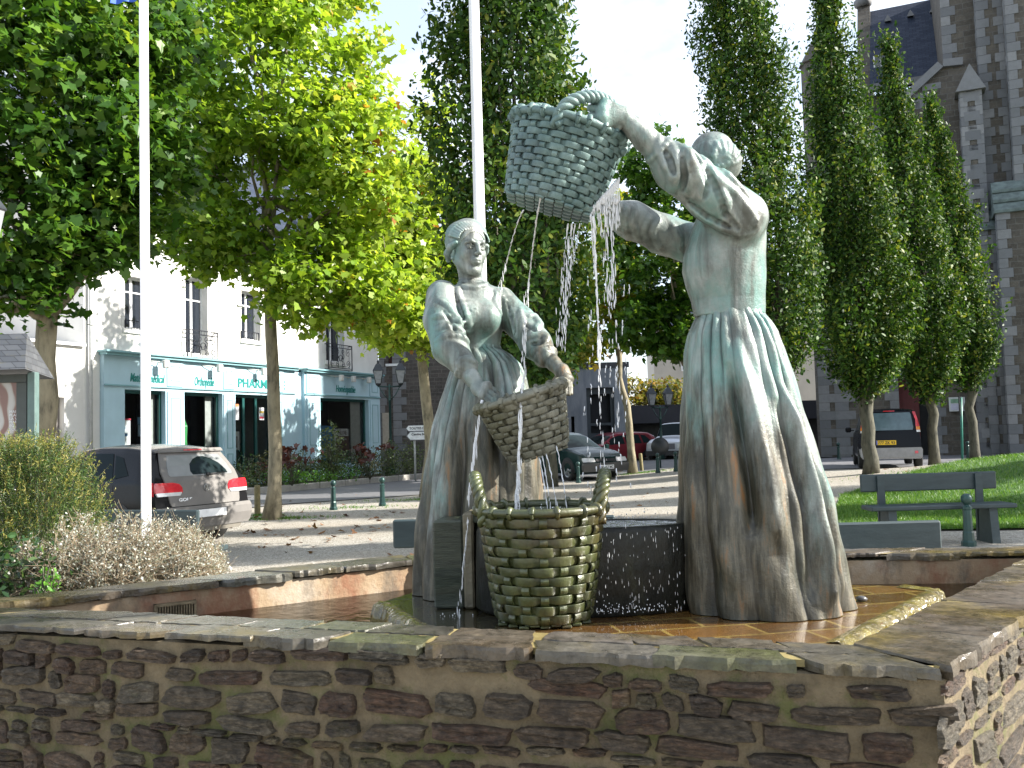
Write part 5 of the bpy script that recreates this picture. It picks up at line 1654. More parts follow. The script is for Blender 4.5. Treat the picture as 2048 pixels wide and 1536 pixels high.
# hair under a kerchief
S = Sculpt((hc[0] - .16, hc[1] - .16, hc[2] - .16), (hc[0] + .20, hc[1] + .16, hc[2] + .17), .0042)
f3 = Vector((-.90, .18, -.40)).normalized(); r3 = f3.cross(Vector((-.3, 0, 1))).normalized(); u3 = r3.cross(f3).normalized(); B3 = [list(r3), list(f3), list(u3)]
S.ell(J(1424, 318, 3.57), (.088, .096, .090), .02, B3)
S.ell(J(1449, 322, 3.57), (.082, .066, .080), .02, B3)
S.ell(hc + np.array(f3) * .085 - np.array(u3) * .035, (.068, .07, .085), .01, B3, True)
for k in range(9):
    a = R(-75 + 19 * k)
    S.ridge([(1440, 338 - 2), (1440 + 24 * math.sin(a) + 10, 330 - 26 * math.cos(a)), (1440 + 42 * math.sin(a) + 4, 326 - 46 * math.cos(a))], .006, .008)
S.ridge([(1437, 280), (1428, 310), (1432, 345)], .008, .008)
S.ripple(.001, 60)
pch(link('kerchief', S.mesh('kerchief'), M_BRONZE), RW)
zw = zz(626, YR)
rows = []
for py, a, b in ((1237, 1376, 1700), (1190, 1371, 1692), (1100, 1364, 1676), (1000, 1363, 1655), (900, 1364, 1628), (820, 1366, 1605), (760, 1368, 1588), (700, 1372, 1570), (665, 1378, 1556), (645, 1386, 1543), (632, 1392, 1532), (622, 1394, 1528)):
    x0, x1 = xx(a, py, YR), xx(b, py, YR)
    z_ = P((a + b) / 2, py, YR).z
    rows.append((z_, (x0 + x1) / 2, YR + .01, (x1 - x0) / 2 * .97))
rows[0] = (Z_PLAT + .001, *rows[0][1:])
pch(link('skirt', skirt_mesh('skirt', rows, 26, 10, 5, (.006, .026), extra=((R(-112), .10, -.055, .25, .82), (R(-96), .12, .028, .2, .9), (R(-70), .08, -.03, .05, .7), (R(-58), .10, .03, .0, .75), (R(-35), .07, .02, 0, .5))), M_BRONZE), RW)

# ---------------- left washerwoman, facing us, holding the middle basket
YL = 4.10
LW = empty('washerwoman_statue', (P(955, 1190, YL).x, YL, Z_PLAT), 0, 'smaller bronze washerwoman facing us with a tilted basket held at her waist', 'statue')
S = Sculpt((-.50, 3.58, 1.54), (.42, 4.42, 2.58), .0042)
rows = []
for py, a, b, ry in ((705, 905, 1001, .095), (690, 907, 1001, .095), (670, 900, 1004, .105), (645, 892, 1008, .125), (625, 888, 1007, .128), (605, 882, 1010, .115), (590, 884, 1010, .10), (577, 896, 998, .085), (569, 915, 978, .065)):
    x0, x1 = xx(a, py, YL), xx(b, py, YL)
    rows.append((zz(py, YL, 950), (x0 + x1) / 2, YL, (x1 - x0) / 2, ry))
S.loft(rows, .02, R(16))
# bust
S.ell(J(975, 636, 4.0), (.060, .055, .065), .04); S.ell(J(935, 632, 3.985), (.060, .055, .065), .04)
S.cap(J(944, 585, 4.09), J(937, 520, 4.09), .056, .050, .03)
hl = J(936, 500, 4.07)
f1 = (math.sin(R(30)), -math.cos(R(30)), -.05)
Hl, BL = head(S, hl, f1, (0.02, .02, 1), 1.02)
# her right arm, nearer, then her left arm
S.chain([J(884, 592, 4.03), J(884, 640, 3.97), J(900, 695, 3.90), J(931, 735, 3.84)], [.072, .080, .076, .054], .022)
S.chain([J(925, 727, 3.85), J(943, 755, 3.81), J(961, 780, 3.79)], [.038, .036, .028], .002)
S.chain([J(1002, 602, 4.14), J(1040, 645, 4.10), J(1072, 688, 4.00), J(1091, 712, 3.94)], [.066, .072, .070, .052], .022)
S.chain([J(1086, 706, 3.95), J(1108, 728, 3.90), J(1124, 744, 3.86)], [.037, .034, .027], .002)
for pts, r in (([(390, 600), (430, 720), (470, 850), (485, 960)], .014), ([(265, 680), (330, 730), (390, 810), (410, 870)], .014), ([(360, 820), (420, 835), (470, 890)], .013),
               ([(250, 880), (330, 860), (400, 880), (460, 930)], .012), ([(245, 960), (330, 920), (420, 930), (480, 980)], .011), ([(230, 800), (280, 790), (340, 800)], .010),
               ([(700, 660), (760, 780), (790, 880), (800, 950)], .013), ([(850, 790), (920, 795), (955, 850), (900, 920), (850, 950)], .014),
               ([(900, 930), (990, 920), (1005, 960), (950, 1010), (900, 1050)], .013), ([(820, 740), (840, 830), (830, 900)], .010), ([(955, 1010), (1000, 1040), (990, 1080), (960, 1120)], .009),
               ([(370, 545), (430, 590), (510, 600), (580, 580), (600, 560)], .008), ([(395, 1130), (420, 1090), (470, 1080), (510, 1110)], .007),
               ([(400, 600), (395, 640), (405, 680)], .008), ([(660, 620), (650, 700), (690, 780)], .008)):
    S.ridge([C1(*p) for p in pts], r, .014)
for pts, r in (([(380, 640), (410, 740), (450, 860), (475, 960)], .008), ([(860, 860), (900, 870), (920, 890)], .008), ([(730, 700), (770, 820), (780, 920)], .008), ([(300, 760), (350, 830), (380, 900)], .007), ([(900, 985), (950, 980), (970, 965)], .007)):
    S.ridge([C1(*p) for p in pts], r, .010, carve=True)
for a_, b_, q in ((J(900, 695, 3.90), J(933, 738, 3.84), .050), (J(1072, 688, 4.00), J(1092, 713, 3.94), .049)): S.ring(b_, Vector(b_ - a_), q, .0085, .005)
S.ripple(.0011, 36)
kn = [J(975, 771, 3.745), J(971, 778, 3.735), J(968, 786, 3.73), J(966, 793, 3.73)]
md = [J(994, 786, 3.735), J(990, 793, 3.715), J(985, 800, 3.705), J(980, 806, 3.70)]
tp = [J(1000, 803, 3.70), J(995, 811, 3.685), J(989, 818, 3.68), J(983, 822, 3.675)]
hand(S, J(958, 777, 3.79), kn, md, tp, [J(967, 773, 3.79), J(982, 780, 3.80), J(994, 790, 3.80)], .0108, (.029, .018))
kn = [J(1126, 756, 3.835), J(1131, 756, 3.83), J(1136, 757, 3.835), J(1140, 759, 3.845)]
md = [J(1124, 771, 3.80), J(1130, 772, 3.795), J(1137, 773, 3.80), J(1142, 774, 3.815)]
tp = [J(1125, 786, 3.795), J(1131, 788, 3.785), J(1138, 789, 3.79), J(1143, 788, 3.80)]
hand(S, J(1124, 742, 3.87), kn, md, tp, [J(1118, 752, 3.86), J(1110, 762, 3.87), J(1106, 770, 3.865)], .0105, (.028, .017))
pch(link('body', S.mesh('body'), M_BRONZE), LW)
S = Sculpt((hl[0] - .17, hl[1] - .16, hl[2] - .15), (hl[0] + .15, hl[1] + .2, hl[2] + .20), .0042)
S.ell(Hl(0, -.026, .042), (.094, .104, .088), .02, BL)
S.ell(Hl(-.034, -.062, .088), (.086, .074, .070), .03, BL)
S.ell(Hl(0, .060, -.030), (.068, .082, .100), .008, BL, True)
S.ell(Hl(0, .040, -.110), (.120, .13, .08), .008, BL, True)
for k in range(19):                                     # swept back strands
    a = R(-84 + 9.3 * k); sx = math.sin(a); cz = math.cos(a)
    pts = [Hl(sx * .076, .058, .030 + cz * .060), Hl(sx * .092, .01, .045 + cz * .078), Hl(sx * .086 - .004, -.05, .062 + cz * .070), Hl(sx * .04 - .015, -.10, .085 + cz * .04)]
    S.chain(pts, [.004, .0065, .0075, .006], .006)
for k in range(4):
    S.chain([Hl(-.02 + .055 * math.cos(a_), -.075 + .05 * math.sin(a_), .118 - .012 * k) for a_ in np.linspace(0, 6.2, 14)], .011, .008)
for sx in (-1, 1): S.chain([Hl(sx * .078, .035, .02), Hl(sx * .088, .0, .004), Hl(sx * .086, -.03, -.02), Hl(sx * .07, -.055, -.045)], [.010, .014, .016, .012], .012)
pch(link('hair', S.mesh('hair'), M_BRONZE), LW)
rows = []
for py, a, b in ((1192, 828, 1088), (1100, 832, 1086), (1000, 842, 1083), (900, 856, 1078), (850, 864, 1072), (800, 878, 1063), (760, 892, 1052), (730, 903, 1040), (710, 908, 1020), (699, 910, 1003), (692, 911, 1001)):
    x0, x1 = xx(a, py, YL), xx(b, py, YL)
    rows.append((P((a + b) / 2, py, YL).z, (x0 + x1) / 2, YL, (x1 - x0) / 2 * .97))
rows[0] = (Z_PLAT + .001, *rows[0][1:])
pch(link('skirt', skirt_mesh('skirt', rows, 26, 10, 11, (.007, .026), extra=((R(-60), .14, .03, .4, .95), (R(-78), .09, -.022, .5, .97), (R(-118), .10, -.03, .05, .8))), M_BRONZE), LW)

# ---------------- baskets
def m_basket(name, stops, rough=.5, streak=None, wet=False, bump=.5):
    n = N(name)
    c = n.ramp(n.noise(9, 7, .7), stops)
    if streak: c = n.mix(n.ramp(n.noise(3.5, 6, .65), [(.48, 0), (.66, .8)]), c, streak)
    gp = n.new('ShaderNodeNewGeometry')
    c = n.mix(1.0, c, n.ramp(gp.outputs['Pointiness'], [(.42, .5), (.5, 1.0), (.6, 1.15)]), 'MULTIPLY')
    n.set(color=c, rough=rough, metal=.1, spec=.5, coat=.55 if wet else 0, coatr=.12)
    b = n.bump(n.noise(38, 5, .7), bump, .008)
    return n.m
def basket(name, M, r0, r1, h, rows, n_, mat, rope=None, label='', liner=True, amp=.007, th=.006, cy=1.0):
    root = empty(name, M.translation, 0, label, 'basket', 'woven bronze baskets of the fountain')
    rad = lambda z: r0 + (r1 - r0) * (z / h) ** .85
    K = n_ * 8; ang = np.linspace(0, 2 * np.pi, K, endpoint=False)
    rh = h * .94 / rows
    Vs = []; Fs = []; nv = 0
    rgb = np.random.default_rng(n_)
    for j in range(rows):
        zc_ = rh * (j + .5) + h * .01
        w = np.sin(ang * n_ / 2 + math.pi * j + rgb.normal(0, .05)); w = np.sign(w) * np.abs(w) ** .38
        r = rad(zc_) + amp * w + rgb.normal(0, .0006, K) * 0
        hh = rh * .45 * (1 + .06 * w + .05 * np.sin(ang * 3 + j)); wob = rh * .07 * np.sin(ang * 2.0 + j * 1.7)
        slope = (r1 - r0) / h
        ring = []
        for dr, dz in ((-th, -1), (th * .85, -1), (th * 1.0, -.9), (th * 1.05, 0), (th * 1.0, .9), (th * .85, 1), (-th, 1)):
            z_ = zc_ + wob + dz * hh; rr = r + dr + slope * dz * hh
            ring.append(np.stack([rr * np.cos(ang), rr * np.sin(ang), z_], 1))
        V = np.stack(ring, 1)
        m_ = 7
        i, k = np.meshgrid(np.arange(K), np.arange(m_), indexing='ij')
        F = np.stack([i * m_ + k, ((i + 1) % K) * m_ + k, ((i + 1) % K) * m_ + (k + 1) % m_, i * m_ + (k + 1) % m_], 2).reshape(-1, 4)
        Vs.append(V.reshape(-1, 3)); Fs.append(F + nv); nv += K * m_
    V = np.concatenate(Vs); F = np.concatenate(Fs)
    me = fast_mesh('weave', V, F, smooth=False); me.transform(M)
    pch(link('weave', me, mat), root)
    mb = MB()
    for k in range(n_):                                    # stakes, weaving the other way
        a = 2 * math.pi * (k + .5) / n_
        pts = []
        V = []
        Jn = rows * 6
        wd = 2 * math.pi * rad(h / 2) / n_ * .21
        for q in range(Jn + 1):
            z_ = h * .98 * q / Jn
            ph = (z_ - h * .01) / rh - .5
            s_ = -math.sin(a * n_ / 2 + math.pi * round(ph)) if False else -math.sin(math.pi * (k + .5)) * math.cos(math.pi * ph)
            r = rad(z_) + amp * s_ * 1.0
            for (dr, dt) in ((-th * .7, -1), (th * .8, -.9), (th, 0), (th * .8, .9), (-th * .7, 1)):
                ca = a + dt * wd / r
                V.append(((r + dr) * math.cos(ca), (r + dr) * math.sin(ca), z_))
        F = [(q * 5 + c, q * 5 + (c + 1) % 5, (q + 1) * 5 + (c + 1) % 5, (q + 1) * 5 + c) for q in range(Jn) for c in range(5)]
        mb.add(V, F, M)
    pch(mb.build('stake', mat), root)
    if liner:
        mb = MB(); mb.lathe([(.01, .012), (rad(0) - amp - th - .002, .012), (rad(h * .5) - amp - th - .001, h * .5), (rad(h) - amp - th, h * .97)], 48, M, cap=False)
        pch(mb.build('lining', mat, recalc=False), root)
    mb = MB()                                               # woven base
    for k in range(9):
        w_ = rad(0) * 2 / 9; x = -rad(0) + w_ * (k + .5); L = math.sqrt(max(rad(0) ** 2 - x * x, 1e-4))
        for q in range(9):
            y0 = -rad(0) + w_ * q; 
            if abs(y0 + w_ / 2) > L: continue
            up = (k + q) % 2
            mb.bbox((x - w_ * .46, y0 + .001, -.012 + .006 * up), (x + w_ * .46, y0 + w_ - .001, -.001 + .006 * up), .003, M)
    mb.lathe([(.01, .002), (rad(0) + .002, .002), (rad(0) + .006, .02)], 40, M, cap=False)
    pch(mb.build('base', mat), root)
    R1 = rad(h) + .004
    mb = MB()
    mb.tube([(R1 * math.cos(a), R1 * math.sin(a), h) for a in np.linspace(0, 2 * np.pi, 61)], .0155, 10, cap=False, M=M)
    for k in range(n_):
        a = 2 * math.pi * (k + .4 * random.random()) / n_
        c = Vector((R1 * math.cos(a), R1 * math.sin(a), h)); e = Vector((math.cos(a), math.sin(a), 0))
        mb.tube([c + (e * math.cos(t) + Vector((0, 0, 1)) * math.sin(t)) * .0175 for t in np.linspace(0, 6.283, 13)], .0065, 6, cap=False, M=M, flat=1.7)
    pch(mb.build('rim', mat), root)
    if rope:
        for (a0, a1, hh, lean) in rope:
            p0 = Vector((R1 * math.cos(R(a0)), R1 * math.sin(R(a0)), h)); p1 = Vector((R1 * math.cos(R(a1)), R1 * math.sin(R(a1)), h))
            mid = (p0 + p1) / 2; out = Vector((mid.x, mid.y, 0)).normalized() if Vector((mid.x, mid.y, 0)).length > .01 else Vector((0, 0, 0))
            mb = MB()
            pts = []
            for t in np.linspace(-.12, 1.12, 60):
                p = p0.lerp(p1, min(max(t, 0), 1)); s_ = max(0, math.sin(math.pi * min(max(t, 0), 1))) ** .6
                z_ = hh * s_ - (.05 * (abs(t - .5) - .5) / .12 if not 0 <= t <= 1 else 0)
                pts.append(p + Vector((0, 0, z_)) + out * (lean * s_))
            for st in range(3):
                q = []
                for i, p in enumerate(pts):
                    tn = (pts[min(i + 1, 59)] - pts[max(i - 1, 0)]).normalized()
                    nx = tn.cross(out if out.length > .1 else Vector((1, 0, 0))).normalized(); ny = tn.cross(nx)
                    a = i * .62 + st * 2.094
                    q.append(p + (nx * math.cos(a) + ny * math.sin(a)) * .0125)
                mb.tube(q, .0125, 7, M=M)
            pch(mb.build('rope_handle', mat), root)
    return root
M_BK_HI = m_basket('verdigris_basket', [(.3, (.055, .10, .095)), (.5, (.11, .175, .165)), (.72, (.20, .28, .26))], .5, (.075, .10, .115))
M_BK_MID = m_basket('grey_bronze_basket', [(.3, (.08, .076, .05)), (.5, (.16, .155, .115)), (.72, (.28, .27, .215))], .45, (.09, .09, .05))
M_BK_LOW = m_basket('wet_algae_basket', [(.3, (.016, .020, .005)), (.5, (.045, .055, .015)), (.72, (.095, .11, .04))], .42, (.055, .033, .008), True)
def tilt(px, py, Y, ax, az):
    "basket frame: origin at its base centre; leaning ax degrees to the right in view, az towards us"
    return Matrix.Translation(P(px, py, Y)) @ Matrix.Rotation(R(ax), 4, 'Y') @ Matrix.Rotation(R(az), 4, 'X')
random.seed(4)
b_low = basket('basket', Matrix.Translation((P(1088, 1240, 3.43).x, 3.43, Z_PLAT + .012)), .172, .232, .405, 11, 18, M_BK_LOW,
               [(158, 205, .125, .03), (-25, 22, .125, .03)], 'wet olive green basket standing on the platform with two rope handles', amp=.0085, th=.0038)
# water in the standing basket
b_mid = basket('basket', tilt(1077, 905, 3.74, -16, 4), .122, .180, .245, 9, 18, M_BK_MID, None,
               'grey bronze basket held tilted by the smaller washerwoman', amp=.0085, th=.0038)
b_hi = basket('basket', tilt(1098, 412, 3.46, 17, 5), .170, .218, .300, 12, 24, M_BK_HI, [(-102, -18, .105, .015), (160, 85, .10, .03)],
              'verdigris basket tipped high in the air by the tall washerwoman', amp=.0072, th=.0036)
# ------------------------------------------------------------------ wash trough, boards, small things on the platform
n = N('wet_black_stone')
n.set(color=n.ramp(n.noise(5, 7, .7, n.coord((3, 3, .8))), [(.3, (.006, .006, .005)), (.6, (.015, .016, .011)), (.8, (.04, .043, .022))]), rough=.30, coat=.2, coatr=.15, spec=.25)
n.bump(n.noise(26, 6, .7, n.coord((1.5, 1.5, .6))), .7, .02)
M_BLK = n.m
TC = Vector((P(1175, 1100, 3.62).x, 3.62, 0)); ZT = 1.135; TE = Matrix.Translation(TC) @ Matrix.Diagonal((.84, .36, 1, 1))
tr = empty('stone_trough', (TC.x, TC.y, Z_PLAT), 0, 'low round black wet stone trough between the two washerwomen', 'trough')
prof = [(.50, Z_PLAT), (.535, Z_PLAT + .02), (.53, 1.0), (.525, ZT - .02), (.515, ZT), (.46, ZT), (.44, ZT - .03), (.43, ZT - .05)]
mb = MB(); mb.lathe(prof, 72, TE, cap=False)
pch(mb.build('trough_wall', M_BLK), tr)
mb = MB(); mb.lathe([(.001, ZT - .006), (.475, ZT - .006)], 60, TE, cap=False)
tag(mb.build('water', m_water('trough_water', (.35, .36, .33), 30, .6), recalc=False), kind='structure')
mb = MB(); mb.lathe([(.001, ZT - .035), (.45, ZT - .035)], 40, TE, cap=False)
pch(mb.build('trough_floor', M_BLK, recalc=False), tr)
# water in the standing basket
bx = P(1088, 1240, 3.43).x
mb = MB(); mb.lathe([(.001, Z_PLAT + .385), (.215, Z_PLAT + .385)], 40, Matrix.Translation((bx, 3.43, 0)), cap=False)
tag(mb.build('water', bpy.data.materials['trough_water'], recalc=False), kind='structure')
# bronze wash board box beside the skirt
n = N('ribbed_bronze')
n.set(color=n.ramp(n.noise(8, 7, .7, n.coord((1, 1, 6))), [(.3, (.025, .034, .022)), (.6, (.07, .085, .055)), (.8, (.14, .14, .09))]), rough=.4, metal=.1, coat=.3)
n.bump(n.noise(22, 5, .75, n.coord((1, 1, 9))), .9, .02)
M_RIB = n.m
wb = empty('washing_box', (P(905, 1100, 3.75).x, 3.75, Z_PLAT), 0, 'ribbed bronze kneeling box with a wash board at the foot of the smaller washerwoman', 'washing box')
Mw = frame((P(868, 1210, 3.70).x, 3.70, Z_PLAT), (1, -.12, 0))
mb = MB(); mb.bbox((0, 0, 0), (.125, .26, .355), .008, Mw); pch(mb.build('side_board', M_RIB), wb)
mb = MB(); mb.bbox((.127, -.012, 0), (.170, .28, .385), .008, Mw); pch(mb.build('post', simple('weathered_wood', (.15, .13, .085), .5, 0, .4, 12, .5)), wb)
mb = MB(); mb.bbox((.168, -.006, .345), (.202, .27, .397), .006, Mw); pch(mb.build('top_rail', M_RIB), wb)
mb = MB(); mb.bbox((.172, .02, 0), (.30, .26, .342), .01, Mw); pch(mb.build('front_board', M_BLK), wb)
# pebble near the statue
mb = MB(); p = P(1723, 1196, 3.62)
mb.lathe([(.001, 0), (.02, .002), (.024, .01), (.012, .019), (.001, .021)], 10, Matrix.Translation((p.x, 3.62, Z_PLAT)), cap=False)
tag(mb.build('pebble', simple('wet_pebble', (.07, .07, .07), .3)), 'dark wet pebble lying on the golden paving right of the tall statue', 'pebble')

# ------------------------------------------------------------------ falling water
n = N('falling_water')
n.set(color=(.97, .98, 1.0), rough=.22, trans=.25, ior=1.33, spec=.8)
n.bump(n.noise(60, 3), .5, .01)
M_JET = n.m
n = N('spray')
n.set(color=(.95, .97, 1.0), rough=.2, trans=.15, ior=1.33, spec=.8)
M_SPRAY = n.m
rw = random.Random(77)
def drop(mb, p, r, stretch=2.0):
    V = []; F = []
    prof = [(0, -1), (.75, -.55), (1, 0), (.6, .6), (0, 1.2)]
    nn_ = 6
    for k, (rr, zz_) in enumerate(prof):
        for j in range(nn_):
            a = 2 * math.pi * j / nn_
            V.append((p[0] + r * rr * math.cos(a), p[1] + r * rr * math.sin(a), p[2] + r * stretch * zz_))
    for k in range(4):
        for j in range(nn_): F.append((k * nn_ + j, k * nn_ + (j + 1) % nn_, (k + 1) * nn_ + (j + 1) % nn_, (k + 1) * nn_ + j))
    mb.add(V, F, None, .5, True)
def stream(mb, pts, r, solid=.45, broken=True, spread=.006, density=1.0):
    "continuous thread that tears into beads further down"
    pts = [Vector(p) for p in pts]
    r = r * .78
    D = [0]
    for a, b in zip(pts, pts[1:]): D.append(D[-1] + (b - a).length)
    def at(s):
        for i in range(len(pts) - 1):
            if s <= D[i + 1]: return pts[i].lerp(pts[i + 1], (s - D[i]) / (D[i + 1] - D[i] + 1e-9))
        return pts[-1]
    L = D[-1]; st = .010
    k = int(L * solid / st)
    q = []; rr = []
    for i in range(max(k, 3)):
        s = i * st; p = at(s)
        q.append(p + Vector((rw.gauss(0, .0009), rw.gauss(0, .0009), 0))); rr.append(r * (1 + .35 * math.sin(i * .9 + rw.random())) * (1 - .35 * s / L))
    mb.tube(q, rr, 6)
    s = L * solid
    while s < L:
        p = at(s); f = (s / L - solid) / (1 - solid + 1e-6)
        for _ in range(1 if rw.random() > .4 * density else 2):
            drop(mb, p + Vector((rw.gauss(0, spread * (.4 + f)), rw.gauss(0, spread * (.4 + f)), 0)), r * rw.uniform(.35, .85), rw.uniform(3.5, 13.0))
        s += rw.uniform(.008, .026) / density
def fallp(p0, v, zend, n_=14):
    "ballistic arc from p0 with sideways speed v down to zend"
    p0 = Vector(p0); g = 9.8
    a = -.5 * g; b = v[2]; c = p0.z - zend
    T = (-b - math.sqrt(b * b - 4 * a * c)) / (2 * a)
    return [p0 + Vector((v[0] * t, v[1] * t, v[2] * t - .5 * g * t * t)) for t in np.linspace(0, T, n_)]
def jet(name, label, items, mat=None):
    mb = MB()
    for it in items: stream(mb, *it[0:1], **it[1])
    return tag(mb.build(name, mat or M_JET), label, 'water jet', 'water jets of the fountain', 'stuff')
def arc_px(a, b, Ya, Yb, bend=.0, n_=16):
    p, q = P(*a, Ya), P(*b, Yb)
    out = []
    for t in np.linspace(0, 1, n_):
        # fast horizontal start, then steeper: parabola in height
        x = p.x + (q.x - p.x) * (t ** (1 - bend)); y = p.y + (q.y - p.y) * t
        out.append(Vector((x, y, p.z + (q.z - p.z) * t)))
    return out
jet('water_jet', 'thin water jet from the left of the high basket onto the shoulder below', [(arc_px((1047, 420), (1000, 585), 3.36, 3.95, .25), dict(r=.0032, solid=.65))])
jet('water_jet', 'thin water jet from the middle of the high basket base onto the sleeve below', [(arc_px((1082, 392), (1052, 615), 3.30, 3.95, .2), dict(r=.0040, solid=.75)), (arc_px((1050, 640), (1047, 765), 3.86, 3.75, 0), dict(r=.006, solid=.05, spread=.006))])
it = []
for x, dx, yb, r_ in ((1136, -20, 690, .0034), (1144, -16, 660, .0042), (1150, -22, 700, .0030), (1160, -18, 560, .0026)):
    it.append((arc_px((x, 447), (x + dx, yb), 3.42, 3.48, .15), dict(r=r_, solid=.16, spread=.006, density=1.25)))
jet('water_jet', 'broken curtain of drops under the right edge of the high basket base', it)
it = [(arc_px((1186, 432), (1199, 715), 3.36, 3.42, .3), dict(r=.0058, solid=.80, spread=.004)), (arc_px((1181, 428), (1189, 560), 3.36, 3.42, .3), dict(r=.0040, solid=.7, spread=.004)),
      (arc_px((1226, 398), (1226, 640), 3.40, 3.44, .2), dict(r=.0056, solid=.30, spread=.008, density=1.2)), (arc_px((1208, 412), (1218, 610), 3.38, 3.44, .2), dict(r=.0042, solid=.25, spread=.009, density=1.2)),
      (arc_px((1198, 700), (1206, 1010), 3.44, 3.5, 0), dict(r=.0040, solid=.03, spread=.006, density=.7)), (arc_px((1232, 640), (1240, 940), 3.46, 3.5, 0), dict(r=.0034, solid=.03, spread=.010, density=.5))]
for k in range(20):
    x = 1178 + k * 3.1; it.append((arc_px((x, 420 - k * 3.4), (x + 3, 452 + rw.uniform(-24, 36)), 3.38, 3.40, .1), dict(r=.0046, solid=.6, spread=.003)))
jet('water_jet', 'white sheet and two thick threads of water pouring over the lip of the high basket', it)
it = []
for k in range(70):
    x = rw.uniform(1165, 1262); y = rw.uniform(560, 1000)
    it.append(([P(x, y, 3.5), P(x, y + rw.uniform(8, 26), 3.5)], dict(r=.0021, solid=.8)))
jet('water_jet', 'loose elongated drops falling behind the baskets', it, M_SPRAY)
jet('water_jet', 'water jet falling from the left end of the middle basket', [(arc_px((965, 800), (938, 1000), 3.66, 3.62, .15), dict(r=.0060, solid=.10, spread=.003, density=1.5)), (arc_px((936, 1040), (917, 1240), 3.60, 3.5, 0), dict(r=.0045, solid=.05, spread=.003))])
jet('water_jet', 'beaded water jet across the front of the middle basket', [(arc_px((1046, 765), (1032, 1035), 3.56, 3.50, .1), dict(r=.0062, solid=.08, spread=.003, density=1.7)), (arc_px((1044, 770), (1036, 1035), 3.56, 3.50, .1), dict(r=.0048, solid=.05, spread=.004, density=1.2))])
jet('water_jet', 'four thin water jets from the base of the middle basket into the standing one',
    [(arc_px((x0, y0), (x1, y1), 3.62, 3.45, .3), dict(r=.0030, solid=.75, spread=.002)) for x0, y0, x1, y1 in ((1112, 892, 1136, 1030), (1084, 912, 1103, 1030), (1092, 908, 1116, 1028), (1078, 915, 1096, 1022))])
it = []
for k in range(260):                     # splashes
    c = rw.choice(((917, 1240, 3.55), (1250, 1225, 3.42), (1300, 1222, 3.42), (1050, 1035, 3.45), (1120, 1032, 3.45), (1240, 1040, 3.8), (1290, 1042, 3.8), (1205, 1228, 3.4)))
    p = P(c[0] + rw.gauss(0, 22), c[1] - abs(rw.gauss(0, 10)), c[2]); it.append(p)
mb = MB()
for p in it: drop(mb, p, rw.uniform(.001, .0028), rw.uniform(.8, 1.8))
for k in range(110):
    p = P(rw.uniform(1195, 1372), rw.uniform(1050, 1225), rw.uniform(3.30, 3.38)); drop(mb, p, rw.uniform(.0005, .0009), rw.uniform(5, 14))
tag(mb.build('splash_drops', M_SPRAY), 'fine splashing drops before the black trough', 'spray', kind='stuff')
# thin foam where streams land
# ------------------------------------------------------------------ poles, benches, bollards, lamps, signs
M_POLE = simple('white_pole_paint', (.80, .80, .82), .35, 0, .03)
def pole(px_b, px_t, w_b, w_t, Y, label, flag=False):
    b = GP(px_b, Y); tp = P(px_t, -60, Y)
    r = empty('flagpole', (b.x, Y, b.z), R(20), label, 'flagpole', 'white flagpoles')
    mb = MB(); h0, h1 = w_b / FPX * Y / 2, w_t / FPX * Y / 2
    H = tp.z - b.z + .6
    n_ = 4
    V = []
    for z, h in ((0, h0), (H, h1)):
        c = .22 * h
        for sx, sy in ((1, 1), (-1, 1), (-1, -1), (1, -1)):
            pr = [(sx * h, sy * (h - c)), (sx * (h - c), sy * h)]
            if sx * sy < 0: pr = pr[::-1]
            for q in pr: V.append((q[0], q[1], z))
    F = [tuple(range(8))[::-1], tuple(range(8, 16))] + [(k, (k + 1) % 8, 8 + (k + 1) % 8, 8 + k) for k in range(8)]
    mb.add(V, F); mast = mb.build('mast', M_POLE, r)
    mb = MB(); mb.bbox((-h0 * 1.9, -h0 * 1.9, 0), (h0 * 1.9, h0 * 1.9, .03), .005); mb.build('base_plate', M_POLE, r)
    if flag:
        fm = MB(); V = []
        zt = P(275, 8, Y).z - b.z
        for i in range(13):
            for j in range(9):
                V.append((-.06 - i * .018, .02 * math.sin(i * .9 + j * .3), zt + .02 + j * .12 - i * .005))
        F = [(i * 9 + j, (i + 1) * 9 + j, (i + 1) * 9 + j + 1, i * 9 + j + 1) for i in range(12) for j in range(8)]
        fm.add(V, F, None, .5, True); fm.build('flag', simple('blue_flag', (.03, .10, .45), .7), r, recalc=False)
    return r
pole(291.5, 285, 19, 17, 8.0, 'left white square flagpole with the hem of a blue flag', True)
pole(970, 941, 21.5, 17, 7.6, 'white square flagpole rising behind the head of the smaller statue')

M_BENCH = None
n = N('bench_paint')
c = n.ramp(n.noise(6, 6, .6, n.coord((.6, 3, 3))), [(.3, (.018, .032, .036)), (.7, (.034, .054, .058))])
c = n.mix(n.ramp(n.noise(3, 7, .75), [(.6, 0), (.75, .6)]), c, (.07, .085, .08))
n.set(color=c, rough=.5); n.bump(n.noise(30, 5, .7, n.coord((.3, 1, 1))), .25, .006); M_BENCH = n.m
def make_bench(label):
    r = empty('park_bench', (0, 0, 0), 0, label, 'bench', 'green wooden benches round the square')
    w = .86
    mb = MB(); mb.bbox((-w, -.02, .64), (w, .03, .86), .012); mb.build('backrest', M_BENCH, r)
    mb = MB(); mb.bbox((-w - .03, -.42, .43), (w + .03, -.06, .485), .012); mb.build('seat', M_BENCH, r)
    for s in (-1, 1):
        mb = MB(); x = s * .62
        mb.prism([(-.40, 0), (-.08, 0), (-.11, .43), (-.36, .43)], x - .05, x + .05, axis='x'); mb.build('leg', M_BENCH, r)
        mb = MB(); mb.prism([(-.058, .0), (.0, .0), (-.021, .66), (-.021, .84), (-.055, .84)], x - .045, x + .045, axis='x'); mb.build('back_post', M_BENCH, r)
    return r
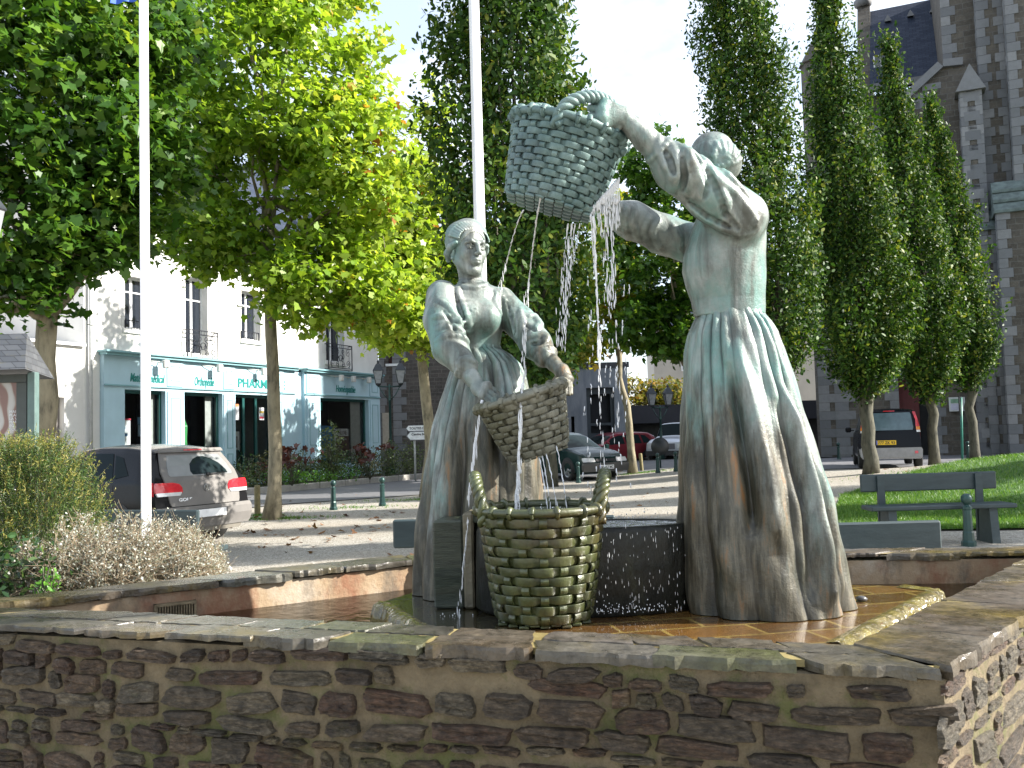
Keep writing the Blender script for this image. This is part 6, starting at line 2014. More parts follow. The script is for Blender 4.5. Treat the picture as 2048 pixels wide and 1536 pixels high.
def place_bench(b, px, Y, rz, label, z=None):
    p = GP(px, Y); b.location = (p.x, Y, p.z if z is None else z); b.rotation_euler = (0, 0, R(rz)); b['label'] = label; return b
b0 = make_bench('x')
place_bench(b0, 1851, 11.5, 0, 'green bench seen from the front before the bright lawn')
place_bench(copy_tree(b0), 1608, 5.95, 180, 'green bench back just beyond the basin wall right of the tall statue')
place_bench(copy_tree(b0), 1002, 7.0, 176, 'green bench whose end shows left of the smaller statue', .0)
place_bench(copy_tree(b0), 250, 8.9, 162, 'green bench behind the silvery shrub near the grey car', .0)

M_BOL = simple('bollard_green', (.02, .055, .05), .35, .2, .2)
def make_bollard():
    r = empty('bollard', (0, 0, 0), 0, 'x', 'bollard', 'cast iron bollards with ball tops')
    mb = MB(); mb.lathe([(.085, 0), (.085, .05), (.068, .07), (.062, .16), (.055, .18), (.05, .43), (.058, .445), (.058, .47), (.04, .485), (.03, .50)], 8, smooth=False); mb.build('shaft', M_BOL, r)
    mb = MB(); mb.lathe([(.001, .49), (.035, .50), (.058, .53), (.066, .565), (.058, .60), (.035, .625), (.001, .632)], 16, cap=False); mb.build('ball_top', M_BOL, r)
    return r
bol = make_bollard(); first = True
for px, py, label in ((667, 1020, 'dark green bollard nearest the plane tree, before the flower bed'), (765, 1012, 'dark green bollard right of the one by the plane tree'),
                      (1157, 966, 'bollard before the front wheel of the green hatchback'), (1210, 959, 'bollard before the number plate of the green hatchback'),
                      (1316, 946, 'bollard before the silver car, beside the round sign'), (1352, 943, 'dark bollard touching the outline of the tall skirt'),
                      (1678, 920, 'distant bollard at the church pavement left of the black van'), (1938, 1092, 'near bollard in front of the bench by the lawn'), (1937, 922, 'bollard right behind the slim green sign post')):
    o = bol if first else copy_tree(bol); first = False
    z = .0
    for _ in range(8):
        q = GZ(px, py, z); z = ground_z(q.x, q.y)
    o.location = (q.x, q.y, z); o['label'] = label; o.rotation_euler.z = random.random()
M_WOOD = simple('treated_wood', (.20, .17, .08), .8, 0, .3, 14, .4)
wp = None
for px, py, lean, label in ((515, 1030, 0, 'short round wooden post left of the plane tree foot'), (549, 1036, 2, 'short dark wooden post touching the plane tree trunk'), (1284, 950, -3, 'short yellowish wooden post by the thin crooked tree')):
    q = GZ(px, py, 0)
    if wp is None:
        mb = MB(); mb.lathe([(.062, 0), (.06, .56), (.05, .60), (.001, .603)], 14, cap=False); wp = mb.build('wooden_post', M_WOOD); o = wp
    else: o = wp.copy(); col.objects.link(o)
    o.location = (q.x, q.y, ground_z(q.x, q.y)); o.rotation_euler = (0, R(lean), 0)
    tag(o, label, 'post', 'short wooden posts')

M_LANT = simple('lantern_glass', (.26, .27, .28), .3)
M_LANR = simple('lantern_roof', (.03, .035, .04), .4, .3)
def lamp_post(px, Y, H, s, label, z=0):
    b = GP(px, Y)
    r = empty('street_lamp', (b.x, Y, b.z), R(8), label, 'street lamp', 'twin lantern street lamps')
    mb = MB(); mb.lathe([(.14, 0), (.14, .5), (.10, .6), (.07, .8), (.05, 1.2), (.045, H - .62), (.07, H - .6), (.05, H - .55), (.04, H - .15), (.06, H - .1), (.03, H)], 10, smooth=True); mb.build('post', M_BOL, r)
    mb = MB(); mb.tube([(-.42 * s, 0, H - .08), (0, 0, H - .10), (.42 * s, 0, H - .08)], .028, 6)
    for q in (-1, 1): mb.tube([(q * .06, 0, H - .55), (q * .2 * s, 0, H - .4), (q * .36 * s, 0, H - .12)], .018, 6)
    mb.build('cross_arm', M_BOL, r)
    for q in (-1, 1):
        x = q * .40 * s; M_ = Matrix.Translation((x, 0, H - .02)) @ Matrix.Rotation(R(45), 4, 'Z')
        mb = MB(); mb.lathe([(.13, .05), (.24, .50)], 4, M_, smooth=False); g = mb.build('lantern', M_LANT, r)
        mb = MB(); mb.lathe([(.27, .50), (.26, .53), (.13, .72), (.05, .78), (.06, .84), (.01, .92)], 4, M_, smooth=False); mb.lathe([(.02, -.06), (.13, .0), (.14, .05)], 4, M_, smooth=False)
        for k in range(4):
            a = R(90 * k); mb.tube([(M_ @ Vector((.132 * math.cos(a), .132 * math.sin(a), .05))), (M_ @ Vector((.243 * math.cos(a), .243 * math.sin(a), .50)))], .012, 4)
        c = mb.build('lantern_cage', M_LANR); c.parent = g
    return r
lamp_post(781, 32.5, P(781, 768, 32.5).z, 1.0, 'twin lantern street lamp at the corner of the pharmacy')
lamp_post(1322, 38, P(1322, 822, 38).z, .9, 'far twin lantern street lamp before the yellow trees')
# lantern hung at the left picture edge
Ml = Matrix.Translation(P(-26, 500, 6.5)) @ Matrix.Rotation(R(20), 4, 'Z')
r = empty('street_lamp', GP(-60, 6.5), 0, 'near lantern whose edge shows at the left border of the view', 'street lamp')
mb = MB(); mb.lathe([(.06, 0), (.115, .30)], 6, Ml, smooth=False); pch(mb.build('lantern', M_LANT), r)
mb = MB(); mb.lathe([(.13, .30), (.125, .315), (.05, .42), (.01, .46)], 6, Ml, smooth=False); mb.lathe([(.06, -.02), (.063, .0)], 6, Ml, smooth=False); pch(mb.build('lantern_roof', M_LANR), r)
mb = MB(); t_ = Ml.translation; g_ = GP(-60, 6.5); mb.tube([(g_.x, g_.y, 0), (g_.x, g_.y, t_.z - .3), (g_.x + .05, g_.y, t_.z - .1), tuple(t_ - Vector((0, 0, .02)))], .035, 8); pch(mb.build('post', M_BOL), r)

# direction signs
def sign_arrow(body, px0, py0, px1, py1, Y, parent, two=None):
    Mx = frame((P(px0, py1, Y)), (1, -.08, 0)); a = plane_px(Mx, px0, py0); b = plane_px(Mx, px1, py1)
    w, h = b[0], a[1]
    t = h * .45
    pr = lambda e: [(t + e * .3, e), (w - e, e), (w - e, h - e), (t + e * .3, h - e), (e * 1.6, h / 2)]
    mb = MB(); mb.prism(pr(0), -.02, .02, Mx, axis='y'); o = pch(mb.build('sign_plate', simple('sign_grey', (.20, .21, .24), .5) if 'sign_grey' not in bpy.data.materials else bpy.data.materials['sign_grey']), parent)
    mb = MB(); mb.prism(pr(h * .07), -.025, -.0205, Mx, axis='y'); f = mb.build('face', M_FRAME); f.parent = o
    Mt = Mx @ Matrix.Translation((t + h * .15, -.028, h * (.30 if not two else .56))) @ Matrix.Rotation(R(90), 4, 'X')
    x = text_mesh('lettering', body, h * (.55 if not two else .38), Mt, M_IRON, o, 0, 1, h * .01, .002)
    if two:
        Mt = Mx @ Matrix.Translation((w * .55, -.028, h * .12)) @ Matrix.Rotation(R(90), 4, 'X'); text_mesh('lettering', two, h * .38, Mt, M_IRON, o, 0, 1, h * .01, .002)
sg = empty('direction_sign', GP(829, 30), 0, 'two white left pointing direction signs on one post by the stone house', 'road sign')
sign_arrow('TOUTES DIRECTIONS', 812, 851, 905, 863, 30, sg); sign_arrow('Centre Bourg', 813, 863.5, 880, 881, 30, sg, 'Ecole')
mb = MB(); p = GP(829, 30.08); mb.tube([(p.x, p.y, 0), (p.x, p.y, P(829, 850, 30).z)], .035, 8); pch(mb.build('post', M_GREYP), sg)
# round sign seen from behind before the silver car
q = GZ(1319, 948, 0)
rs_ = empty('round_sign', (q.x, q.y + .1, 0), 0, 'dark round sign disc seen from behind in front of the silver car', 'road sign')
c = P(1320, 893, q.y + .1)
mb = MB(); mb.lathe([(.001, -.012), (.31, -.012), (.31, .012), (.001, .012)], 28, Matrix.Translation((c.x, c.y, c.z)) @ Matrix.Rotation(R(90), 4, 'X'), cap=False); pch(mb.build('disc', M_LANR), rs_)
mb = MB(); mb.tube([(c.x, c.y + .04, 0), (c.x, c.y + .04, c.z + .3)], .03, 8); pch(mb.build('post', M_BOL), rs_)
# slim green sign post by the church
z = .3; q = GZ(1925, 934, .17)
gs = empty('sign_post', (q.x, q.y, .1), 0, 'slim green post with a narrow dark sign blade seen edge on by the church', 'sign post')
mb = MB(); tp = P(1922, 795, q.y); mb.tube([(q.x, q.y, ground_z(q.x, q.y)), (tp.x, tp.y, tp.z)], .035, 8); pch(mb.build('post', simple('bright_green_post', (.02, .16, .12), .4)), gs)
mb = MB(); t_ = P(1920, 793, q.y); b_ = P(1921, 832, q.y)
mb.prism([(-.10, b_.z), (.10, b_.z), (.14, t_.z - .15), (.08, t_.z), (-.08, t_.z), (-.14, t_.z - .15)], -.02, .02, Matrix.Translation((t_.x - .05, q.y - .05, 0)) @ Matrix.Rotation(R(60), 4, 'Z'), axis='y'); pch(mb.build('blade', M_LANR), gs)
# information kiosk at the left border
YK = 9.6
ck = P(74, 740, YK)
kx = P(60, 740, YK).x
ki = empty('information_kiosk', (kx - .9, YK + .4, 0), 0, 'wooden information kiosk with a slate hip roof at the left border', 'kiosk')
zc_, zr_ = P(60, 744, YK).z, P(55, 668, YK + .5).z
mb = MB(); mb.bbox((P(54, 800, YK).x, YK, 0), (P(70, 800, YK).x, YK + .09, zc_), .006); pch(mb.build('post', simple('grey_green_paint', (.10, .155, .145), .5)), ki)
mb = MB(); mb.bbox((P(54, 800, YK).x - 1.9, YK, 0), (P(70, 800, YK).x - 1.9, YK + .09, zc_), .006); pch(mb.build('post', bpy.data.materials['grey_green_paint']), ki)
x0_, x1_ = P(60, 800, YK).x - 1.9, P(52, 800, YK).x
M_KD = simple('dark_kiosk_frame', (.06, .07, .065), .5)
zt_, zb_ = P(20, 765, YK).z, P(20, 960, YK).z
mb = MB(); mb.bbox((x0_, YK + .01, zt_), (x1_, YK + .07, zc_ - .02), .004); mb.bbox((x1_ - .11, YK + .008, zb_), (x1_ + .0, YK + .07, zt_ - .002), .004); mb.bbox((x0_, YK + .01, zb_ - .1), (x1_, YK + .07, zb_ - .002), .004)
pch(mb.build('display_frame', M_KD), ki)
n = N('kiosk_poster')
wv = n.new('ShaderNodeTexWave'); wv.inputs['Scale'].default_value = 1.6; wv.inputs['Distortion'].default_value = 14; wv.inputs['Detail'].default_value = 2
n.L(n.coord(), wv.inputs['Vector'])
n.set(color=n.ramp(wv.outputs['Fac'], [(.2, (.22, .12, .10)), (.4, (.30, .22, .18)), (.55, (.42, .38, .35)), (.9, (.47, .45, .43))]), rough=.4, coat=.3)
mb = MB(); mb.box((x0_, YK + .045, zb_), (x1_ - .1, YK + .06, zt_)); po = pch(mb.build('poster', n.m), ki)
for k in range(6):
    Mt = Matrix.Translation((P(14, 900, YK).x, YK + .042, P(14, 826 + 7 * k, YK).z)) @ Matrix.Rotation(R(90), 4, 'X')
    t_ = text_mesh('lettering', ('MAIRIE', 'PLAN DE', 'LA VILLE', 'MARCHE', 'EGLISE', 'ECOLES')[k], .042, Mt, M_FRAME, po, 0, 1, 0, .001)
ex, ey = P(110, 742, YK - .35).x, YK - .35
rx = P(54, 668, YK + .45).x
zE = P(80, 741, YK - .1).z
L0 = ex - 2.7
roofs = [((L0, ey, zE), (P(47, 735, ey).x + .0, ey, zE), (rx, YK + .45, zr_), (rx - 1.9, YK + .45, zr_))]
V = [(L0, ey, zE), (ex - .0, ey, zE), (ex + .0, ey + 1.6, zE), (L0, ey + 1.6, zE), (rx, YK + .45, zr_), (rx - 1.7, YK + .45, zr_)]
V[1] = (P(50, 737, ey).x, ey, zE); V[2] = (P(109, 735, ey + 1.5).x, ey + 1.5, zE)
n = N('kiosk_slates')
b = n.new('ShaderNodeTexBrick'); b.inputs['Brick Width'].default_value = .16; b.inputs['Row Height'].default_value = .075; b.inputs['Mortar Size'].default_value = .004; b.inputs['Scale'].default_value = 1
b.inputs['Color1'].default_value = (.05, .055, .065, 1); b.inputs['Color2'].default_value = (.09, .095, .105, 1); b.inputs['Mortar'].default_value = (.015, .015, .02, 1)
cb = n.new('ShaderNodeCombineXYZ'); sp_ = n.new('ShaderNodeSeparateXYZ'); n.L(n.coord(), sp_.inputs[0]); n.L(n.math('ADD', sp_.outputs[0], sp_.outputs[1]), cb.inputs[0]); n.L(sp_.outputs[2], cb.inputs[1]); n.L(cb.outputs[0], b.inputs['Vector'])
n.set(color=n.mix(n.ramp(n.noise(12, 6, .7), [(.6, 0), (.75, .6)]), b.outputs['Color'], (.16, .14, .05)), rough=.55); n.bump(b.outputs['Fac'], -.5, .01)
mb = MB(); mb.add(V, [(0, 1, 4, 5), (1, 2, 4), (2, 3, 5, 4), (3, 0, 5), (3, 2, 1, 0)])
pch(mb.build('roof', n.m), ki)
# ------------------------------------------------------------------ cars
def m_paint(name, c, dust=0.0, rough=.28, metal=.35):
    n = N(name)
    cc = n.mix(n.ramp(n.noise(2.5, 5, .6), [(.3, dust * .5), (.7, dust)]), c, (.30, .28, .26))
    n.set(color=cc, rough=min(rough + dust * .35, .8), metal=metal * (1 - dust), coat=.10 * (1 - dust), spec=.12, coatr=.06)
    return n.m
M_TYRE = simple('tyre_rubber', (.018, .018, .018), .8)
M_RIM = simple('alloy_rim', (.32, .33, .34), .35, .7)
M_CARGL = m_glass('car_glass', (.012, .02, .022)); M_CARGL.node_tree.nodes['Principled BSDF'].inputs['Coat Weight'].default_value = 0; M_CARGL.node_tree.nodes['Principled BSDF'].inputs['Specular IOR Level'].default_value = .2; M_CARGL.node_tree.nodes['Principled BSDF'].inputs['IOR'].default_value = 1.22
M_TRIM = simple('black_trim', (.02, .02, .022), .5)
M_LRED = simple('tail_lamp_red', (.55, .02, .03), .15, 0, .1, 30, 0, .8)
M_LWHT = simple('clear_lamp', (.72, .72, .72), .12, .2, .08, 30, 0, .8)
M_LORG = simple('orange_lamp', (.75, .22, .02), .2, 0, .1, 30, 0, .8)
M_PLATE = simple('plate_white', (.85, .85, .85), .4); M_PLATY = simple('plate_yellow', (.75, .48, .02), .4); M_PLB = simple('plate_blue_band', (.02, .08, .45), .4)
class Car:
    def __init__(c, name, label, origin, heading, paint, d, cat='car'):
        c.d = d; c.L, c.W, c.H = d['L'], d['W'], d['H']
        c.root = empty(name, origin, math.atan2(heading[1], heading[0]), label, cat, None)
        c.paint = paint
        c.wheels()
    def prof(c, key, x):
        a = np.array(c.d[key]); return float(np.interp(x, a[:, 0], a[:, 1]))
    def sec(c, x, s):
        "half section, s 0..6 from sill to roof centre"
        zl = c.prof('zl', x); zb = c.prof('zb', x); zr = c.prof('zr', x); w = c.W / 2 * c.prof('w', x); wr = c.W / 2 * c.prof('wr', x)
        gh = max(zr - zb, .02)
        zw = zl + (zb - zl) * .55
        pts = [(w * .90, zl), (w * .975, zl + .10), (w, zw), (w * .965, zb), (wr, zr - min(.07, gh * .3)), (wr * .84, zr - min(.012, gh * .1)), (0, zr + .022)]
        i = min(int(s), 5); f = s - i
        p0, p1, p2, p3 = (pts[max(i - 1, 0)], pts[i], pts[i + 1], pts[min(i + 2, 6)])
        if i == 3: return tuple(p1[k] + (p2[k] - p1[k]) * f for k in (0, 1))
        if i == 2: p3 = (2 * p2[0] - p1[0], 2 * p2[1] - p1[1])
        if i == 4: p0 = (2 * p1[0] - p2[0] * 1.0, p1[1] - .05)
        if i == 5: p3 = (-pts[5][0], pts[5][1])
        return tuple(.5 * (2 * p1[k] + (p2[k] - p0[k]) * f + (2 * p0[k] - 5 * p1[k] + 4 * p2[k] - p3[k]) * f * f + (3 * p1[k] - p0[k] - 3 * p2[k] + p3[k]) * f ** 3) for k in (0, 1))
    def pt(c, x, s, side=1, off=0.0):
        y, z = c.sec(x, s)
        t = x / c.L
        xr, xf = c.prof('xr', z), c.prof('xf', z)
        X = x + xr * (1 - t) ** 6 - xf * t ** 6
        # plan rounding of the corners
        rc = c.d.get('rc', .10)
        return Vector((X, side * (y + off), z))
    def rear(c, y, z, off=0.0):
        "point on the rear face; y in metres from the centre"
        w = c.W / 2
        return Vector((c.prof('xr', z) - c.d.get('bulge', .07) * (1 - (y / w) ** 2) - off, y, z))
    def front(c, y, z, off=0.0):
        w = c.W / 2
        return Vector((c.L - c.prof('xf', z) + c.d.get('bulge', .07) * 1.6 * (1 - (y / w) ** 2) + off, y, z))
    def body(c):
        xs = np.linspace(0, c.L, 64); ss = np.linspace(0, 6, 43)
        V = []; F = []
        nS = len(ss)
        for x in xs:
            row = [c.pt(x, s, 1) for s in ss] + [c.pt(x, s, -1) for s in ss[::-1][1:]]
            V += row
        m = 2 * nS - 1
        for i in range(len(xs) - 1):
            for j in range(m - 1): F.append((i * m + j, i * m + j + 1, (i + 1) * m + j + 1, (i + 1) * m + j))
            F.append((i * m + m - 1, i * m, (i + 1) * m, (i + 1) * m + m - 1))
        mb = MB(); mb.add(V, F, None, .5, True)
        # end faces: rows of constant section height, bulging
        for fn, x0 in ((c.rear, 0.0), (c.front, c.L)):
            V = []; rows = 22; K = 14
            for i in range(rows + 1):
                s = 6 * i / rows; y, z = c.sec(x0, s)
                edge = c.pt(x0, s, 1)
                for k in range(K + 1):
                    t = -1 + 2 * k / K; yy = y * t
                    p = fn(yy, z); base = fn(y, z)
                    V.append((edge.x + (p.x - base.x), yy, z))
            F = [(i * (K + 1) + k, i * (K + 1) + k + 1, (i + 1) * (K + 1) + k + 1, (i + 1) * (K + 1) + k) for i in range(rows) for k in range(K)]
            mb.add(V, F, None, .5, True)
        return mb.build('body', c.paint, c.root)
    def side_patch(c, name, corners, mat, off=.006, parent=None, sides=(1, -1), nu=8, nv=5, thick=.0):
        "corners (x,s): lower rear, lower front, upper front, upper rear"
        out = []
        for sd in sides:
            mb = MB(); V = []
            for i in range(nu + 1):
                for j in range(nv + 1):
                    u, v = i / nu, j / nv
                    x = (corners[0][0] * (1 - u) + corners[1][0] * u) * (1 - v) + (corners[3][0] * (1 - u) + corners[2][0] * u) * v
                    s = (corners[0][1] * (1 - u) + corners[1][1] * u) * (1 - v) + (corners[3][1] * (1 - u) + corners[2][1] * u) * v
                    p = c.pt(x, s, sd, off); p.z += off * (s > 3.9)
                    V.append(p)
            F = [(i * (nv + 1) + j, (i + 1) * (nv + 1) + j, (i + 1) * (nv + 1) + j + 1, i * (nv + 1) + j + 1) for i in range(nu) for j in range(nv)]
            mb.add(V, F, None, .5, True)
            out.append(mb.build(name, mat, parent or c.root, recalc=False))
        return out
    def top_patch(c, name, x0, x1, ymax0, ymax1, mat, parent=None, off=.008, nu=10, nv=12):
        "patch over the centre of the section between x0 and x1 (screens, roof)"
        mb = MB(); V = []
        for i in range(nu + 1):
            x = x0 + (x1 - x0) * i / nu; fr = ymax0 + (ymax1 - ymax0) * i / nu
            for j in range(nv + 1):
                t = -1 + 2 * j / nv
                s = 6 - 2 * fr * abs(t)
                p = c.pt(x, s, 1 if t >= 0 else -1); p.z += off
                V.append(p)
        F = [(i * (nv + 1) + j, (i + 1) * (nv + 1) + j, (i + 1) * (nv + 1) + j + 1, i * (nv + 1) + j + 1) for i in range(nu) for j in range(nv)]
        mb.add(V, F, None, .5, True); return mb.build(name, mat, parent or c.root, recalc=False)
    def end_patch(c, name, poly, mat, off=.006, end='rear', parent=None, thick=.02, n_=6):
        "poly: rows (z, y0, y1) from bottom to top"
        fn = c.rear if end == 'rear' else c.front
        mb = MB(); V = []
        K = n_
        for (z, y0, y1) in poly:
            for k in range(K + 1): V.append(fn(y0 + (y1 - y0) * k / K, z, off))
        m = len(poly)
        base = len(V)
        for (z, y0, y1) in poly:
            for k in range(K + 1): V.append(fn(y0 + (y1 - y0) * k / K, z, off - thick))
        F = [(i * (K + 1) + k, i * (K + 1) + k + 1, (i + 1) * (K + 1) + k + 1, (i + 1) * (K + 1) + k) for i in range(m - 1) for k in range(K)]
        per = [k for k in range(K + 1)] + [i * (K + 1) + K for i in range(1, m)] + [(m - 1) * (K + 1) + k for k in range(K - 1, -1, -1)] + [i * (K + 1) for i in range(m - 2, 0, -1)]
        F += [(per[i], per[(i + 1) % len(per)], base + per[(i + 1) % len(per)], base + per[i]) for i in range(len(per))]
        mb.add(V, F, None, .5, False); return mb.build(name, mat, parent or c.root)
    def wheels(c):
        r = c.d['wr_']; 
        for x in c.d['axles']:
            for sd in (1, -1):
                y = sd * (c.W / 2 - .09)
                M_ = Matrix.Translation((x, y, r)) @ Matrix.Rotation(R(-90 * sd), 4, 'X')
                mb = MB(); mb.lathe([(r * .66, -.09), (r * .93, -.095), (r, -.06), (r, .06), (r * .93, .098), (r * .66, .092)], 30, M_, cap=False); w = mb.build('wheel', M_TYRE, c.root)
                mb = MB(); mb.lathe([(r * .68, .085), (r * .62, .075), (r * .60, .02), (.001, .02)], 30, M_, cap=False)
                for k in range(5):
                    a = 2 * math.pi * k / 5; ca, sa = math.cos(a), math.sin(a)
                    mb.add([M_ @ Vector((ca * q - sa * t, sa * q + ca * t, h)) for q, t, h in ((.05, -.04, .07), (.05, .04, .07), (r * .63, .03, .08), (r * .63, -.03, .08))], [(0, 1, 2, 3)])
                mb.lathe([(.06, .02), (.06, .078), (.001, .08)], 12, M_, cap=False); mb.build('rim', M_RIM, w, recalc=False)
    def arches(c):
        r = c.d['wr_']
        for x in c.d['axles']:
            for sd in (1, -1):
                mb = MB(); V = []
                K = 18
                for k in range(K + 1):
                    a = math.pi * (-.06 + 1.12 * k / K)
                    for q in (.82, 1.18):
                        X, Z = x + r * q * math.cos(a), r + r * q * math.sin(a)
                        zl = c.prof('zl', X); Z = max(Z, zl + .005)
                        s = c.s_of(X, Z); p = c.pt(X, s, sd, .004); V.append((X, p.y, Z))
                F = [(2 * k, 2 * k + 1, 2 * k + 3, 2 * k + 2) for k in range(K)]
                mb.add(V, F, None, .5, True); mb.build('wheel_arch', M_TRIM, c.root, recalc=False)
    def s_of(c, x, z):
        lo, hi = 0.0, 3.0
        for _ in range(18):
            m = (lo + hi) / 2
            if c.sec(x, m)[1] < z: lo = m
            else: hi = m
        return lo
    def plate(c, z, y, w, h, text, mat, end='rear', band=True, off=.02):
        fn = c.rear if end == 'rear' else c.front
        p = fn(y, z); sx = -1 if end == 'rear' else 1
        o_ = MB(); o_.bbox((p.x + sx * off - .006, y - w / 2, z - h / 2), (p.x + sx * off + .006, y + w / 2, z + h / 2), .003); pl_ = o_.build('number_plate', mat, c.root)
        # reading direction: to the viewer's right
        ry = -1 if end == 'rear' else 1
        xdir = Vector((0, ry, 0)); 
        Mt = Matrix.Translation((p.x + sx * (off + .008), y - ry * (w / 2 - .045), z - h * .33)) @ Matrix((xdir, Vector((0, 0, 1)), Vector((sx, 0, 0)))).transposed().to_4x4()
        if text:
            t_ = text_mesh('lettering', text, h * .9, Mt, M_TRIM, pl_, 0, 1, .002, .001)
            w_ = t_.dimensions.y if False else max(v.co.y for v in t_.data.vertices) - min(v.co.y for v in t_.data.vertices)
            k = (w - .08) / w_; S_ = Matrix.Translation(Mt.translation) @ Matrix.Diagonal((1, k, 1, 1)) @ Matrix.Translation(-Mt.translation); t_.data.transform(S_)
        if band:
            b_ = MB(); yb = y - ry * (w / 2 - .018); b_.box((p.x + sx * (off + .0065) - .001, yb - .016, z - h / 2 + .004), (p.x + sx * (off + .0065) + .001, yb + .016, z + h / 2 - .004)); b_.build('plate_band', M_PLB, pl_)
    def mirrors(c, x, z):
        for sd in (1, -1):
            mb = MB(); y = sd * (c.W / 2 + .06)
            mb.ell = None
            V = []; F = []
            mb.bbox((x - .05, min(y, y + sd * .16), z - .07), (x + .08, max(y, y + sd * .16), z + .08), .03); mb.bbox((x - .01, min(y - sd * .08, y), z - .03), (x + .04, max(y - sd * .08, y), z), .006)
            mb.build('wing_mirror', c.paint, c.root)

HATCH = dict(L=4.2, W=1.78, H=1.48, wr_=.315, axles=(.82, 3.38), bulge=.09,
    zl=[(0, .30), (.4, .22), (3.8, .20), (4.2, .28)], zb=[(0, .97), (1, .95), (3.0, .90), (3.1, .92), (3.5, .87), (4.0, .74), (4.2, .60)],
    zr=[(0, 1.395), (.25, 1.43), (.9, 1.475), (1.6, 1.48), (2.0, 1.455), (2.35, 1.36), (3.05, .99), (3.15, .955), (3.6, .89), (4.0, .77), (4.2, .62)],
    w=[(0, .93), (.35, .98), (1, 1), (3.3, 1), (3.9, .95), (4.2, .84)], wr=[(0, .66), (.4, .72), (1.5, .74), (2.3, .72), (3.0, .80), (3.2, .86), (4.2, .76)],
    xr=[(0, .10), (.34, .04), (.5, .0), (.60, .02), (.72, .05), (.97, .10), (1.15, .22), (1.40, .42), (1.5, .46)], xf=[(0, .05), (.5, 0), (1, .3), (1.5, .3)])

# grey hatchback, rear three quarter view
g_l = P(308, 900, 12.9); phi = R(58)
rc_ = Vector((g_l.x, 12.9, 0)) + Vector((math.cos(phi), math.sin(phi), 0)) * .89
golf_paint = m_paint('dark_grey_metallic', (.010, .010, .011), .0, .22, .0)
dusty = m_paint('dusty_tailgate', (.10, .098, .095), .55, .4)
g = Car('parked_car', 'dark grey metallic hatchback with a dusty tailgate and white number plate, behind the left flagpole', (rc_.x, rc_.y, -.07), (-math.sin(phi), math.cos(phi)), golf_paint, HATCH)
g.root.scale = (1.02, 1.02, 1.045); g.body(); g.arches()
g.side_patch('side_window', ((.98, 3.12), (1.85, 3.10), (1.85, 3.92), (1.15, 3.92)), M_CARGL)
g.side_patch('side_window', ((1.93, 3.10), (2.95, 3.10), (2.42, 3.92), (1.93, 3.92)), M_CARGL)
g.side_patch('side_window', ((.62, 3.25), (.94, 3.14), (1.08, 3.88), (.86, 3.80)), M_CARGL)
g.top_patch('windscreen', 2.34, 3.04, .9, .95, M_CARGL)
tg = g.end_patch('tailgate', [(.62, -.60, .60), (.66, -.62, .62), (.80, -.64, .64), (.98, -.66, .66), (1.10, -.66, .66), (1.25, -.60, .60), (1.385, -.54, .54)], dusty, .012, thick=.03, n_=12)
g.end_patch('rear_window', [(1.035, -.55, .55), (1.06, -.57, .57), (1.18, -.54, .54), (1.33, -.46, .46)], simple('dusty_glass', (.20, .21, .21), .35, 0, .15, 4), .018, parent=tg, thick=.008, n_=12)
g.end_patch('rear_window_wiped', [(1.05, -.47, .18), (1.10, -.46, .20), (1.20, -.38, .16), (1.27, -.26, .06), (1.305, -.15, -.05)], M_CARGL, .022, parent=tg, thick=.004, n_=10)
g.end_patch('spoiler', [(1.375, -.58, .58), (1.40, -.58, .58), (1.425, -.56, .56)], dusty, .05, thick=.08, n_=12)
g.end_patch('brake_light', [(1.395, -.16, .16), (1.412, -.16, .16)], M_LRED, .056, thick=.01)
g.end_patch('bumper', [(.30, -.80, .80), (.34, -.84, .84), (.46, -.86, .86), (.56, -.85, .85), (.61, -.82, .82)], dusty, .035, thick=.07, n_=14)
g.end_patch('bumper_insert', [(.235, -.62, .62), (.27, -.66, .66), (.325, -.64, .64)], simple('bumper_lower', (.17, .155, .13), .6), .02, thick=.05, n_=10)
g.end_patch('plate_recess', [(.44, -.32, .32), (.56, -.34, .34)], M_TRIM, .038, thick=.01)
g.plate(.50, 0, .52, .11, '', M_PLATE, off=.058, band=False)
for sd in (1, -1):
    g.end_patch('tail_lamp', [(.795, sd * .44, sd * .80), (.82, sd * .41, sd * .82), (.88, sd * .41, sd * .82), (.93, sd * .45, sd * .815), (.955, sd * .55, sd * .80)], M_LRED, .02, thick=.03)
    g.side_patch('tail_lamp', ((.01, 2.35), (.26, 2.55), (.22, 2.93), (.01, 2.98)), M_LRED, .008, sides=(sd,))
    g.end_patch('reversing_lamp', [(.77, sd * .46, sd * .80), (.795, sd * .44, sd * .81), (.818, sd * .43, sd * .815)], M_LWHT, .024, thick=.03)
mb = MB(); q = g.rear(0, .86, .03); Mq = Matrix.Translation(q) @ Matrix.Rotation(R(-90), 4, 'Y')
mb.tube([Mq @ Vector((.05 * math.cos(a), .05 * math.sin(a), 0)) for a in np.linspace(0, 6.283, 25)], .005, 6, cap=False)
em = mb.build('emblem', M_RIM, g.root)
Mt = Matrix.Translation(q + Vector((-.002, .034, .0))) @ Matrix((Vector((0, -1, 0)), Vector((0, 0, 1)), Vector((-1, 0, 0)))).transposed().to_4x4()
text_mesh('lettering', 'V', .062, Mt @ Matrix.Translation((.016, -.002, 0)), M_RIM, em, 0, 1, .002, .002); text_mesh('lettering', 'W', .062, Mt @ Matrix.Translation((.004, -.044, 0)), M_RIM, em, 0, 1, .002, .002)
q = g.rear(.50, .69, .024)
text_mesh('lettering', 'GOLF', .06, Matrix.Translation(q) @ Matrix((Vector((0, -1, 0)), Vector((0, 0, 1)), Vector((-1, 0, 0)))).transposed().to_4x4(), M_FRAME, tg, 0, 1.5, .002, .002)
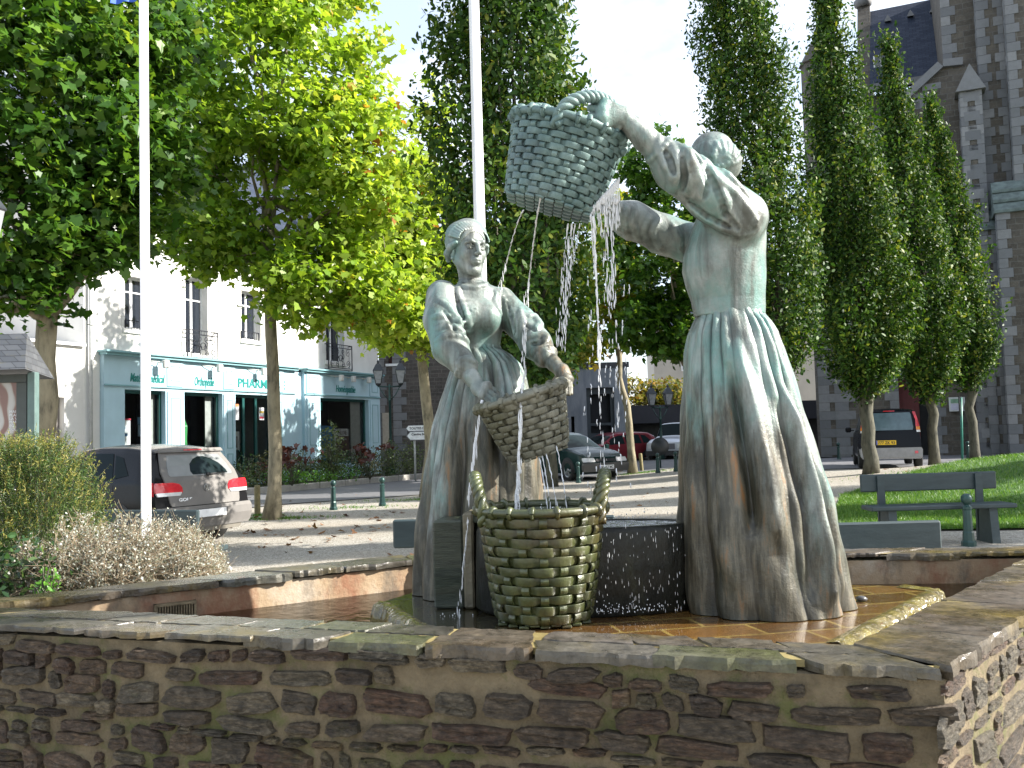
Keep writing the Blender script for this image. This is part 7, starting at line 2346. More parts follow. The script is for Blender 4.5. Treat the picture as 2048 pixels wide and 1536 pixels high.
mb = MB(); a = g.rear(-.05, 1.045, .05); b = g.rear(-.42, 1.06, .05); mb.tube([a, a.lerp(b, .4) , b], [.014, .009, .005], 6); mb.lathe([(.028, 0), (.028, .03)], 12, Matrix.Translation(a) @ Matrix.Rotation(R(-90), 4, 'Y')); mb.build('wiper', M_TRIM, g.root)
g.mirrors(2.82, .98)
for x in (1.78, 2.75):
    g.side_patch('door_handle', ((x - .55, 2.62), (x - .33, 2.62), (x - .33, 2.74), (x - .55, 2.74)), M_TRIM, .02)
for x in (1.89, .95, 2.98):
    g.side_patch('door_gap', ((x - .005, .9), (x + .005, .9), (x + .005, 3.0), (x - .005, 3.0)), M_TRIM, .003)
g.side_patch('door_sill', ((1.2, .25), (3.0, .25), (3.0, .75), (1.2, .75)), M_TRIM, .004)

def heading_towards(px, Y, hx, hy): return Vector((hx, hy, 0)).normalized()
# dark green hatchback, front to us
def place_front(px, py, z=0): return GZ(px, py, z)
GREEN = dict(HATCH, L=4.1, W=1.70, bulge=.05, axles=(.75, 3.25), zr=[(0, 1.36), (.3, 1.40), (1.2, 1.42), (1.8, 1.40), (2.25, 1.30), (2.95, .96), (3.1, .93), (3.6, .86), (3.95, .78), (4.1, .70)],
             zb=[(0, .92), (3.0, .88), (3.1, .90), (3.6, .84), (3.95, .76), (4.1, .68)])
fp = Vector((P(1212, 950, 27.6).x, 27.6, 0)); hd = Vector((.48, -.88, 0)).normalized()
org = fp - hd * 4.1
cg = Car('parked_car', 'dark green older hatchback facing us before the concrete building', (org.x, org.y, 0), hd, m_paint('dark_green_metallic', (.008, .026, .024), .0, .25, .0), GREEN)
cg.root.scale = (1, 1, 1.06); cg.body(); cg.arches(); cg.top_patch('windscreen', 2.22, 2.95, .9, .98, M_CARGL)
cg.side_patch('side_window', ((.9, 3.12), (1.75, 3.10), (1.75, 3.9), (1.1, 3.9)), M_CARGL); cg.side_patch('side_window', ((1.83, 3.10), (2.85, 3.10), (2.3, 3.9), (1.83, 3.9)), M_CARGL)
cg.end_patch('bumper', [(.27, -.80, .80), (.33, -.83, .83), (.46, -.84, .84), (.52, -.82, .82)], simple('grey_bumper', (.07, .068, .065), .6), .05, 'front', thick=.1, n_=12)
for sd in (1, -1): cg.end_patch('headlight', [(.55, sd * .40, sd * .80), (.60, sd * .39, sd * .81), (.67, sd * .42, sd * .79)], M_LWHT, .012, 'front', thick=.03)
cg.end_patch('grille', [(.56, -.34, .34), (.60, -.36, .36), (.64, -.34, .34)], M_TRIM, .012, 'front', thick=.03)
mb = MB(); q = cg.front(0, .60, .02); mb.prism([(-.03, -.035), (0, .04), (.03, -.035), (0, -.01)], q.x, q.x + .012, Matrix.Translation((0, q.y, q.z)), axis='x'); mb.build('emblem', M_RIM, cg.root)
cg.plate(.40, -.05, .52, .115, 'BD 457 MC', M_PLATE, 'front', off=.07); cg.mirrors(2.72, .95)

# dark red estate behind the thin tree, seen from its front corner
EST = dict(HATCH, L=4.5, W=1.74, axles=(.85, 3.55), bulge=.06, zl=[(0, .3), (4.5, .25)], zr=[(0, 1.34), (.3, 1.42), (1.5, 1.45), (2.3, 1.42), (2.7, 1.30), (3.3, .98), (3.5, .94), (4.1, .86), (4.5, .64)],
           zb=[(0, .92), (3.3, .9), (3.5, .91), (4.1, .84), (4.5, .62)], w=[(0, .93), (.4, 1), (3.8, 1), (4.5, .86)], wr=[(0, .70), (.5, .74), (2.6, .74), (3.3, .82), (4.5, .76)])
o_ = GP(1298, 40); hd = Vector((-.72, -.45, 0)).normalized()
ce = Car('parked_car', 'dark red estate car partly hidden by the thin crooked tree', (o_.x, o_.y, 0), hd, m_paint('wine_red_paint', (.16, .012, .022), .05), EST)
ce.body(); ce.arches(); ce.top_patch('windscreen', 2.68, 3.30, .9, .96, M_CARGL)
for q in (((.45, 3.2), (1.0, 3.1), (1.0, 3.9), (.7, 3.85)), ((1.1, 3.1), (1.95, 3.1), (1.95, 3.9), (1.1, 3.9)), ((2.05, 3.1), (3.15, 3.1), (2.72, 3.9), (2.05, 3.9))): ce.side_patch('side_window', q, M_CARGL)
for sd in (1, -1): ce.end_patch('headlight', [(.58, sd * .40, sd * .78), (.68, sd * .42, sd * .78)], M_LWHT, .012, 'front', thick=.03)
ce.end_patch('bumper', [(.27, -.80, .80), (.50, -.82, .82)], M_TRIM, .04, 'front', thick=.08, n_=8)
ce.end_patch('tail_lamp', [(.7, .55, .8), (1.1, .55, .8)], M_LRED, .012); ce.mirrors(3.1, .98)

# silver off-road car facing us
SUV = dict(HATCH, L=4.4, W=1.80, wr_=.37, axles=(.9, 3.5), bulge=.03, zl=[(0, .42), (4.4, .42)], zr=[(0, 1.72), (.3, 1.78), (2.1, 1.80), (2.5, 1.76), (2.95, 1.22), (3.1, 1.16), (3.9, 1.10), (4.4, .98)],
           zb=[(0, 1.12), (2.9, 1.10), (3.1, 1.12), (3.9, 1.06), (4.4, .94)], w=[(0, .95), (4.4, .92)], wr=[(0, .80), (2.5, .80), (3.0, .86), (4.4, .84)],
           xr=[(0, 0), (1.2, .02), (1.8, .12)], xf=[(0, 0), (1.4, 0)])
fp = Vector((P(1332, 930, 38).x, 38, 0)); hd = Vector((-.42, -.9, 0)).normalized(); org = fp - hd * 4.4
cs = Car('parked_car', 'silver off-road car facing us behind the round sign', (org.x, org.y, 0), hd, m_paint('silver_paint', (.42, .44, .48), .05, .3, .5), SUV)
cs.body(); cs.arches(); cs.top_patch('windscreen', 2.52, 2.94, .9, .96, M_CARGL)
for q in (((.3, 3.1), (1.0, 3.1), (1.0, 3.9), (.4, 3.9)), ((1.1, 3.1), (1.9, 3.1), (1.9, 3.9), (1.1, 3.9)), ((2.0, 3.1), (2.85, 3.1), (2.5, 3.9), (2.0, 3.9))): cs.side_patch('side_window', q, M_CARGL)
cs.end_patch('bumper', [(.42, -.84, .84), (.62, -.86, .86)], M_TRIM, .06, 'front', thick=.1, n_=8)
cs.end_patch('grille', [(.68, -.42, .42), (.92, -.42, .42)], simple('grille_grey', (.10, .10, .11), .4), .012, 'front')
for sd in (1, -1): cs.end_patch('headlight', [(.72, sd * .50, sd * .76), (.90, sd * .50, sd * .76)], M_LWHT, .014, 'front')
cs.mirrors(2.75, 1.2)

# black tall hatchback by the church, rear to us
ATOS = dict(HATCH, L=3.5, W=1.60, wr_=.28, axles=(.55, 2.85), bulge=.05, zl=[(0, .28), (3.5, .22)], zr=[(0, 1.56), (.2, 1.60), (1.6, 1.62), (2.0, 1.56), (2.75, 1.08), (2.85, 1.02), (3.3, .90), (3.5, .72)],
            zb=[(0, .98), (2.7, .96), (2.85, .98), (3.3, .86), (3.5, .68)], w=[(0, .94), (.4, 1), (3, 1), (3.5, .86)], wr=[(0, .78), (.4, .80), (2, .78), (2.8, .84), (3.5, .76)],
            xr=[(0, .06), (.35, .0), (.62, .02), (.98, .05), (1.3, .10), (1.56, .20), (1.7, .22)], xf=[(0, .03), (1, .2)])
rl_ = Vector((P(1750, 930, 24.6).x, 24.6, 0)); rr_ = Vector((P(1836, 930, 24.6).x, 24.6, 0)); phi2 = R(-4)
cc_ = (rl_ + rr_) / 2; hd = Vector((.30, .95, 0)).normalized()
ca_ = Car('parked_car', 'small tall black hatchback with grey bumper and yellow plate by the church', (cc_.x - .25, cc_.y - .3, ground_z(cc_.x, cc_.y)), hd, m_paint('black_paint', (.006, .007, .011), .0, .25, .0), ATOS)
ca_.body(); ca_.arches()
for q in (((.45, 3.15), (1.15, 3.1), (1.15, 3.9), (.55, 3.9)), ((1.25, 3.1), (2.5, 3.1), (2.05, 3.9), (1.25, 3.9))): ca_.side_patch('side_window', q, M_CARGL)
ca_.top_patch('windscreen', 2.02, 2.72, .9, .96, M_CARGL)
ca_.end_patch('rear_window', [(1.03, -.56, .56), (1.1, -.58, .58), (1.45, -.54, .54), (1.50, -.52, .52)], simple('hazy_glass', (.10, .15, .18), .15, 0, .3, 3), .012, n_=10)
gbm = simple('light_grey_bumper', (.26, .26, .27), .5)
ca_.end_patch('bumper', [(.26, -.72, .72), (.32, -.77, .77), (.50, -.78, .78), (.56, -.75, .75)], gbm, .05, thick=.1, n_=12)
ca_.side_patch('bumper_corner', ((.0, .3), (.26, .3), (.20, 1.6), (.0, 1.6)), gbm, .02)
for sd in (1, -1):
    ca_.end_patch('tail_lamp', [(1.12, sd * .64, sd * .735), (1.3, sd * .64, sd * .70), (1.52, sd * .58, sd * .65)], M_LRED, .022, thick=.04)
    ca_.end_patch('indicator', [(1.03, sd * .65, sd * .745), (1.115, sd * .645, sd * .737)], M_LORG, .022, thick=.04)
    ca_.end_patch('reversing_lamp', [(.97, sd * .66, sd * .75), (1.025, sd * .652, sd * .746)], M_LWHT, .022, thick=.04)
    ca_.end_patch('fog_reflector', [(.40, sd * .58, sd * .66), (.47, sd * .58, sd * .66)], M_LRED, .058, thick=.01)
ca_.end_patch('brake_light', [(1.535, -.14, .14), (1.56, -.14, .14)], M_LRED, .012, thick=.02)
ca_.plate(.70, .12, .50, .12, '777 ZK 93', M_PLATY, off=.025)
ca_.mirrors(2.35, 1.05)
# ------------------------------------------------------------------ trees and shrubs
def m_bark(name, c, c2, sc=6):
    n = N(name)
    f = n.noise(sc, 6, .65, n.coord((1, 1, .35)))
    n.set(color=n.ramp(f, [(.32, c2), (.5, c), (.7, [min(x * 1.35, 1) for x in c])]), rough=.85)
    n.bump(n.noise(sc * 3, 6, .7, n.coord((1, 1, .3))), .6, .02)
    return n.m
M_BARKP = m_bark('plane_bark', (.24, .21, .14), (.09, .08, .055), 8)
M_BARKH = m_bark('grey_bark', (.085, .08, .055), (.03, .03, .02), 11)
L_DARK = leaf_mat('plane_leaf_green', [(0, (.026, .08, .013)), (.5, (.070, .17, .022)), (.85, (.15, .28, .032)), (1, (.28, .36, .05))], .5, .36)
L_YG = leaf_mat('plane_leaf_yellowing', [(0, (.07, .17, .018)), (.3, (.18, .33, .028)), (.6, (.34, .49, .055)), (.88, (.50, .60, .10)), (.965, (.62, .56, .11)), (1, (.45, .20, .04))], .58, .38)
L_YEL = leaf_mat('leaf_autumn_yellow', [(0, (.16, .28, .025)), (.5, (.36, .42, .05)), (.85, (.52, .46, .07)), (1, (.45, .20, .04))], .5, .4)
L_PEAR = leaf_mat('pear_leaf', [(0, (.012, .036, .007)), (.45, (.034, .088, .012)), (.8, (.085, .155, .02)), (1, (.22, .25, .04))], .36, .5, .22)
L_HEDGE = leaf_mat('hedge_leaf', [(0, (.06, .10, .015)), (.5, (.20, .20, .03)), (1, (.34, .18, .04))], .4)

def limb(mb, pts, r0, r1, n_=10):
    k = len(pts); mb.tube(pts, [r0 + (r1 - r0) * i / (k - 1) for i in range(k)], n_)
def wiggle(a, b, n_, amp, rg):
    a, b = Vector(a), Vector(b); out = []
    for i in range(n_ + 1):
        t = i / n_; p = a.lerp(b, t)
        if 0 < i < n_: p += Vector((rg.gauss(0, amp), rg.gauss(0, amp), rg.gauss(0, amp * .4)))
        out.append(p)
    return out
def crown_plane(name, base, trunk_top, lobes, nleaf, size, mat, label, bark, seed, trunk_r=(.13, .08), limbs=9, group=None, trunk_pts=None, tint_fn=None, clump=.30, shape=LEAF5, per=26):
    "spreading tree: lobes = list of (centre, radii, weight); leaves gather in clumps at twig ends inside the lobes"
    rg = random.Random(seed); rn = np.random.default_rng(seed)
    r = empty(name, base, 0, label, 'tree', group)
    base = Vector(base); inv = Matrix.Translation(-base)
    mb = MB()
    tp = trunk_pts or wiggle(base, trunk_top, 7, .03, rg)
    mb.tube([base + Vector((0, 0, -.05))] + [Vector(p) for p in tp[1:]], [trunk_r[0] * 1.5] + [trunk_r[0] + (trunk_r[1] - trunk_r[0]) * i / (len(tp) - 1) for i in range(1, len(tp))], 14)
    o = mb.build('trunk', bark, r); o.matrix_parent_inverse = inv
    W = np.array([l[2] for l in lobes], float); W /= W.sum()
    ncl = nleaf // per
    cen = []
    for _ in range(ncl):
        l = lobes[rn.choice(len(lobes), p=W)]
        d = rn.normal(0, 1, 3); d /= np.linalg.norm(d)
        rad = rn.uniform(.25, 1) ** .45
        cen.append(np.array(l[0]) + d * rad * np.array(l[1]))
    cen = np.array(cen)
    bm_ = MB(); top = Vector(tp[-1])
    for i in range(limbs):
        l = lobes[i % len(lobes)]
        st = Vector(tp[-1 - rg.randrange(0, max(1, len(tp) // 3))])
        d = rn.normal(0, 1, 3); d /= np.linalg.norm(d); e = Vector(np.array(l[0]) + d * .55 * np.array(l[1]))
        m = wiggle(st, e, 6, .10, rg); limb(bm_, m, trunk_r[1] * .55, .014, 7)
        for j in range(4):
            s_ = m[rg.randrange(2, 6)]; k = cen[rg.randrange(len(cen))]
            near = min((Vector(cen[rg.randrange(len(cen))]) for _ in range(12)), key=lambda q: (q - s_).length)
            limb(bm_, wiggle(s_, near, 4, .06, rg), .018, .005, 5)
    o = bm_.build('branches', bark, r); o.matrix_parent_inverse = inv
    N_ = ncl * per
    pos = np.repeat(cen, per, 0) + rn.normal(0, clump * .55, (N_, 3)) * np.array([1, 1, .7])
    tint = rn.uniform(0, 1, N_) ** 1.1
    tint = np.clip(tint * .75 + np.repeat(rn.uniform(-.05, .35, ncl), per) * .8, 0, 1)
    if tint_fn is not None: tint = np.clip(tint_fn(pos, tint), 0, 1)
    nrm = rn.normal(0, .75, (N_, 3)) + np.array([.35, -.15, .9])
    o = scatter_leaves('crown', pos, size, shape, mat, r, tint, 1.0, nrm, .22); o.matrix_parent_inverse = inv
    return r
def col_tree(name, base, H, prof, nleaf, size, mat, label, seed, trunk_r=.15, z0=1.9, group=None, lean=0.0):
    "upright tree: prof (t, radius) over the crown height; leaves on many near-vertical shoots"
    rg = random.Random(seed); rn = np.random.default_rng(seed)
    r = empty(name, base, 0, label, 'tree', group); base = Vector(base); inv = Matrix.Translation(-base)
    mb = MB(); pts = [base + Vector((rg.gauss(0, .012) * i, rg.gauss(0, .012) * i, -.05 + i * (z0 + .8) / 7)) for i in range(8)]
    mb.tube(pts, [trunk_r * 1.35, trunk_r * 1.08, trunk_r, trunk_r * .97, trunk_r * .98, trunk_r * 1.05, trunk_r * .9, trunk_r * .7], 14)
    o = mb.build('trunk', M_BARKH, r); o.matrix_parent_inverse = inv
    A = np.array(prof)
    bm_ = MB(); top = pts[-1]
    for k in range(16):
        a = rg.uniform(0, 6.28); t = rg.uniform(.25, .98); rad = np.interp(t, A[:, 0], A[:, 1]) * rg.uniform(.1, .75)
        st = pts[rg.randrange(5, 8)]
        e = base + Vector((rad * math.cos(a) + lean * t, rad * math.sin(a), z0 + t * (H - z0)))
        mid = base + Vector((rad * .9 * math.cos(a), rad * .9 * math.sin(a), z0 + t * .3 * (H - z0) + .4))
        limb(bm_, [st, st.lerp(mid, .5), mid, mid.lerp(e, .5), e], .045, .008, 6)
    o = bm_.build('branches', M_BARKH, r); o.matrix_parent_inverse = inv
    per = 16; ns = nleaf // per
    t = rn.uniform(0, 1, ns * 3); R_ = np.interp(t, A[:, 0], A[:, 1]); keep = rn.uniform(0, 1, ns * 3) < R_ / A[:, 1].max() * .85 + .15
    t = t[keep][:ns]; ns = len(t); R_ = np.interp(t, A[:, 0], A[:, 1])
    a = rn.uniform(0, 2 * np.pi, ns); lob = 1 + .20 * np.sin(a * 3 + t * 11 + seed) + .17 * np.sin(a * 4 - t * 19 + seed)
    rr = R_ * lob * rn.uniform(.15, 1, ns) ** .5 * np.where(rn.uniform(0, 1, ns) < .07, rn.uniform(1.05, 1.32, ns), 1)
    ln = rn.uniform(.25, .6, ns)
    S = np.stack([rr * np.cos(a) + lean * t, rr * np.sin(a), z0 + t * (H - z0)], 1)
    up = np.stack([np.cos(a) * .35 * rn.uniform(.2, 1.6, ns), np.sin(a) * .35, np.ones(ns)], 1) * ln[:, None]
    u = np.tile(np.linspace(-.3, 1, per), ns)[:, None]
    pos = np.repeat(S, per, 0) + np.repeat(up, per, 0) * u + rn.normal(0, .045, (ns * per, 3)) + np.array(base)
    tint = np.clip(rn.uniform(0, .8, len(pos)) + np.repeat(rn.uniform(-.1, .3, ns), per), 0, 1)
    outw = np.repeat(np.stack([np.cos(a), np.sin(a), np.full(ns, .6)], 1), per, 0)
    nrm = outw * .7 + rn.normal(0, .7, (len(pos), 3))
    o = scatter_leaves('crown', pos, size, LEAF_OVAL, mat, r, tint, -.4, nrm, .3); o.matrix_parent_inverse = inv
    return r

PR = [(0, .25), (.04, .70), (.12, .98), (.28, 1.10), (.45, .95), (.62, .70), (.8, .44), (.93, .2), (1, .04)]
PT = [(0, .3), (.05, .75), (.2, 1.02), (.42, .86), (.6, .74), (.75, .66), (.9, .4), (1, .1)]
def H_at(py, px, Y): return P(px, py, Y).z
def base_at(px, Y): return GP(px, Y)
G1 = 'slender upright trees beside the church'
b = base_at(1738, 21.3); col_tree('upright_tree', b, H_at(-40, 1700, 21.3) - b.z, PR, 46000, .115, L_PEAR, 'widest dark upright tree directly left of the black car by the church', 101, .155, 1.75, G1, -.52)
b = base_at(1866, 24.6); col_tree('upright_tree', b, H_at(85, 1815, 24.6) - b.z, [(t, w * .86) for t, w in PR], 32000, .125, L_PEAR, 'middle upright tree whose trunk stands right of the black car', 102, .135, 1.75, G1, -.7)
b = base_at(1947, 27.4); col_tree('upright_tree', b, H_at(208, 1890, 27.4) - b.z, [(t, w * .80) for t, w in PR], 26000, .13, L_PEAR, 'rightmost and shortest upright tree by the green sign post', 103, .135, 2.2, G1, -.75)
b = base_at(1566, 17.5); _t1 = col_tree('upright_tree', b, H_at(-160, 1500, 17.5) - b.z, PT, 42000, .105, L_PEAR, 'tall upright tree directly behind the tall washerwoman', 104, .17, 2.35, G1, -.75)
b = base_at(1052, 12.6); col_tree('upright_tree', b, H_at(-260, 1030, 12.6) - b.z, [(0, .4), (.05, .85), (.15, 1.0), (.4, 1.12), (.7, .85), (.9, .4), (1, .1)], 34000, .115, L_PEAR, 'dark upright tree between the two statues behind the high basket', 105, .12, 2.1, None, -.15)
b = base_at(1100, 25.3); col_tree('upright_tree', b, 7.8, [(t, w * .9) for t, w in PR], 14000, .13, leaf_mat('upright_leaf_yellowing', [(0, (.03, .09, .01)), (.6, (.12, .20, .02)), (1, (.36, .30, .04))], .4), 'smaller yellowing upright tree far behind the middle basket', 106, .15, 2.6, None, .1)

for x_, y_, lab in ((12.6, 11.4, 'upright tree standing right of the view, nearest the benches'), (14.5, 14.4, 'upright tree right of the view beside the middle of the lawn'), (19.0, 17.6, 'upright tree right of the view at the far side of the lawn')):
    c_ = copy_tree(_t1); c_.location = (x_, y_, ground_z(x_, y_)); c_['label'] = lab; c_['group'] = 'upright trees along the right side of the lawn'
# big dark plane tree, left
b = base_at(92, 12.5)
def L3(px, py, Y, rx, ry, rz, w): return (tuple(P(px, py, Y)), (rx, ry, rz), w)
crown_plane('plane_tree', b, P(96, 560, 12.5), [L3(120, 180, 12.2, 1.7, 1.5, 1.7, 4), L3(40, 430, 12.0, 1.3, 1.3, .9, 2), L3(240, 60, 12.8, 1.3, 1.2, 1.2, 2), L3(-40, 60, 12, 1.6, 1.5, 1.6, 2), L3(180, 470, 12.3, .75, .9, .42, .8), L3(250, 330, 12.3, 1.0, 1.0, .9, 1.6), L3(20, 590, 12, .8, .8, .35, .5)],
            22000, .112, L_DARK, 'large dark green plane tree overhanging the left kiosk', M_BARKP, 201, (.15, .13), 14, 'plane trees round the square')
# plane tree with the straight trunk
b = base_at(541, 17.3)
def yell(pos, tint):
    x = pos[:, 0] / pos[:, 1] * FPX + 1024
    return np.minimum(tint * .62 + .33 * np.clip((x - 380) / 400, 0, 1), .93) + .12 * (tint > .93)
tps = [P(545, 1035, 17.3), P(549, 980, 17.3), P(551, 900, 17.3), P(548, 820, 17.3), P(546, 740, 17.3), P(542, 670, 17.3), P(540, 600, 17.3), P(538, 520, 17.3), P(533, 400, 17.3)]
crown_plane('plane_tree', b, None, [L3(520, 150, 17, 1.9, 1.6, 2.2, 4), L3(700, 330, 17, 1.3, 1.4, 1.7, 3), L3(640, 560, 16.8, 1.3, 1.2, .95, 2.0), L3(430, 470, 17, 1.05, 1.2, .85, 1.4), L3(360, 260, 17.6, 1.3, 1.2, 1.6, 2), L3(790, 600, 16.8, .75, .8, .7, 1.1), L3(580, -60, 17.5, 1.9, 1.6, 1.3, 2), L3(740, 120, 17.4, .45, .6, .6, .25)],
            32000, .118, L_YG, 'plane tree with a straight pale trunk and yellow green crown before the pharmacy', M_BARKP, 202, (.135, .10), 16, 'plane trees round the square', tps, yell)
b = base_at(852, 22.5)
tps = [P(866, 960, 22.5), P(862, 900, 22.5), P(858, 850, 22.5), P(852, 800, 22.5), P(846, 740, 22.5), P(842, 690, 22.5), P(841, 640, 22.5), P(850, 560, 22.5)]
crown_plane('plane_tree', b, None, [L3(830, 560, 22.3, 1.2, 1.3, 1.3, 3), L3(880, 660, 22, .9, 1.0, .55, 1.2), L3(830, 400, 22.6, .9, 1.0, 1.3, 1.8), L3(750, 480, 22.4, 1.0, 1.0, 1.3, 1.6), L3(855, 230, 22.8, .55, .6, 1.2, .22), L3(780, 660, 22, .8, .8, .5, 1)],
            14000, .125, L_YG, 'plane tree with a bent pale trunk right beside the smaller statue', M_BARKP, 203, (.15, .11), 12, 'plane trees round the square', tps, lambda p, t: np.minimum(t * .6 + .35, .93) + .12 * (t > .93))
b = GZ(1268, 950, 0)
tps = [P(1266, 950, 29.5), P(1262, 900, 29.5), P(1258, 850, 29.5), P(1254, 810, 29.5), P(1244, 780, 29.5), P(1238, 755, 29.5), P(1239, 720, 29.5), P(1234, 680, 29.5), P(1230, 600, 29.5)]
crown_plane('young_tree', (P(1266, 950, 29.5).x, 29.5, 0), None, [L3(1225, 560, 29.5, 1.2, 1.2, 1.5, 2), L3(1270, 620, 29.5, .8, .9, .7, 1), L3(1160, 690, 29.3, 1.0, 1.0, .6, 1), L3(1240, 450, 29.5, 1.0, 1, 1.0, .8)],
            5200, .17, L_YEL, 'thin crooked young tree with sparse yellow leaves beside the green car', M_BARKP, 204, (.13, .09), 9, None, tps, None, .30, LEAF5, 13)
# dark planes further back, behind the falling water
b = base_at(1380, 27)
crown_plane('plane_tree', b, P(1375, 700, 27), [L3(1340, 480, 27, 2.0, 1.8, 2.6, 4), L3(1300, 650, 27, 1.2, 1.2, 1.0, 1.6), L3(1440, 600, 27, 1.8, 1.5, 1.8, 2), L3(1310, 330, 27, 1.1, 1.1, 1.2, 1), L3(1370, 690, 26.8, 1.2, 1, .6, 1)],
            11000, .16, L_DARK, 'dark green plane tree behind the waist of the tall statue', M_BARKP, 205, (.17, .13), 12, 'plane trees round the square')
# autumn trees beyond the low hall
for i, (px, Y, w, h, lab) in enumerate(((1268, 52, 1.6, 1.5, 'leftmost low yellowing tree beyond the dark hall'), (1312, 53, 1.5, 1.2, 'middle low orange tinted tree beyond the dark hall'), (1352, 52, 1.7, 1.3, 'low yellow tree beyond the dark hall beside the tall skirt'))):
    c = P(px, 800, Y); crown_plane('autumn_tree', GP(px, Y), P(px, 850, Y), [((c.x, Y, c.z), (w, 1.2, h), 1)], 1500, .30, L_HEDGE, lab, M_BARKH, 210 + i, (.12, .08), 4, 'low autumn trees beyond the hall', None, None, .35, LEAF_OVAL, 10)

# ---------------- shrubs in the near bed
def blades_mesh(name, S, D, w, mat, parent, tint):
    "thin twig blades from S along D, width w (n,)"
    n_ = len(S); sd = np.cross(D, rng.normal(0, 1, (n_, 3))); sd /= np.linalg.norm(sd, axis=1, keepdims=True) + 1e-9
    w = np.broadcast_to(w, (n_,))[:, None]
    V = np.stack([S - sd * w, S + sd * w, S + D * .6 + sd * w * .7, S + D, S + D * .6 - sd * w * .7], 1).reshape(-1, 3)
    return link(name, fast_mesh(name, V, np.arange(n_ * 5).reshape(-1, 5), tint), mat, parent)
def heather(base, rx, ry, h, label):
    r = empty('evergreen_bush', base, 0, label, 'bush'); rn = np.random.default_rng(301)
    ns = 4200
    a = rn.uniform(0, 6.283, ns); q = rn.uniform(0, 1, ns) ** .5; zt = rn.uniform(.15, 1, ns) ** .8
    rad = np.sqrt(np.clip(1 - (zt - .35) ** 2 / .50, .05, 1))
    bump = 1 + .13 * np.sin(a * 4 + zt * 5) + .10 * np.sin(a * 7)
    P0 = np.stack([rx * rad * q * bump * np.cos(a), ry * rad * q * bump * np.sin(a), h * zt * .93], 1)
    D = np.stack([np.cos(a) * .05 * q, np.sin(a) * .05 * q, np.ones(ns) * .10], 1) + rn.normal(0, .022, (ns, 3)); 
    mb_ = blades_mesh('stems', P0 - D * .6, D * 1.5, .0014, M_BARKH, r, np.full(ns, .5))
    per = 24
    u = np.tile(np.linspace(-.5, 1, per), ns)[:, None]
    S = np.repeat(P0, per, 0) + np.repeat(D, per, 0) * u
    d = rn.normal(0, 1, S.shape) * .6 + np.repeat(D, per, 0) * 4; d /= np.linalg.norm(d, axis=1, keepdims=True)
    d *= rn.uniform(.012, .028, (len(S), 1))
    tint = np.clip(rn.uniform(0, .55, len(S)) + .55 * (u[:, 0] > .35) * np.repeat(rn.uniform(0, 1, ns) > .35, per), 0, 1)
    mt = leaf_mat('heather_needles', [(0, (.028, .070, .012)), (.5, (.075, .14, .022)), (.82, (.19, .20, .04)), (1, (.34, .29, .07))], .3, .5)
    blades_mesh('foliage', S, d, .0022, mt, r, tint)
    return r
bb = P(40, 1200, 5.9)
heather((P(40, 1180, 5.9).x, 5.9, .0), .64, .55, P(70, 880, 5.9).z + .06, 'feathery green and gold evergreen bush in the near bed left of the flagpole')
def dry_shrub(base, rx, ry, h, label):
    r = empty('silvery_shrub', base, 0, label, 'shrub'); rn = np.random.default_rng(302)
    mt = simple('dry_twig', (.24, .185, .12), .8, 0, .25, 20)
    mb_ = MB(); rg = random.Random(5)
    tips = []
    for k in range(430):
        a = rg.uniform(0, 6.283); q = rg.random() ** .5
        b0 = Vector((rx * .75 * q * math.cos(a), ry * .75 * q * math.sin(a), h * rg.uniform(0, .5)))
        e = Vector((rx * q * math.cos(a) * 1.05, ry * q * math.sin(a) * 1.05, h * (.45 + .55 * rg.random()) * math.sqrt(max(1.05 - q * q * .75, .1))))
        pts = wiggle(b0, e, 5, .022, rg); mb_.tube(pts, [.0032, .003, .0026, .0022, .0018, .0012], 4)
        for i in range(1, 6):
            for _ in range(3):
                d = Vector((rg.gauss(0, 1), rg.gauss(0, 1), rg.gauss(.5, .8))).normalized() * rg.uniform(.04, .13)
                mb_.tube([pts[i], pts[i] + d * .5 + Vector((rg.gauss(0, .006), rg.gauss(0, .006), 0)), pts[i] + d], [.0018, .0015, .001], 3, cap=False)
                tips.append((pts[i], d))
    mb_.build('twigs', mt, r, recalc=False)
    T = np.array([list(p + d * rg.random()) for p, d in tips for _ in range(6)])
    x = T[:, 0] / rx
    keep = rn.uniform(0, 1, len(T)) < .35 + .65 * np.clip((T[:, 2] / h - .2) + .3 * x, 0, 1)
    T = T[keep]
    ml = leaf_mat('silver_leaf', [(0, (.20, .21, .15)), (.5, (.38, .39, .33)), (1, (.60, .61, .56))], .25, .6)
    scatter_leaves('leaves', T + rn.normal(0, .010, T.shape), .017, LEAF_KITE, ml, r, None, .2, None, .2)
    return r
dry_shrub((P(225, 1150, 5.25).x, 5.25, .55), .60, .40, P(260, 1040, 5.25).z - .55 + .02, 'dry silvery shrub with bare brown twigs spilling over the basin coping')
dry_shrub((P(345, 1150, 5.6).x, 5.6, .5), .30, .3, P(345, 1050, 5.6).z - .5, 'smaller silvery shrub at the foot of the left flagpole')
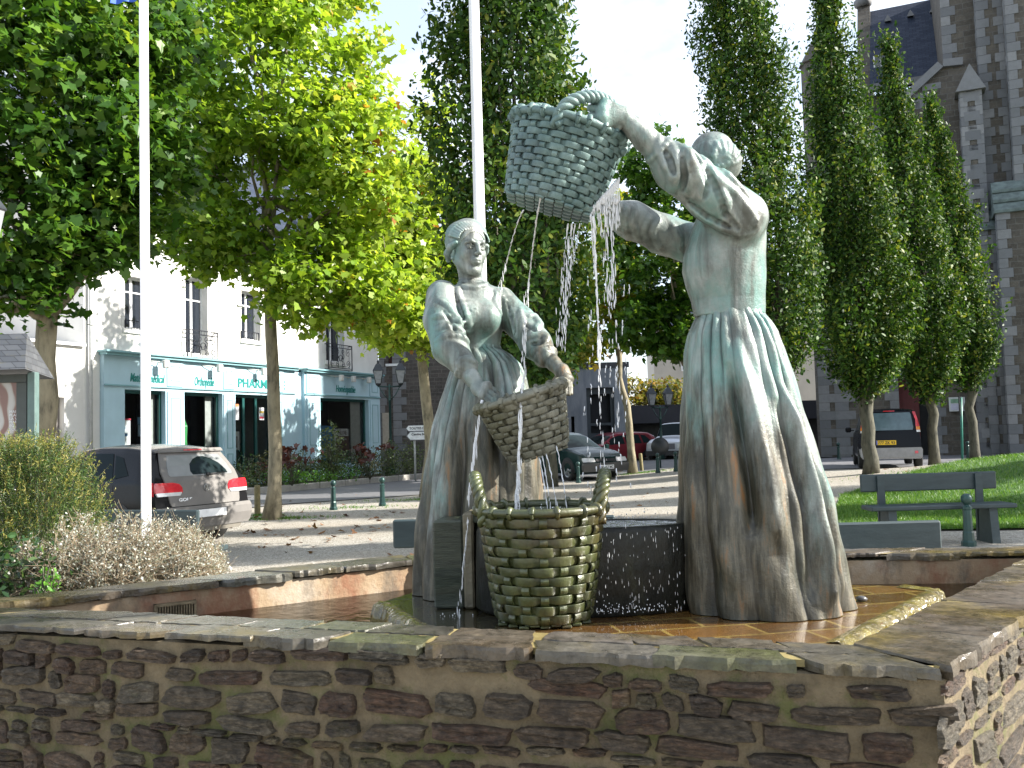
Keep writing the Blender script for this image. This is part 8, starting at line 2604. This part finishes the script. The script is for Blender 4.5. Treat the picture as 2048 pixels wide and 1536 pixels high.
# dark ivy-like plants at the left border, and little fresh sprigs
def low_plant(base, rx, ry, h, n_, size, mat, label, cat='plant', name='low_plant', shape=LEAF_OVAL, group=None, seed=1, stems=20):
    rn = np.random.default_rng(seed); rg = random.Random(seed)
    r = empty(name, base, 0, label, cat, group)
    d = rn.normal(0, 1, (n_, 3)); d /= np.linalg.norm(d, axis=1, keepdims=True); q = rn.uniform(0, 1, (n_, 1)) ** .4
    P0 = d * q * np.array([rx, ry, h * .55]) + np.array([0, 0, h * .5]); P0[:, 2] = np.abs(P0[:, 2])
    scatter_leaves('foliage', P0, size, shape, mat, r, None, .1, None, .25)
    mb_ = MB()
    for _ in range(stems):
        a = rg.uniform(0, 6.28); e = Vector((rx * .7 * math.cos(a) * rg.random(), ry * .7 * math.sin(a) * rg.random(), h * rg.uniform(.5, 1)))
        mb_.tube(wiggle((e.x * .3, e.y * .3, 0), e, 3, .01, rg), .0035 if h < 1 else .01, 4)
    mb_.build('stems', M_BARKH, r, recalc=False)
    return r
L_IVY = leaf_mat('dark_evergreen_leaf', [(0, (.012, .035, .010)), (.6, (.03, .075, .018)), (1, (.09, .13, .03))], .2, .3)
L_FRESH = leaf_mat('fresh_leaf', [(0, (.06, .18, .02)), (1, (.16, .36, .05))], .4, .35)
low_plant((P(20, 1150, 5.0).x, 5.0, .45), .40, .35, .55, 1500, .05, L_IVY, 'dark leafy evergreen at the left border below the feathery bush', seed=31)
for px, py, lab in ((100, 1160, 'small bright green sprig beside the dry shrub twigs'), (85, 1190, 'lowest bright green sprig above the coping at the left')):
    p = P(px, py, 4.75); low_plant((p.x, p.y, p.z - .1), .07, .07, .17, 60, .035, L_FRESH, lab, 'sprig', 'green_sprig', seed=px, stems=6)

# ---------------- flower bed before the pharmacy
kb = MB(); near = [xy(*p) for p in ((470, 992), (560, 986), (640, 978), (740, 968), (850, 958))]
for (a, b) in zip(near, near[1:]):
    d = Vector((b[0] - a[0], b[1] - a[1], 0)); L = d.length; k = max(1, int(L / 1.0)); Mx = frame((a[0], a[1], 0), d)
    for i in range(k): kb.bbox((L * i / k + .01, 0, 0), (L * (i + 1) / k - .01, .18, .20), .02, Mx, random.random())
bed = empty('flower_bed', (near[2][0], near[2][1], 0), 0, 'long planted bed with a pale stone kerb before the pharmacy', 'flower bed')
pch(kb.build('kerb', simple('kerb_stone', (.34, .32, .29), .8, 0, .2, 5, .3)), bed)
V = [(a[0], a[1] + .15, .17) for a in near] + [(a[0] - 1.2, a[1] + 2.4, .17) for a in near]
mb = MB(); mb.add(V, [(i, i + 1, i + 6, i + 5) for i in range(4)]); pch(mb.build('soil', simple('dark_soil', (.04, .03, .022), .95, 0, .3, 8, .5), recalc=False), bed)
mats = [L_IVY, L_FRESH, leaf_mat('dull_green_leaf', [(0, (.05, .085, .03)), (1, (.16, .20, .07))], .3), leaf_mat('red_brown_leaf', [(0, (.06, .015, .015)), (.7, (.10, .035, .025)), (1, (.20, .05, .03))], .3), leaf_mat('grass_tuft_leaf', [(0, (.12, .13, .05)), (1, (.32, .28, .14))], .3)]
names = ['dark green', 'bright lime green', 'dull grey green', 'reddish brown', 'straw coloured']
rg = random.Random(12)
def on_bed(t):
    s = t * (len(near) - 1); i = min(int(s), len(near) - 2); f = s - i
    return near[i][0] + (near[i + 1][0] - near[i][0]) * f, near[i][1] + (near[i + 1][1] - near[i][1]) * f
K = 30
for k in range(K):
    t = (k + .5) / K; x, y = on_bed(t)
    rowb = k % 3
    m_i = rg.choice([0, 2, 0, 3, 2, 4, 2, 0]) if rowb else rg.choice([1, 0, 1, 2])
    if t > .78 and rowb: m_i = 2
    h = rg.uniform(.35, .6) if not rowb else rg.uniform(.75, 1.15) * (1.25 if t > .80 else 1)
    px_ = int(1024 + FPX * x / y)
    low_plant((x - .25 * rowb, y + .45 + .6 * rowb, .15), rg.uniform(.4, .6), rg.uniform(.35, .5), h, 380 if rowb else 220, .085 if m_i != 4 else .10, mats[m_i],
              '%s %s plant in the pharmacy bed, number %s from its left end' % ('low' if not rowb else 'bushy', names[m_i], ['one', 'two', 'three', 'four', 'five', 'six', 'seven', 'eight', 'nine', 'ten', 'eleven', 'twelve', 'thirteen', 'fourteen', 'fifteen', 'sixteen', 'seventeen', 'eighteen', 'nineteen', 'twenty', 'twenty-one', 'twenty-two', 'twenty-three', 'twenty-four', 'twenty-five', 'twenty-six', 'twenty-seven', 'twenty-eight', 'twenty-nine', 'thirty'][k]),
              'plant', 'bed_plant', LEAF_KITE if m_i == 4 else LEAF_OVAL, 'plants in the pharmacy bed', 400 + k, 8)
def red_maple(px, py_top, Y, label, seed):
    b = GP(px, Y); rg_ = random.Random(seed); r = empty('red_maple', (b.x, Y, .15), 0, label, 'shrub'); H = P(px, py_top, Y).z - .15
    mb_ = MB(); T = []
    for k in range(9):
        a = rg_.uniform(0, 6.28); e = Vector((.55 * math.cos(a) * rg_.random(), .4 * math.sin(a), H * rg_.uniform(.45, 1)))
        mb_.tube(wiggle((0, 0, 0), e, 4, .04, rg_), .012, 5)
        for _ in range(9): T.append(list(e + Vector((rg_.gauss(0, .17), rg_.gauss(0, .15), rg_.gauss(0, .05)))))
    mb_.build('stems', M_BARKH, r, recalc=False)
    scatter_leaves('foliage', T, .14, LEAF5, mats[3], r, None, 1.0, None, .1)
red_maple(582, 890, 26.3, 'small red leaved maple shrub before the pharmacy door pillar', 5)
red_maple(738, 882, 29.5, 'dark purple maple shrub before the right pharmacy window', 6)
b = GP(662, 28.5); low_plant((b.x, 28.5, .15), .45, .4, P(662, 850, 28.5).z - .1, 700, .10, mats[2], 'tall feathery green shrub before the right pharmacy window', 'shrub', 'tall_shrub', seed=88, stems=12)
